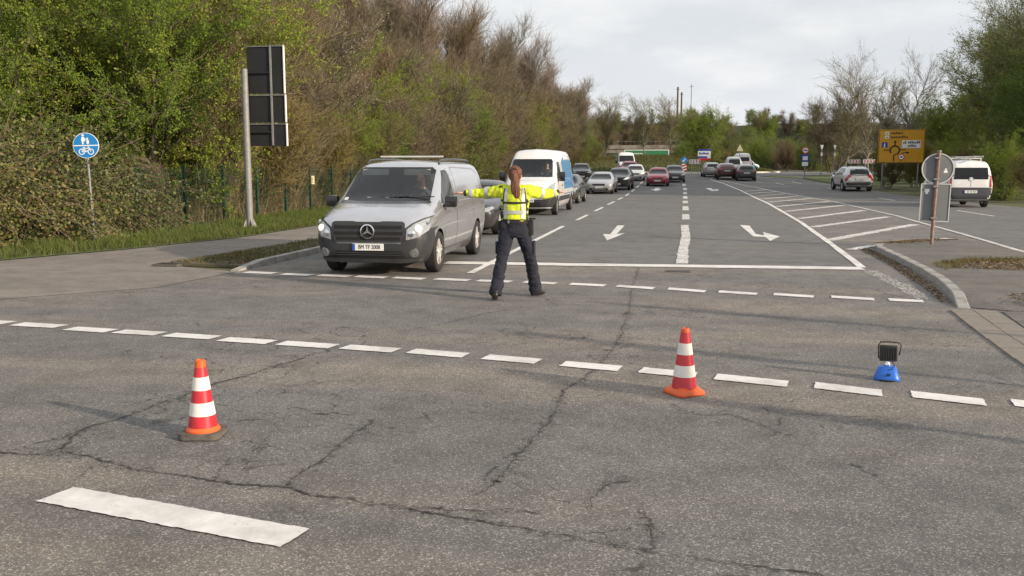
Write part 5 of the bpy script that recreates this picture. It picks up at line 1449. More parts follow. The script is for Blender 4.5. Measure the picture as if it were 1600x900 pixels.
# white compact van with ladders on its roof
def compact_van(loc, rzv):
    root = empty('compact_van', loc, rzv); tag(root, 'white compact van with ladders on the roof, driving away behind the round sign', 'van')
    H = 2.0
    keys = [(0, .54, .36, .62, .56, .62, .74, .48, .84, .86), (.06, .74, .27, .82, .56, .80, .80, .62, .92, .95), (.22, .84, .23, .90, .60, .86, .88, .70, 1.0, 1.04), (.65, .86, .22, .915, .64, .88, 1.0, .76, 1.13, 1.17), (.95, .86, .22, .915, .66, .89, 1.06, .78, 1.20, 1.25),
            (1.15, .86, .22, .915, .66, .89, 1.1, .78, 1.32, 1.37), (1.55, .86, .22, .915, .68, .89, 1.12, .74, 1.72, 1.78), (1.85, .86, .22, .915, .7, .895, 1.14, .73, H - .13, H - .05), (2.3, .86, .22, .915, .7, .9, 1.15, .735, H - .08, H), (3.9, .86, .24, .915, .7, .9, 1.15, .73, H - .09, H - .01), (4.22, .84, .30, .90, .7, .885, 1.15, .71, H - .16, H - .08), (4.33, .80, .36, .87, .7, .86, 1.12, .68, H - .30, H - .24), (4.36, .72, .42, .80, .7, .80, 1.05, .62, 1.55, 1.6)]
    bm = car_shell(keys, 5, 2, 2); S = Surf(bm, root)
    body_from(bm, 'compact_van_body', M_WHITE, root, [arches((.90, 3.62), .36, .915, .32)])
    S.patch('windscreen', [(-.74, 1.24), (.74, 1.24), (.64, 1.80), (-.64, 1.80)], 'F', M_GLASS_D, .004)
    S.patch('side_window', [(1.30, 1.18), (2.20, 1.18), (2.20, 1.72), (1.70, 1.72)], 'L', M_GLASS_D, .004, mirror=True)
    S.patch('rear_window', [(-.68, 1.18), (-.10, 1.18), (-.08, 1.13), (.08, 1.13), (.10, 1.18), (.68, 1.18), (.64, 1.66), (-.64, 1.66)], 'B', M_GLASS_D, .008, 0.08)
    S.patch('rear_bumper', [(-.90, .36), (.90, .36), (.91, .84), (-.91, .84)], 'B', pmat('dark_bumper', (0.045, 0.05, 0.058), 0.6), .012, 0.08)
    S.patch('tail_light', [(.74, .86), (.88, .86), (.86, 1.46), (.75, 1.30)], 'B', M_TAIL, .014, 0.06, mirror=True)
    S.patch('headlight', [(.55, .78), (.80, .82), (.88, .98), (.80, .96)], 'F', M_LAMP, .01, 0.06, mirror=True)
    S.seam([(0, .86), (0, 1.12)], 'B', .012, False)
    p, nn = S.hit(0, 1.18, 'B')
    MB().lathe([(0, .02), (.075, .016), (.095, .0), (.095, -.01)], 24, 'Y', p).build('badge_boss', M_WHITE, root, 40)
    MB().lathe([(.045, .022), (.06, .028), (.07, .018), (.045, .018)], 20, 'Y', p, close=True).build('badge_ring', M_CHROME, root, 40)
    plate(root, S.hit(0, .66, 'B')[0].y + .03, .66, 1)
    mirror_part(root, .90, 1.35, 1.20, M_BLACKG, .09, .2)
    for y in (.90, 3.62):
        for sg in (1, -1): add_wheel(root, sg * .80, y, .32, 'steel')
    for y in (1.95, 3.3):
        MB().box(-.72, .72, y - .02, y + .02, H + .03, H + .07).box(-.70, -.66, y - .02, y + .02, H - .08, H + .05).box(.66, .70, y - .02, y + .02, H - .08, H + .05).build('roof_bar_or_glint', M_ALLOY, root)
    return root
cv = compact_van((12.25, 48.1, 0.006), R(181.5)); cv.scale = (1.05, 1.05, 1.05)
def ladder(loc, L, w, rot, label):
    m = empty('ladder', loc); m.rotation_euler = rot
    for sg in (1, -1):
        MB().box(sg * w / 2 - .014, sg * w / 2 + .014, 0, L, -.03, .03).build('rail', M_ALLOY, m)
    for i in range(int(L / .28)):
        MB().tube([(-w / 2, .15 + i * .28, 0), (w / 2, .15 + i * .28, 0)], .013, 6).build('rung', M_ALLOY, m)
    tag(m, label, 'ladder')
ladder((12.02, 43.9, 2.22), 3.6, .40, (0, 0, R(1.5)), 'aluminium ladder on the left of the white compact van roof')
ladder((12.58, 43.3, 2.23), 3.6, .34, (0, 0, R(-1)), 'aluminium ladder on the right of the white compact van roof, jutting out behind')

# green box lorry passing under the bridge
lorry = empty('box_lorry', (-6.8, 172, zg(172)), R(0)); tag(lorry, 'green lorry box with white frame passing behind the roundabout mound', 'lorry')
M_GREENC = pmat('lorry_green', (0.035, 0.20, 0.085), 0.5, var=0.1)
MB().box(-4.0, 4.0, -1.25, 1.25, 1.05, 3.82, .03).build('cargo_box', M_GREENC, lorry)
fm = MB()
for a in ((-4.03, 4.03, 3.70, 3.86), (-4.03, 4.03, 1.02, 1.16), (-4.03, -3.90, 1.16, 3.70), (3.90, 4.03, 1.16, 3.70)):
    fm.box(a[0], a[1], -1.28, -1.24, a[2], a[3])
fm.build('box_frame', M_PLATE, lorry)
lm = MB()
for i in range(9): lm.box(-3.5 + i * .32, -3.28 + i * .32, -1.262, -1.25, 3.02, 3.24)
for i in range(5): lm.box(-2.3 + i * .3, -2.08 + i * .3, -1.262, -1.25, 2.62, 2.78)
lm.build('lettering', M_PLATE, lorry)
MB().box(-6.1, -4.2, -1.2, 1.2, .5, 3.0, .15).build('cab', M_GREENC, lorry, 40)
MB().box(-6.0, 4.0, -.45, .45, .55, 1.0).build('chassis', M_DARK, lorry)
for x in (-5.3, 1.8, 3.0):
    for y in (-1.0, 1.0):
        w = empty('wheel', (x, y, .5), R(90)); w.parent = lorry; w.scale = (1.5,) * 3
        link('tyre', wheel_meshes('steel')[0], w); link('rim', wheel_meshes('steel')[1], w)
# ============================================================ cones, lamp, signs, fence, bridge
M_CONE_R = pmat('cone_red', (0.52, 0.022, 0.035), 0.35, var=0.12, scale=14, coat=0.3, dirt=((0.30, 0.03, 0.03), 12, 0.60))
M_CONE_W = pmat('cone_white', (0.76, 0.73, 0.68), 0.4, var=0.07, scale=14, dirt=((0.55, 0.52, 0.46), 10, 0.62))
M_CONE_O = pmat('cone_orange', (0.72, 0.12, 0.025), 0.45, var=0.12, scale=12, dirt=((0.40, 0.12, 0.05), 9, 0.58))
M_RUBBER = pmat('recycled_rubber', (0.105, 0.094, 0.080), 0.95, var=0.3, scale=20, bmp=(40, 0.5, 0.006))
M_GALV = pmat('galvanised', (0.235, 0.235, 0.23), 0.6, 0.25, var=0.14, scale=10, dirt=((0.30, 0.28, 0.25), 6, 0.58))
M_RUSTY = pmat('rusty_pole', (0.25, 0.19, 0.165), 0.7, 0.25, var=0.2, scale=8, dirt=((0.22, 0.095, 0.055), 5, 0.45))
M_SIGNB = pmat('sign_back_grey', (0.17, 0.18, 0.185), 0.55, 0.2, var=0.1, scale=3)
M_SIGNRIM = pmat('sign_rim', (0.62, 0.62, 0.60), 0.4, 0.4, var=0.06)
M_BLACKB = pmat('sign_back_black', (0.012, 0.0125, 0.013), 0.8, var=0.2, scale=3)
M_BLUE = pmat('sign_blue', (0.012, 0.19, 0.50), 0.4, var=0.05)
M_WHITES = pmat('sign_white', (0.78, 0.78, 0.77), 0.45, var=0.04)
M_YELLOW = pmat('sign_yellow', (0.60, 0.30, 0.010), 0.5, var=0.05, scale=2)
M_SRED = pmat('sign_red', (0.50, 0.015, 0.02), 0.45)
M_FENCE = pmat('fence_green', (0.014, 0.048, 0.028), 0.6, var=0.2)

def cone(loc, label, base, tilt=0.0, rzv=0.0):
    root = empty('traffic_cone', loc, rzv); tag(root, label, 'traffic cone', 'cones on the crossing')
    z0 = 0.045 if base == 'rubber' else 0.028
    Hc = 0.50
    rad = lambda z: 0.108 - (0.108 - 0.036) * (z / Hc)
    if base == 'rubber':
        m = MB(); s, c = 0.152, 0.045
        m.prism([(-s, -s + c), (-s + c, -s), (s - c, -s), (s, -s + c), (s, s - c), (s - c, s), (-s + c, s), (-s, s - c)], XY, 0.0, 0.042)
        bmesh.ops.bevel(m.bm, geom=[e for e in m.bm.edges], offset=0.006, segments=2, affect='EDGES')
        m.build('weighted_base', M_RUBBER, root, 40)
        MB().lathe([(.122, z0 - .004), (.122, z0 + .008), (.113, z0 + .018), (.106, z0 + .03)], 36).build('foot_flange', M_CONE_O, root, 40)
    else:
        m = MB(); s, c = 0.135, 0.03
        oct_ = lambda k, z: [(x * k, y * k, z) for x, y in ((-s, -s + c), (-s + c, -s), (s - c, -s), (s, -s + c), (s, s - c), (s - c, s), (-s + c, s), (-s, s - c))]
        rings = [[m.bm.verts.new(p) for p in oct_(k, z)] for k, z in ((1.0, 0.0), (1.02, 0.010), (0.96, 0.028), (0.80, 0.045), (0.66, 0.062))]
        for a, b in zip(rings, rings[1:]):
            for j in range(8): m.bm.faces.new((a[j], a[(j + 1) % 8], b[(j + 1) % 8], b[j]))
        m.bm.faces.new(rings[0][::-1]); m.bm.faces.new(rings[-1])
        m.build('square_foot', M_CONE_O, root, 50)
        z0 = 0.035
    bands = [(0.02, 0.115, M_CONE_R, 0), (0.115, 0.21, M_CONE_W, .002), (0.21, 0.30, M_CONE_R, .0), (0.30, 0.395, M_CONE_W, .002), (0.395, 0.465 if base == 'rubber' else 0.485, M_CONE_R, 0)]
    for a, b, mt, e in bands:
        MB().lathe([(rad(a) + e, z0 + a), (rad(b) + e, z0 + b)], 40).build('red_band' if mt == M_CONE_R else 'white_band', mt, root, 60)
    a = bands[-1][1]
    MB().lathe([(rad(a) - .001, z0 + a), (rad(a) - .004, z0 + Hc + .012), (.022, z0 + Hc + .02), (.020, z0 + Hc - .03)], 28).build('cone_tip', M_CONE_O, root, 50)
    root.rotation_euler = (tilt, 0, rzv)
    return root
cone((-3.07, 5.40, 0.004), 'red and white cone on a dark rubber base, standing front left', 'rubber', 0, R(12)).scale = (.90, .90, .90)
cone((0.04, 7.14, 0.004), 'red and white cone with orange foot, standing in the middle of the crossing', 'plain', 0, R(38)).scale = (.93, .93, .93)

# site lamp
lamp = empty('site_lamp', (1.70, 7.93, 0.004), R(-8)); tag(lamp, 'black floodlight with handle on a blue battery base, right of the middle cone', 'lamp')
lamp.scale = (.86, .86, .86)
M_LBLUE = pmat('lamp_blue', (0.012, 0.125, 0.55), 0.4, var=0.06, coat=0.2)
m = MB()
prof = [(-.098, 0.0), (-.098, .012), (-.092, .03), (-.062, .128), (-.050, .135)]
rings = []
for k, z in ((.118, 0.0), (.121, .014), (.112, .036), (.080, .125), (.066, .133)):
    rings.append([m.bm.verts.new((k * math.copysign(abs(math.cos(t)) ** .6, math.cos(t)), .82 * k * math.copysign(abs(math.sin(t)) ** .6, math.sin(t)), z)) for t in [2 * math.pi * j / 28 for j in range(28)]])
for a, b in zip(rings, rings[1:]):
    for j in range(28): m.bm.faces.new((a[j], a[(j + 1) % 28], b[(j + 1) % 28], b[j]))
m.bm.faces.new(rings[0][::-1]); m.bm.faces.new(rings[-1])
m.build('battery_base', M_LBLUE, lamp, 45)
MB().lathe([(.117, -.001), (.119, .006), (.112, .012)], 28).build('base_rim', M_INK, lamp)
m = MB().prism([(-.010, .062), (.006, .055), (.006, .075)], XZ, -.104, -.082).prism([(.016, .056), (.022, .050), (.022, .074), (.016, .070)], XZ, -.104, -.082)
m.build('base_emblem', M_INK, lamp)
MB().lathe([(.030, .13), (.034, .145), (.022, .165), (.022, .185)], 20).build('swivel_neck', M_CHROME, lamp, 40)
hd = MB().box(-.080, .080, -.028, .028, -.078, .078, .014)
for i in range(7): hd.box(-.070 + i * .022, -.062 + i * .022, -.040, -.028, -.055, .055)
h_ = hd.build('lamp_head', M_INK, lamp, 40); h_.location = (.003, 0, .255); h_.rotation_euler = (R(-12), 0, 0)
MB().box(-.070, .070, .028, .031, -.060, .060).build('lamp_lens', M_LAMP, h_)
MB().tube([(-.088, 0, -.05), (-.090, 0, .07), (-.075, -.012, .105), (.0, -.012, .11), (.09, -.012, .105), (.112, -.01, .08), (.098, 0, -.01)], .0065, 8).build('carry_handle', M_INK, h_, 50)
MB().tube([(.03, -.02, .19), (.06, -.05, .15), (.04, -.066, .115), (.0, -.072, .105)], .004, 6).build('lamp_cable', M_INK, lamp)

# ------------------------------------------------------------ blue foot and cycle path sign
def ring_prism(m, cx, cz, r, w, d0, d1, n=28, a0=0, a1=360):
    for i in range(n):
        t0, t1 = R(a0 + (a1 - a0) * i / n), R(a0 + (a1 - a0) * (i + 1) / n)
        m.prism([(cx + (r - w / 2) * math.cos(t0), cz + (r - w / 2) * math.sin(t0)), (cx + (r + w / 2) * math.cos(t0), cz + (r + w / 2) * math.sin(t0)), (cx + (r + w / 2) * math.cos(t1), cz + (r + w / 2) * math.sin(t1)), (cx + (r - w / 2) * math.cos(t1), cz + (r - w / 2) * math.sin(t1))], XZ, d0, d1)
def bar(m, a, b, w, d0, d1):
    a, b = Vector(a), Vector(b); d = (b - a).normalized(); n = Vector((d.y, -d.x)) * w / 2
    m.prism([tuple(a + n), tuple(b + n), tuple(b - n), tuple(a - n)], XZ, d0, d1)
def disc2(m, cx, cz, r, d0, d1, n=20):
    m.prism([(cx + r * math.cos(2 * math.pi * i / n), cz + r * math.sin(2 * math.pi * i / n)) for i in range(n)], XZ, d0, d1)
bs = empty('path_sign', (-13.88, 19.8, 0.0), R(8)); bs.rotation_euler = (0, R(-1.2), R(14)); tag(bs, 'blue round sign with pedestrians above a bicycle on a thin pole', 'sign')
MB().tube([(0, 0.02, -.1), (0, 0.02, 2.36)], .030, 12).build('pole', M_GALV, bs, 50)
cz = 2.27
d = empty('sign_plate'); d.parent = bs; d.location = (0, -0.035, cz)
m = MB(); disc2(m, 0, 0, .30, 0, .02, 48); m.build('sign_back', M_WHITES, d)
m = MB(); disc2(m, 0, 0, .288, -.003, .0005, 48); m.build('blue_face', M_BLUE, d)
m = MB(); bar(m, (-.285, 0), (.285, 0), .022, -.006, -.001)
# adult and child
disc2(m, -.055, .238, .027, -.006, -.001); m.prism([(-.085, .20), (-.025, .20), (-.012, .095), (-.045, .10), (-.048, .03), (-.082, .03), (-.082, .10), (-.100, .11)], XZ, -.006, -.001)
disc2(m, .045, .160, .020, -.006, -.001); m.prism([(.022, .135), (.070, .135), (.082, .075), (.066, .03), (.030, .03), (.020, .07)], XZ, -.006, -.001)
bar(m, (-.022, .17), (.030, .115), .014, -.006, -.001)
m.build('walkers', M_WHITES, d)
m = MB()
for cx in (-.105, .105): ring_prism(m, cx, -.145, .062, .018, -.006, -.001)
for a, b in (((-.105, -.145), (-.045, -.065)), ((-.045, -.065), (.075, -.065)), ((.075, -.065), (.105, -.145)), ((-.055, -.085), (.015, -.145)), ((.015, -.145), (.078, -.07)), ((.015, -.145), (-.105, -.145)), ((.075, -.065), (.065, -.035)), ((.04, -.035), (.075, -.03)), ((-.075, -.045), (-.025, -.045)), ((-.055, -.05), (-.045, -.07))):
    bar(m, a, b, .016, -.006, -.001)
m.build('bicycle', M_WHITES, d)

# ------------------------------------------------------------ large sign seen from behind
sb = empty('direction_board', (-12.22, 24.57, 0.0), 0); tag(sb, 'tall black back of a three-part sign on a thick grey pole by the fence', 'sign')
MB().tube([(0, 0, -.1), (0, 0, 4.5)], [.098, .088], 20).build('pole', M_GALV, sb, 50)
m = MB()
for a in range(4):
    t = R(45 + 90 * a); m.prism([(0.10, 0), (0.24, 0), (0.10, .30)], lambda u, v, dd, t=t: Vector((u * math.cos(t) - dd * math.sin(t), u * math.sin(t) + dd * math.cos(t), v)), -.008, .008)
m.build('pole_foot', M_GALV, sb)
for z0, z1, xo in ((2.36, 2.99, .03), (3.02, 3.79, .015), (3.82, 5.14, 0)):
    p = MB().box(.02, 1.12 + xo, .13, .155, z0, z1, .006).build('sign_panel', M_BLACKB, sb)
    MB().box(1.12 + xo, 1.15 + xo, .10, .158, z0, z1).build('panel_edge', M_WHITES, p)
    MB().box(.02, 1.12 + xo, .10, .128, z1 - .03, z1 - .005).build('panel_rail', M_SIGNB, p)
MB().box(.72, .765, .085, .128, 2.38, 5.15).build('mounting_bar', M_GALV, sb)
for z in (2.75, 4.4):
    MB().box(-.14, .72, .06, .10, z - .02, z + .02).build('bracket', M_BLACKB, sb)

# ------------------------------------------------------------ fence
fence = empty('mesh_fence', (-15.5, 25, 0)); tag(fence, 'green wire mesh fence in front of the left roadside wood', 'fence')
fx = lambda y: -14.75 - 0.02 * (y - 25)
ys = [23.0, 25.5, 28.0, 30.5, 33.0, 35.5, 38.0, 40.5, 43, 45.5, 48]
post = MB().box(-.045, .045, -.04, .04, -.1, 1.85, .004).mesh('post', M_FENCE)
for y in ys: link('post', post, fence, (fx(y) + 15.5, y - 25, 0))
m = MB()
for i in range(25): m.box(-.004, .004, i * .1 + .05 - .004, i * .1 + .05 + .004, .05, 1.70)
for z in (.06, .30, .55, .80, 1.05, 1.30, 1.55, 1.69): m.box(-.007, .007, 0.02, 2.48, z - .005, z + .005)
pan = m.mesh('wire_panel', M_FENCE)
for y in ys[:-1]: link('wire_panel', pan, fence, (fx(y + 1.2) + 15.5, y - 25, 0))
nt = empty('notice_plate', (-14.95, 35.6, 1.25)); tag(nt, 'small pale yellow notice plate on the green fence right of the thick pole', 'sign')
MB().box(-.13, .13, -.01, .01, -.17, .17).build('plate', pmat('notice_yellow', (0.68, 0.62, 0.36), .6), nt)
m = MB()
for z in (.09, .03, -.04, -.10): m.box(-.08, .08, -.013, -.009, z - .012, z + .012)
m.build('lettering', M_INK, nt); nt.rotation_euler = (0, 0, R(30))

# ------------------------------------------------------------ signs on the island, seen from behind
ip = empty('island_sign', (5.33, 21.28, 0.11), 0); ip.rotation_euler = (0, R(1.0), 0); ip.scale = (.87, .87, .87); tag(ip, 'grey backs of a round and a rectangular sign on a rusty island pole', 'sign')
MB().tube([(0, 0, -.05), (0, 0, .9), (.02, 0, 2.28)], .042, 14).build('pole', M_RUSTY, ip, 50)
MB().tube([(.02, 0, 2.28), (.02, 0, 2.31)], .050, 14).build('pole_cap', M_GALV, ip, 50)
rs = empty('round_plate'); rs.parent = ip; rs.location = (.03, .055, 1.86)
m = MB(); disc2(m, 0, 0, .36, 0, .006, 56); m.build('plate_back', M_SIGNB, rs)
m = MB(); ring_prism(m, 0, 0, .368, .026, -.014, .014, 56); m.build('plate_rim', M_SIGNRIM, rs)
MB().box(.14, .23, -.004, .0, -.10, -.04).box(.165, .205, -.004, .0, -.04, .01).build('sticker', M_WHITES, rs)
rp = empty('square_plate'); rp.parent = ip; rp.location = (0.02, .055, 1.02)
m = MB(); m.box(-.335, .335, 0, .006, -.45, .45, 0); m.build('plate_back', M_SIGNB, rp)
m = MB()
for a in ((-.35, .35, .45, .472), (-.35, .35, -.472, -.45), (-.35, -.328, -.45, .45), (.328, .35, -.45, .45)): m.box(a[0], a[1], -.014, .014, a[2], a[3])
m.build('plate_rim', M_SIGNRIM, rp)
MB().box(-.26, -.15, -.004, 0, .26, .34).box(-.24, -.18, -.004, 0, .21, .26).build('sticker', M_WHITES, rp)
for z in (2.12, 1.60, 1.42, .64):
    MB().box(-.075, .075, -.055, .05, z - .022, z + .022, .008).build('clamp', M_GALV, ip)

# ------------------------------------------------------------ yellow direction sign
yg = zg(68)
ysn = empty('direction_sign', (14.72, 68, yg), R(-3)); tag(ysn, 'yellow direction sign with a roundabout diagram on two posts at the right roadside', 'sign')
for x in (-1.15, 1.15): MB().tube([(x, .10, -.1), (x, .10, 4.0)], .055, 12).build('post', M_GALV, ysn, 50)
Z0 = 3.22 - yg
sp = empty('sign_board'); sp.parent = ysn; sp.location = (0, 0, Z0)
MB().box(-1.50, 1.50, 0, .05, -1.15, 1.15, .02).build('board', M_YELLOW, sp)
m = MB()
for a in ((-1.47, 1.47, 1.10, 1.13), (-1.47, 1.47, -1.13, -1.10), (-1.47, -1.44, -1.10, 1.10), (1.44, 1.47, -1.10, 1.10)): m.box(a[0], a[1], -.008, .002, a[2], a[3])
m.build('border', M_INK, sp)
m = MB(); ring_prism(m, -.42, -.28, .30, .10, -.010, -.002, 30, -60, 215)
bar(m, (-.42, .0), (-.42, .28), .08, -.010, -.002); m.prism([(-.52, .24), (-.32, .24), (-.42, .42)], XZ, -.010, -.002)
bar(m, (-1.14, -.26), (-.70, -.26), .06, -.010, -.002); bar(m, (-.12, -.24), (.28, -.24), .06, -.010, -.002)
bar(m, (-.47, -1.02), (-.47, -.62), .08, -.010, -.002); bar(m, (-.47, -.62), (-.30, -.52), .08, -.010, -.002)
bar(m, (0, -1.0), (.02, -.62), .06, -.010, -.002); bar(m, (0, -.56), (.12, -.44), .06, -.010, -.002); bar(m, (.10, -.44), (.40, -.44), .06, -.010, -.002); m.prism([(.36, -.53), (.36, -.35), (.54, -.44)], XZ, -.010, -.002)
m.build('route_diagram', M_INK, sp)
m = MB().box(-1.28, -.90, -.012, -.002, -.08, .27); m.build('motorway_symbol', pmat('motorway_blue', (0.015, 0.045, 0.32), .5), sp)
m = MB(); m.prism([(-1.15, -.07), (-1.06, -.07), (-1.07, .20), (-1.12, .20)], XZ, -.016, -.012); m.build('motorway_lines', M_WHITES, sp)
MB().box(.02, 1.22, -.012, -.002, -.13, .40).build('white_panel', M_WHITES, sp)
for z in (.88, .62):
    MB().box(-1.10, -.84, -.012, -.002, z - .10, z + .10).build('symbol_panel', M_WHITES, sp)
    MB().box(-1.04, -.90, -.015, -.012, z - .05, z + .03).build('symbol', pmat('grey_symbol', (0.2, 0.2, 0.2), .6), sp)
m = MB(); rr = random.Random(9)
def words(m, x0, x1, z, h):
    x = x0
    while x < x1:
        w = rr.uniform(.05, .09); m.box(x, x + w, -.016, -.006, z - h * (.5 if rr.random() < .8 else .7), z + h * rr.choice((.35, .5, .8))); x += w + .035
words(m, -.72, .02, .90, .11); words(m, -.72, .38, .62, .11)
words(m, .10, .28, .24, .13); words(m, .42, 1.12, .24, .13); words(m, .42, .92, .02, .13)
m.build('lettering', M_INK, sp)
m = MB(); disc2(m, .02, -.74, .20, -.012, -.004); m.build('ban_disc', M_WHITES, sp)
m = MB(); ring_prism(m, .02, -.74, .185, .05, -.016, -.010, 24); m.build('ban_ring', M_SRED, sp)
MB().box(-.06, .10, -.016, -.012, -.78, -.70).build('ban_lorry', M_INK, sp)

# ------------------------------------------------------------ small signs at the roundabout
def post_obj(name, loc, h, label, r=.035, mat=None):
    o = empty(name, (loc[0], loc[1], zg(loc[1]))); tag(o, label, 'sign')
    MB().tube([(0, .03, -.1), (0, .03, h)], r, 8).build('pole', mat or M_GALV, o)
    return o
def Zp(o): return o.location.z
o = post_obj('ban_sign', (10.95, 89, 0), 2.9, 'round red-rimmed sign over a blue plate on a pole left of the grey crossover')
m = MB(); disc2(m, 0, 2.65, .32, -.01, .01, 24); m.build('sign_disc', M_WHITES, o)
m = MB(); ring_prism(m, 0, 2.65, .28, .08, -.02, -.01, 24); m.build('sign_ring', M_SRED, o)
MB().box(-.16, .16, -.02, -.01, 2.6, 2.7).build('sign_symbol', M_INK, o)
MB().box(-.36, .36, -.01, .01, 1.62, 2.28).build('blue_plate', pmat('plate_deepblue', (0.03, 0.06, 0.30), .5), o)
MB().box(-.22, .22, -.02, -.01, 1.75, 2.1).build('plate_symbol', M_WHITES, o)
MB().box(-.27, .27, -.01, .01, 1.22, 1.58).build('white_plate', M_WHITES, o)
for x, y, lab in ((13.5, 97, 'left of two slim white-topped posts on the lawn'), (14.6, 96, 'right of two slim white-topped posts on the lawn')):
    o = post_obj('sign_post', (x, y), 3.0, lab, .05, M_GALV)
    m = MB(); m.prism([(-.16, 3.1), (.16, 3.1), (.05, 2.7), (-.05, 2.7)], XZ, -.02, .01); m.box(-.09, .09, -.02, .01, 2.0, 2.35); m.build('sign_plate', M_WHITES, o)
def chevrons(name, loc, n, label, w=.30, z=1.35, h=.5):
    o = empty(name, (loc[0], loc[1], loc[2] if len(loc) > 2 else zg(loc[1]))); tag(o, label, 'sign')
    tot = n * w
    for x in (-tot * .3, tot * .3): MB().tube([(x, .04, -.1), (x, .04, z + h)], .04, 8).build('post', M_GALV, o)
    MB().box(-tot / 2, tot / 2, 0, .03, z, z + h).build('board', M_WHITES, o)
    for i in range(n):
        x = -tot / 2 + w * i + .06
        m = MB().prism([(x, z + .04), (x + w * .35, z + .04), (x + w * .75, z + h / 2), (x + w * .35, z + h - .04), (x, z + h - .04), (x + w * .4, z + h / 2)], XZ, -.01, .002); m.build('red_chevron', M_SRED, o)
    return o
chevrons('chevron_sign', (1.15, 104.3, 0.80), 4, 'red and white chevron board at the front of the roundabout mound')
chevrons('chevron_sign', (15.2, 88.5), 4, 'left of two red and white chevron boards behind the grey crossover', .26, 1.45, .36)
chevrons('chevron_sign', (16.55, 89.0), 4, 'right of two red and white chevron boards behind the grey crossover', .26, 1.45, .36)
o = empty('keep_left_bollard', (0.0, 101.5, zg(101.5))); tag(o, 'red and white striped bollard with a round blue sign at the roundabout entry', 'bollard')
MB().tube([(0, .05, -.1), (0, .05, 2.0)], .04, 8).build('pole', M_GALV, o)
m = MB(); disc2(m, 0, 1.55, .33, -.02, .02, 24); m.build('blue_disc', M_BLUE, o)
m = MB(); bar(m, (.12, 1.70), (-.12, 1.42), .07, -.03, -.02); m.prism([(-.2, 1.36), (.02, 1.38), (-.17, 1.56)], XZ, -.03, -.02); m.build('white_arrow', M_WHITES, o)
MB().box(-.25, .25, -.03, .03, .12, 1.15).build('board', M_WHITES, o)
for k in range(3): 
    z = .14 + k * .33; m = MB(); m.prism([(-.25, z), (.25, z + .2), (.25, z + .38), (-.25, z + .18)], XZ, -.04, -.03); m.build('red_stripe', M_SRED, o)
o = empty('advert_board', (2.3, 112, 2.15)); tag(o, 'white, blue and red banner on the right slope of the roundabout mound', 'banner')
for x in (-.6, .6): MB().tube([(x, .03, -1.2), (x, .03, 1.8)], .04, 8).build('post', M_GALV, o)
MB().box(-.75, .75, -.02, .02, .55, 1.75).build('banner', M_WHITES, o)
MB().box(-.75, .75, -.03, -.02, 1.55, 1.75).box(-.75, .35, -.03, -.02, .72, .95).build('blue_print', pmat('banner_blue', (0.03, 0.05, 0.35), .5), o)
MB().box(-.75, .75, -.03, -.02, .45, .70).build('red_print', M_SRED, o)
m = MB(); words(m, -.6, .55, 1.25, .2)
for v in m.bm.verts: v.co.y -= .02
m.build('lettering', pmat('banner_blue', (0.03, 0.05, 0.35), .5), o)
# warning lamp sign among the cars
o = empty('warning_sign', (6.1, 107, zg(107))); tag(o, 'small pale triangular warning sign above the cars at the roundabout', 'sign')
MB().tube([(0, .03, -.1), (0, .03, 2.9)], .04, 8).build('pole', M_GALV, o)
m = MB(); m.prism([(-.38, 2.5), (.38, 2.5), (0, 3.25)], XZ, -.01, .01); m.build('plate', pmat('sign_cream', (0.70, 0.62, 0.42), .5), o)

# ------------------------------------------------------------ bridge, poles
M_BRC = pmat('bridge_concrete', (0.25, 0.225, 0.19), 0.9, var=0.2, scale=.8, dirt=((0.13, 0.115, 0.095), .5, 0.5))
br = empty('bridge', (-12, 226, 1.15)); tag(br, 'grey concrete road bridge at the far end behind the roundabout', 'bridge')
MB().box(-32, 13, 0, 9, 4.1, 5.7).build('deck', M_BRC, br)
MB().box(-32, 13, -.25, .0, 5.1, 6.0).build('parapet', M_BRC, br)
for x0, x1 in ((-34, -17), (8.5, 14)): MB().box(x0, x1, .5, 8.5, -1, 4.1).build('abutment', M_BRC, br)
m = MB()
for i in range(46): m.box(-32 + i, -31.95 + i, -.12, -.08, 6.0, 6.9)
m.box(-32, 13, -.13, -.07, 6.85, 6.92).build('railing', M_GALV, br)
for x, y, h, r_, lab in ((-2.1, 250, 10.2, .32, 'left of a pair of tall dark poles on the skyline'), (-1.1, 252, 9.0, .30, 'right of a pair of tall dark poles on the skyline'), (1.4, 250, 10.8, .14, 'slender mast on the skyline right of the dark poles')):
    o = empty('tall_pole', (x, y, 12.6)); tag(o, lab, 'pole')
    MB().tube([(0, 0, -1), (0, 0, h)], [r_, r_ * .7], 10).build('pole', M_BARK if r_ > .2 else M_GALV, o)
    MB().tube([(-.5, 0, h - .6), (.5, 0, h - .6)], .08, 6).build('crossarm', M_GALV, o)
# masts at the right-hand corner whose long shadows cross the junction
MASTS = [(9.1, 8.1, 3.4, 'signal mast at the right-hand corner farthest from the crossing lamp'), (6.4, 6.5, 2.75, 'signal mast at the right-hand corner in line with the blue lamp'), (5.6, 4.95, 2.35, 'signal mast at the right-hand corner nearest to the viewer')]
for x, y, h, lab in MASTS:
    o = empty('signal_mast', (x, y, 0)); tag(o, lab, 'mast')
    MB().tube([(0, 0, -.1), (0, 0, h)], [.055, .045], 14).build('pole', M_GALV, o, 50)
    MB().box(-.12, .12, -.14, .02, h - 1.0, h - .15, .03).build('lamp_housing', M_BLACKB, o)
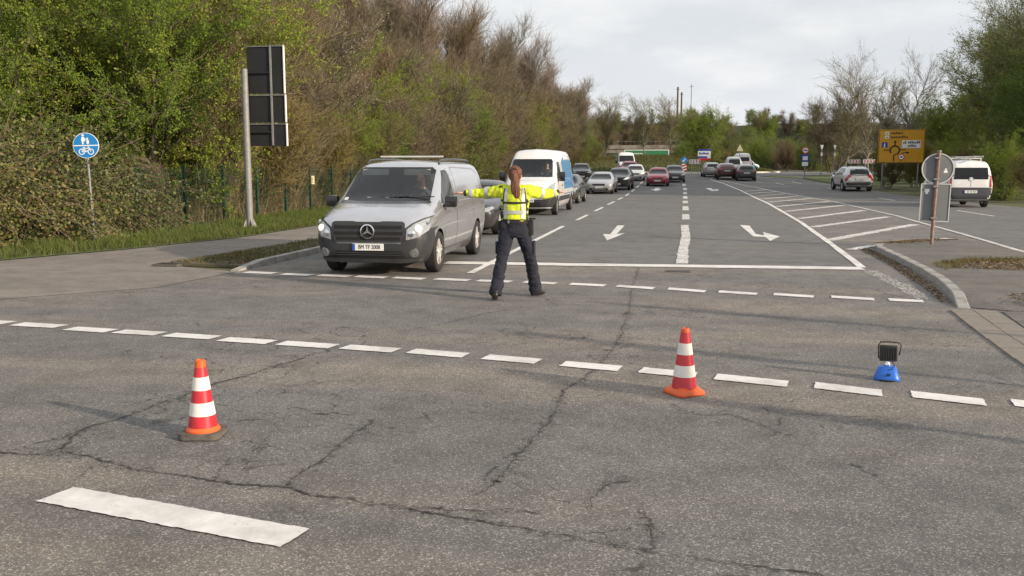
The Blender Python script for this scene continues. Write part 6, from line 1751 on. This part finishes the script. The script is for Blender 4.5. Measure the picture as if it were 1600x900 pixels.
# gully cover and small bits on the ground
gl = MB().box(-.24, .24, -.16, .16, -.02, .012).build('gully_frame', M_RUBBER); gl.location = (-9.05, 15.0, .03); tag(gl, 'dark street gully beside the footpath at the near end of the kerbside strip', 'gully')
m = MB()
for i in range(5): m.box(-.20 + i * .085, -.15 + i * .085, -.13, .13, .012, .018)
m.build('grate', M_DARK, gl)
vc = MB().box(-.20, .20, -.11, .11, -.01, .009).build('valve_cover', pmat('cast_iron', (0.07, 0.065, 0.06), .7, .3)); vc.location = (-.06, 15.75, .004); tag(vc, 'small iron cover in the asphalt just before the stop line', 'cover')
# ============================================================ people
M_SKIN = pmat('skin', (0.52, 0.30, 0.22), 0.55, var=0.08, scale=20)
M_HIVIS = pmat('hivis_yellow', (0.62, 0.72, 0.030), 0.75, var=0.10, scale=9, bmp=(14, 0.35, 0.02))
M_REFL = pmat('reflective_tape', (0.50, 0.51, 0.50), 0.45, 0.25, var=0.1, scale=12)
M_NAVY = pmat('navy_trousers', (0.013, 0.0145, 0.026), 0.9, var=0.22, scale=7, bmp=(9, 0.6, 0.03))
M_BLACKC = pmat('black_fabric', (0.014, 0.014, 0.016), 0.8)
M_SHOE = pmat('black_leather', (0.013, 0.012, 0.012), 0.4)
M_HAIR = None
def hair_mat():
    m, n, l, b = new_mat('hair_auburn')
    t = noise_node(n, l, 26, 5, 0.6, mapscale=(9, 9, 0.8))
    r = ramp(n, l, t.outputs['Fac'], [(0.3, (0.055, 0.018, 0.010)), (0.55, (0.150, 0.048, 0.024)), (0.75, (0.27, 0.095, 0.048))])
    l.new(r.outputs[0], b.inputs['Base Color']); b.inputs['Roughness'].default_value = 0.45
    bump(n, l, b, t.outputs['Fac'], 0.7, 0.012)
    return m
M_HAIR = hair_mat()
def loft(bm, secs, k=20, cap=True):
    """secs: (centre, rx, ry, axis-frame or None); rings follow the path between centres"""
    C = [Vector(s[0]) for s in secs]; rings = []
    for i, s in enumerate(secs):
        d = (C[min(i + 1, len(C) - 1)] - C[max(i - 1, 0)]).normalized()
        side = Vector(s[3]) if len(s) > 3 else Vector((1, 0, 0))
        side = (side - d * side.dot(d)).normalized(); up = d.cross(side)
        ring = []
        for j in range(k):
            t = 2 * math.pi * j / k; c, sn = math.cos(t), math.sin(t)
            e = 0.85
            ring.append(bm.verts.new(C[i] + side * (s[1] * math.copysign(abs(c) ** e, c)) + up * (s[2] * math.copysign(abs(sn) ** e, sn))))
        rings.append(ring)
    for a, b in zip(rings, rings[1:]):
        for j in range(k): bm.faces.new((a[j], a[(j + 1) % k], b[(j + 1) % k], b[j]))
    if cap: bm.faces.new(rings[0][::-1]); bm.faces.new(rings[-1])
def fuse(bm, name, mats, voxel=0.012, smooth=6, fold=None):
    """weld overlapping volumes into one continuous skin"""
    bmesh.ops.recalc_face_normals(bm, faces=bm.faces)
    me = bpy.data.meshes.new(name); bm.to_mesh(me); bm.free()
    o = bpy.data.objects.new('tmp', me); COL.objects.link(o)
    r = o.modifiers.new('r', 'REMESH'); r.mode = 'VOXEL'; r.voxel_size = voxel
    s = o.modifiers.new('s', 'SMOOTH'); s.iterations = smooth; s.factor = 0.5
    dg = bpy.context.evaluated_depsgraph_get()
    res = bpy.data.meshes.new_from_object(o.evaluated_get(dg), depsgraph=dg)
    bpy.data.objects.remove(o)
    if fold:
        from mathutils import noise as mn
        n = len(res.vertices); nr = [v.normal.copy() for v in res.vertices]
        for v, q in zip(res.vertices, nr):
            v.co += q * fold(v.co, mn)
    res.materials.clear()
    for m_ in mats: res.materials.append(m_)
    res.shade_smooth(); res.name = name
    return res
def hand(bm, wrist, d, up, s=1.0, thumb=1, curl=0.3):
    """palm and five fingers, the thumb leaving the side of the palm"""
    d = Vector(d).normalized(); up = Vector(up); up = (up - d * up.dot(d)).normalized(); sd = d.cross(up).normalized()
    w = Vector(wrist)
    loft(bm, [(w, .026 * s, .020 * s, sd), (w + d * .035 * s, .036 * s, .018 * s, sd), (w + d * .075 * s, .041 * s, .016 * s, sd), (w + d * .095 * s, .038 * s, .013 * s, sd)], 12)
    for i, L in enumerate((.070, .080, .074, .058)):
        p = w + d * .088 * s + sd * (.029 - .0195 * i) * s * thumb
        q = p + (d * math.cos(curl * .5) - up * math.sin(curl * .5)) * L * .45 * s
        e = q + (d * math.cos(curl * 1.4) - up * math.sin(curl * 1.4)) * L * .55 * s
        loft(bm, [(p, .0092 * s, .009 * s, sd), (q, .0086 * s, .0084 * s, sd), (e, .0066 * s, .0064 * s, sd)], 8)
    p = w + d * .03 * s + sd * .028 * s * thumb
    q = p + (d * .6 + sd * .8 * thumb - up * .2).normalized() * .038 * s
    e = q + (d * .9 + sd * .35 * thumb - up * .2).normalized() * .034 * s
    loft(bm, [(p, .013 * s, .012 * s, up), (q, .0105 * s, .010 * s, up), (e, .008 * s, .0075 * s, up)], 8)

def officer(loc):
    root = empty('person', loc); tag(root, 'person in yellow reflective jacket, seen from behind, arms outstretched, long red-brown ponytail', 'person')
    # joints in local space, the figure looks towards +y
    LF, RF = Vector((-.24, -.235, 0)), Vector((.25, .235, 0))          # feet
    hip = Vector((-.015, .0, .955))
    LH, RH = hip + Vector((-.092, 0, 0)), hip + Vector((.092, 0, 0))
    LK = Vector((-.175, -.07, .52)); RK = Vector((.185, .14, .52))
    sh = 1.44
    LS, RS = Vector((-.175, 0.0, sh)), Vector((.165, 0.0, sh))
    LE, LW = Vector((-.455, .05, sh - .035)), Vector((-.70, .03, sh - .035))
    RE, RW = Vector((.375, .20, sh - .05)), Vector((.525, .385, sh - .025))
    neck, head = Vector((-.005, .0, 1.50)), Vector((-.005, .02, 1.645))
    # body: one continuous skin (head, neck, arms, hands, trunk, legs)
    bm = bmesh.new()
    loft(bm, [(hip - Vector((0, 0, .10)), .13, .09), (hip, .155, .11), (hip + Vector((0, 0, .14)), .125, .09), (hip + Vector((0, 0, .32)), .15, .10), (Vector((0, 0, 1.42)), .165, .09), (Vector((0, 0, 1.49)), .07, .06)])
    loft(bm, [(neck - Vector((0, 0, .04)), .058, .058), (neck + Vector((0, .005, .03)), .052, .055), (neck + Vector((0, .01, .09)), .052, .055)], 14)
    loft(bm, [(head + Vector((0, .01, -.118)), .035, .040), (head + Vector((0, .012, -.09)), .058, .070), (head + Vector((0, .005, -.03)), .072, .092), (head + Vector((0, 0, .03)), .076, .098), (head + Vector((0, -.004, .08)), .062, .080), (head + Vector((0, -.005, .112)), .028, .036)], 18)
    loft(bm, [(head + Vector((0, .085, -.010)), .010, .012), (head + Vector((0, .112, -.035)), .014, .014), (head + Vector((0, .09, -.045)), .012, .010)], 8)     # nose
    for sg in (-1, 1): loft(bm, [(head + Vector((sg * .072, -.005, -.035)), .012, .016), (head + Vector((sg * .082, -.008, .0)), .014, .022), (head + Vector((sg * .074, -.005, .025)), .010, .014)], 8)   # ears
    for S_, E_, W_ in ((LS, LE, LW), (RS, RE, RW)):
        loft(bm, [(S_, .055, .055, (0, 0, 1)), (S_.lerp(E_, .5), .046, .046, (0, 0, 1)), (E_, .038, .040, (0, 0, 1)), (E_.lerp(W_, .35), .038, .038, (0, 0, 1)), (W_, .026, .022, (0, 0, 1))], 14)
    for H_, K_, F_ in ((LH, LK, LF), (RH, RK, RF)):
        A_ = F_ + Vector((0, 0, .09))
        loft(bm, [(H_, .085, .095), (H_.lerp(K_, .4), .075, .08), (K_, .054, .058), (K_.lerp(A_, .35), .052, .058), (A_, .036, .042)], 16)
    hand(bm, LW, (-1, .02, .03), (0, 0.2, 1), 1.0, -1, 0.25)
    hand(bm, RW, (.62, .75, .02), (0, 0, 1), 1.0, 1, 0.35)
    body = link('body', fuse(bm, 'officer_body', [M_SKIN], .0075, 4), root)
    # eyes and mouth on the side turned away
    m = MB()
    for sg in (-1, 1): m.lathe([(0, .010), (.010, .006), (.012, 0)], 12, 'Y', (head.x + sg * .030, head.y + .085, head.z + .005))
    m.build('eyes', M_INK, body)
    MB().box(head.x - .022, head.x + .022, head.y + .083, head.y + .092, head.z - .078, head.z - .066, .003).build('mouth', pmat('lips', (0.40, 0.13, 0.12), .5), body)
    # trousers
    bm = bmesh.new()
    loft(bm, [(hip + Vector((0, 0, .11)), .168, .118), (hip + Vector((0, 0, .03)), .184, .132), (hip + Vector((0, 0, -.06)), .186, .135), (hip + Vector((0, 0, -.14)), .165, .12)], 24)
    for H_, K_, F_ in ((LH, LK, LF), (RH, RK, RF)):
        A_ = F_ + Vector((0, 0, .065))
        loft(bm, [(H_ + Vector((0, 0, -.01)), .104, .122), (H_.lerp(K_, .3), .100, .112), (H_.lerp(K_, .7), .087, .095), (K_, .080, .086), (K_.lerp(A_, .25), .080, .088), (K_.lerp(A_, .6), .082, .090), (K_.lerp(A_, .93), .086, .098), (A_, .084, .100)], 20)
    def tf(p, mn):
        f = mn.noise((p.x * 9, p.y * 9, p.z * 13)) * .010 + mn.noise((p.x * 20, p.y * 20, p.z * 34)) * .006
        if p.z < .35: f += math.sin(p.z * 75 + 4 * mn.noise((p.x * 6, p.y * 6, p.z * 5))) * .0035
        if .42 < p.z < .62: f += math.sin(p.z * 95 + 5 * mn.noise((p.x * 7, p.y * 7, 2))) * .003
        return f
    tr = link('trousers', fuse(bm, 'officer_trousers', [M_NAVY], .011, 5, tf), root)
    for sg, K_ in ((-1, LK), (1, RK)):
        MB().box(-.016, .016, -.065, .065, -.085, .085, .012).build('cargo_pocket', M_NAVY, tr, 40, (LH.lerp(LK, .62) if sg < 0 else RH.lerp(RK, .62)) + Vector((sg * .094, .01, 0)))
    MB().box(-.012, .012, -.008, .008, -.02, .02).build('pocket_badge', M_REFL, tr, None, LH.lerp(LK, .38) + Vector((-.10, -.05, 0)))
    # shoes
    for F_, rot in ((LF, .25), (RF, -.55)):
        bm = bmesh.new()
        loft(bm, [(Vector((0, -.095, .045)), .028, .040), (Vector((0, -.06, .05)), .040, .048), (Vector((0, .03, .045)), .043, .044), (Vector((0, .11, .034)), .046, .034), (Vector((0, .165, .026)), .034, .024), (Vector((0, .19, .022)), .014, .014)], 16)
        loft(bm, [(Vector((0, -.045, .03)), .042, .048), (Vector((0, -.045, .13)), .046, .052)], 16)
        bmv = [v for v in bm.verts]
        for v in bmv: v.co.z = max(v.co.z, 0.0)
        me = fuse(bm, 'officer_shoe', [M_SHOE], .008, 3)
        for v in me.vertices: v.co.z = max(v.co.z, 0.001)
        o = link('shoe', me, root, F_ + Vector((0, 0, .004))); o.rotation_euler = (0, 0, rot)
    # jacket with sleeves
    bm = bmesh.new()
    loft(bm, [(Vector((-.012, 0, 1.035)), .178, .135), (Vector((-.010, 0, 1.08)), .184, .140), (Vector((-.005, 0, 1.20)), .180, .138), (Vector((0, 0, 1.33)), .192, .135), (Vector((0, -.002, 1.425)), .186, .112), (Vector((-.003, 0, 1.485)), .115, .086), (Vector((-.005, .004, 1.525)), .072, .074)], 26)
    for S_, E_, W_ in ((LS, LE, LW), (RS, RE, RW)):
        i_ = S_ + (Vector((0, 0, S_.z)) - S_) * .55
        loft(bm, [(i_, .080, .085, (0, 0, 1)), (S_, .092, .088, (0, 0, 1)), (S_.lerp(E_, .35), .084, .076, (0, 0, 1)), (S_.lerp(E_, .8), .076, .068, (0, 0, 1)), (E_, .070, .064, (0, 0, 1)), (E_.lerp(W_, .5), .060, .056, (0, 0, 1)), (E_.lerp(W_, .93), .047, .044, (0, 0, 1))], 18)
    def jf(p, mn):
        f = mn.noise((p.x * 11, p.y * 11, p.z * 11)) * .009 + mn.noise((p.x * 26, p.y * 26, p.z * 26)) * .005
        if abs(p.x) > .2: f += math.sin(p.x * 70 + 5 * mn.noise((p.x * 5, p.y * 6, p.z * 9))) * .0035
        return f
    jme = fuse(bm, 'officer_jacket', [M_HIVIS], .011, 5, jf)
    jk = link('jacket', jme, root)
    jb = bmesh.new(); jb.from_mesh(jme)
    S = Surf(jb, jk)
    def bk(name, poly, mat, off=.007, side='F', res=.03): return S.patch(name, poly, side, mat, off, res)
    # the back is on the camera side (-y): patches are laid from the front direction of the mesh
    bk('black_side', [(-.185, 1.05), (-.150, 1.05), (-.150, 1.30), (-.172, 1.34), (-.192, 1.28)], M_BLACKC)
    bk('black_side', [(.160, 1.05), (.186, 1.05), (.188, 1.28), (.172, 1.34), (.158, 1.30)], M_BLACKC)
    bk('waist_trim', [(-.15, 1.055), (.16, 1.055), (.16, 1.068), (-.15, 1.068)], M_BLACKC, .009)
    bk('back_band', [(-.150, 1.272), (.160, 1.272), (.160, 1.298), (-.150, 1.298)], M_BLACKC, .010)
    bk('shoulder_trim', [(-.155, 1.298), (-.140, 1.298), (-.120, 1.47), (-.135, 1.47)], M_BLACKC, .010)
    bk('shoulder_trim', [(.148, 1.298), (.163, 1.298), (.142, 1.47), (.127, 1.47)], M_BLACKC, .010)
    for x in (-.132, .095):
        bk('reflective_stripe', [(x, 1.075), (x + .042, 1.075), (x + .042, 1.268), (x, 1.268)], M_REFL, .009)
        bk('reflective_stripe', [(x, 1.302), (x + .042, 1.302), (x + .048, 1.478), (x + .010, 1.478)], M_REFL, .009)
    bk('reflective_stripe', [(-.150, 1.135), (.160, 1.135), (.160, 1.183), (-.150, 1.183)], M_REFL, .011)
    bk('vest_edge', [(-.15, 1.068), (-.143, 1.068), (-.143, 1.272), (-.15, 1.272)], M_BLACKC, .010)
    bk('vest_edge', [(.153, 1.068), (.16, 1.068), (.16, 1.272), (.153, 1.272)], M_BLACKC, .010)
    for (S_, E_, W_) in ((LS, LE, LW), (RS, RE, RW)):
        for t0, t1, seg in ((.62, .80, 0), (.52, .76, 1)):
            a, b = (S_, E_) if seg == 0 else (E_, W_)
            p0, p1 = a.lerp(b, t0), a.lerp(b, t1)
            # tape wraps the sleeve: ring laid on the sleeve surface
            d_ = (b - a).normalized(); u_ = Vector((0, 0, 1)); u_ = (u_ - d_ * u_.dot(d_)).normalized(); v_ = d_.cross(u_)
            mb = MB(); rg = []
            for i in range(5):
                c_ = p0.lerp(p1, i / 4); ring = []
                for j in range(24):
                    t = 2 * math.pi * j / 24; dr = u_ * math.cos(t) + v_ * math.sin(t)
                    h = S.bvh.ray_cast(c_ + dr * .14, -dr)
                    ring.append(mb.bm.verts.new((h[0] if h[0] is not None else c_ + dr * .06) + dr * .006))
                rg.append(ring)
            for r0_, r1_ in zip(rg, rg[1:]):
                for j in range(24): mb.bm.faces.new((r0_[j], r0_[(j + 1) % 24], r1_[(j + 1) % 24], r1_[j]))
            mb.build('sleeve_tape', M_REFL, jk, 50)
        dd = (W_ - E_).normalized(); mb = MB().tube([W_ - dd * .045, W_ + dd * .005], [.043, .036], 16); mb.build('cuff', M_BLACKC, jk, 50)
    bk('shoulder_patch', [(-.205, 1.475), (-.165, 1.485), (-.165, 1.508), (-.205, 1.500)], M_BLACKC, .012)
    jb.free()
    # duty belt with holster, radio and pouches
    bl = MB()
    bm2 = bl.bm
    loft(bm2, [(Vector((-.013, 0, 1.012)), .186, .142), (Vector((-.013, 0, 1.052)), .186, .142)], 28)
    belt = bl.build('duty_belt', M_BLACKC, root, 40)
    MB().box(-.035, .035, -.05, .05, -.17, .03, .015).build('holster', M_BLACKC, belt, 40, Vector((.205, .01, 1.02)))
    MB().box(-.02, .02, -.02, .02, -.02, .05, .008).box(-.03, .06, -.015, .015, .03, .055, .006).build('pistol_grip', M_BLACKC, belt, 40, Vector((.215, -.02, 1.03)))
    MB().box(-.03, .03, -.04, .04, -.09, .04, .012).build('pouch', M_BLACKC, belt, 40, Vector((-.205, -.02, 1.0)))
    MB().box(-.035, .035, -.02, .02, -.06, .03, .010).build('pouch', M_BLACKC, belt, 40, Vector((-.14, -.115, 1.0)))
    MB().box(-.012, .012, -.006, .006, -.02, .02).build('belt_clip', M_CHROME, belt, None, Vector((-.07, -.146, 1.035)))
    # hair with a long ponytail
    bm = bmesh.new()
    loft(bm, [(head + Vector((0, -.035, -.075)), .045, .050), (head + Vector((0, -.030, -.035)), .080, .078), (head + Vector((0, -.018, .02)), .090, .098), (head + Vector((0, -.012, .07)), .085, .098), (head + Vector((0, -.008, .105)), .060, .072), (head + Vector((0, -.006, .125)), .022, .030)], 22)
    loft(bm, [(head + Vector((.0, -.085, .065)), .040, .036), (head + Vector((.004, -.118, .02)), .046, .040), (head + Vector((.008, -.122, -.05)), .050, .038), (head + Vector((.016, -.125, -.13)), .060, .036), (head + Vector((.026, -.132, -.21)), .058, .030), (head + Vector((.040, -.138, -.28)), .044, .022), (head + Vector((.052, -.140, -.335)), .018, .010)], 20)
    def hf(p, mn): return mn.noise((p.x * 60, p.y * 60, p.z * 7)) * .008 + mn.noise((p.x * 18, p.y * 18, p.z * 9)) * .006
    hr = link('hair', fuse(bm, 'officer_hair', [M_HAIR], .0075, 3, hf), root)
    rng = np.random.default_rng(8); P0, P1 = [], []
    for i in range(900):
        a = rng.uniform(-1, 1); t0 = rng.uniform(0, .75); t1 = t0 + rng.uniform(.15, .35)
        f = lambda t: np.array([head.x + .003 + .052 * t + a * (.050 - .022 * t) , head.y - .142 - .012 * t + .035 * abs(a), head.z + .05 - .40 * t])
        P0.append(f(t0) + rng.normal(size=3) * .005); P1.append(f(t1) + rng.normal(size=3) * np.array([.018, .008, .010]))
    V, F_ = blades(rng, np.array(P0), np.array(P1), .005)
    link('hair_strands', mesh_np('hair_strands', V, F_, [M_HAIR]), hr)
    MB().lathe([(.040, -.012), (.046, 0), (.040, .012), (.034, 0)], 18, 'Y', head + Vector((0, -.108, .05)), close=True).build('hair_tie', M_BLACKC, hr)
    return root
off = officer((-2.205, 12.115, 0.004))
off.rotation_euler = (0, 0, R(2))

def sitter(loc, rzv, label, shirt, hair):
    root = empty('person', loc, rzv); tag(root, label, 'person')
    bm = bmesh.new()
    loft(bm, [(Vector((0, .04, -.30)), .16, .10), (Vector((0, .03, 0)), .16, .11), (Vector((0, .02, .20)), .19, .10), (Vector((0, .01, .27)), .10, .07), (Vector((0, 0, .30)), .055, .055), (Vector((0, -.01, .36)), .055, .06)], 18)
    hd = Vector((0, -.02, .46))
    loft(bm, [(hd + Vector((0, -.01, -.115)), .036, .042), (hd + Vector((0, -.012, -.08)), .060, .072), (hd, .076, .096), (hd + Vector((0, 0, .07)), .066, .084), (hd + Vector((0, 0, .11)), .03, .04)], 16)
    loft(bm, [(hd + Vector((0, -.088, -.0)), .010, .012), (hd + Vector((0, -.112, -.03)), .014, .014), (hd + Vector((0, -.09, -.045)), .012, .010)], 8)
    for sg in (-1, 1):
        S_ = Vector((sg * .18, .02, .17)); E_ = Vector((sg * .25, -.16, -.06)); W_ = Vector((sg * .15, -.36, .02))
        loft(bm, [(S_, .062, .062, (0, 0, 1)), (E_, .048, .048, (0, 0, 1)), (W_, .030, .026, (0, 0, 1))], 12)
        hand(bm, W_, (-sg * .2, -.7, .5), (0, .5, .8), 1.0, -sg, 0.9)
    body = link('body', fuse(bm, 'sitter_body', [M_SKIN], .011, 4), root)
    bm = bmesh.new()
    loft(bm, [(Vector((0, .04, -.31)), .175, .115), (Vector((0, .03, 0)), .175, .125), (Vector((0, .02, .20)), .205, .115), (Vector((0, .01, .285)), .085, .075)], 20)
    for sg in (-1, 1):
        S_ = Vector((sg * .18, .02, .17)); E_ = Vector((sg * .25, -.16, -.06)); W_ = Vector((sg * .155, -.345, .01))
        loft(bm, [(S_, .075, .075, (0, 0, 1)), (E_, .060, .060, (0, 0, 1)), (W_, .040, .038, (0, 0, 1))], 14)
    link('jacket', fuse(bm, 'sitter_jacket', [shirt], .013, 4), root)
    bm = bmesh.new()
    loft(bm, [(hd + Vector((0, .045, -.05)), .062, .050), (hd + Vector((0, .025, .02)), .084, .080), (hd + Vector((0, .012, .075)), .078, .092), (hd + Vector((0, .0, .118)), .040, .052)], 16)
    link('hair', fuse(bm, 'sitter_hair', [hair], .011, 3), root)
    m = MB()
    for sg in (-1, 1): m.lathe([(0, -.010), (.010, -.006), (.012, 0)], 10, 'Y', (hd.x + sg * .030, hd.y - .085, hd.z + .005))
    m.build('eyes', M_INK, body)
    MB().box(hd.x - .022, hd.x + .022, hd.y - .094, hd.y - .083, hd.z - .072, hd.z - .062, .003).build('mouth', pmat('lips', (0.40, 0.13, 0.12), .5), body)
    return root
M_HAIRD = pmat('hair_dark', (0.03, 0.022, 0.016), .5, var=.3, scale=30)
def in_van(v, x, y, z):
    p = Matrix.Rotation(v.rotation_euler.z, 4, 'Z') @ Vector((x, y, z)); return v.location + p
sitter(in_van(van, .42, 1.76, 1.10), van.rotation_euler.z, 'driver behind the windscreen of the silver van, in a dark jacket', pmat('dark_jacket', (0.05, 0.05, 0.06), .9), M_HAIRD)
sitter(in_van(wvan, .48, 1.78, 1.42), wvan.rotation_euler.z, 'driver behind the windscreen of the tall white van, in a dark jacket', pmat('dark_jacket', (0.05, 0.05, 0.06), .9), M_HAIRD)
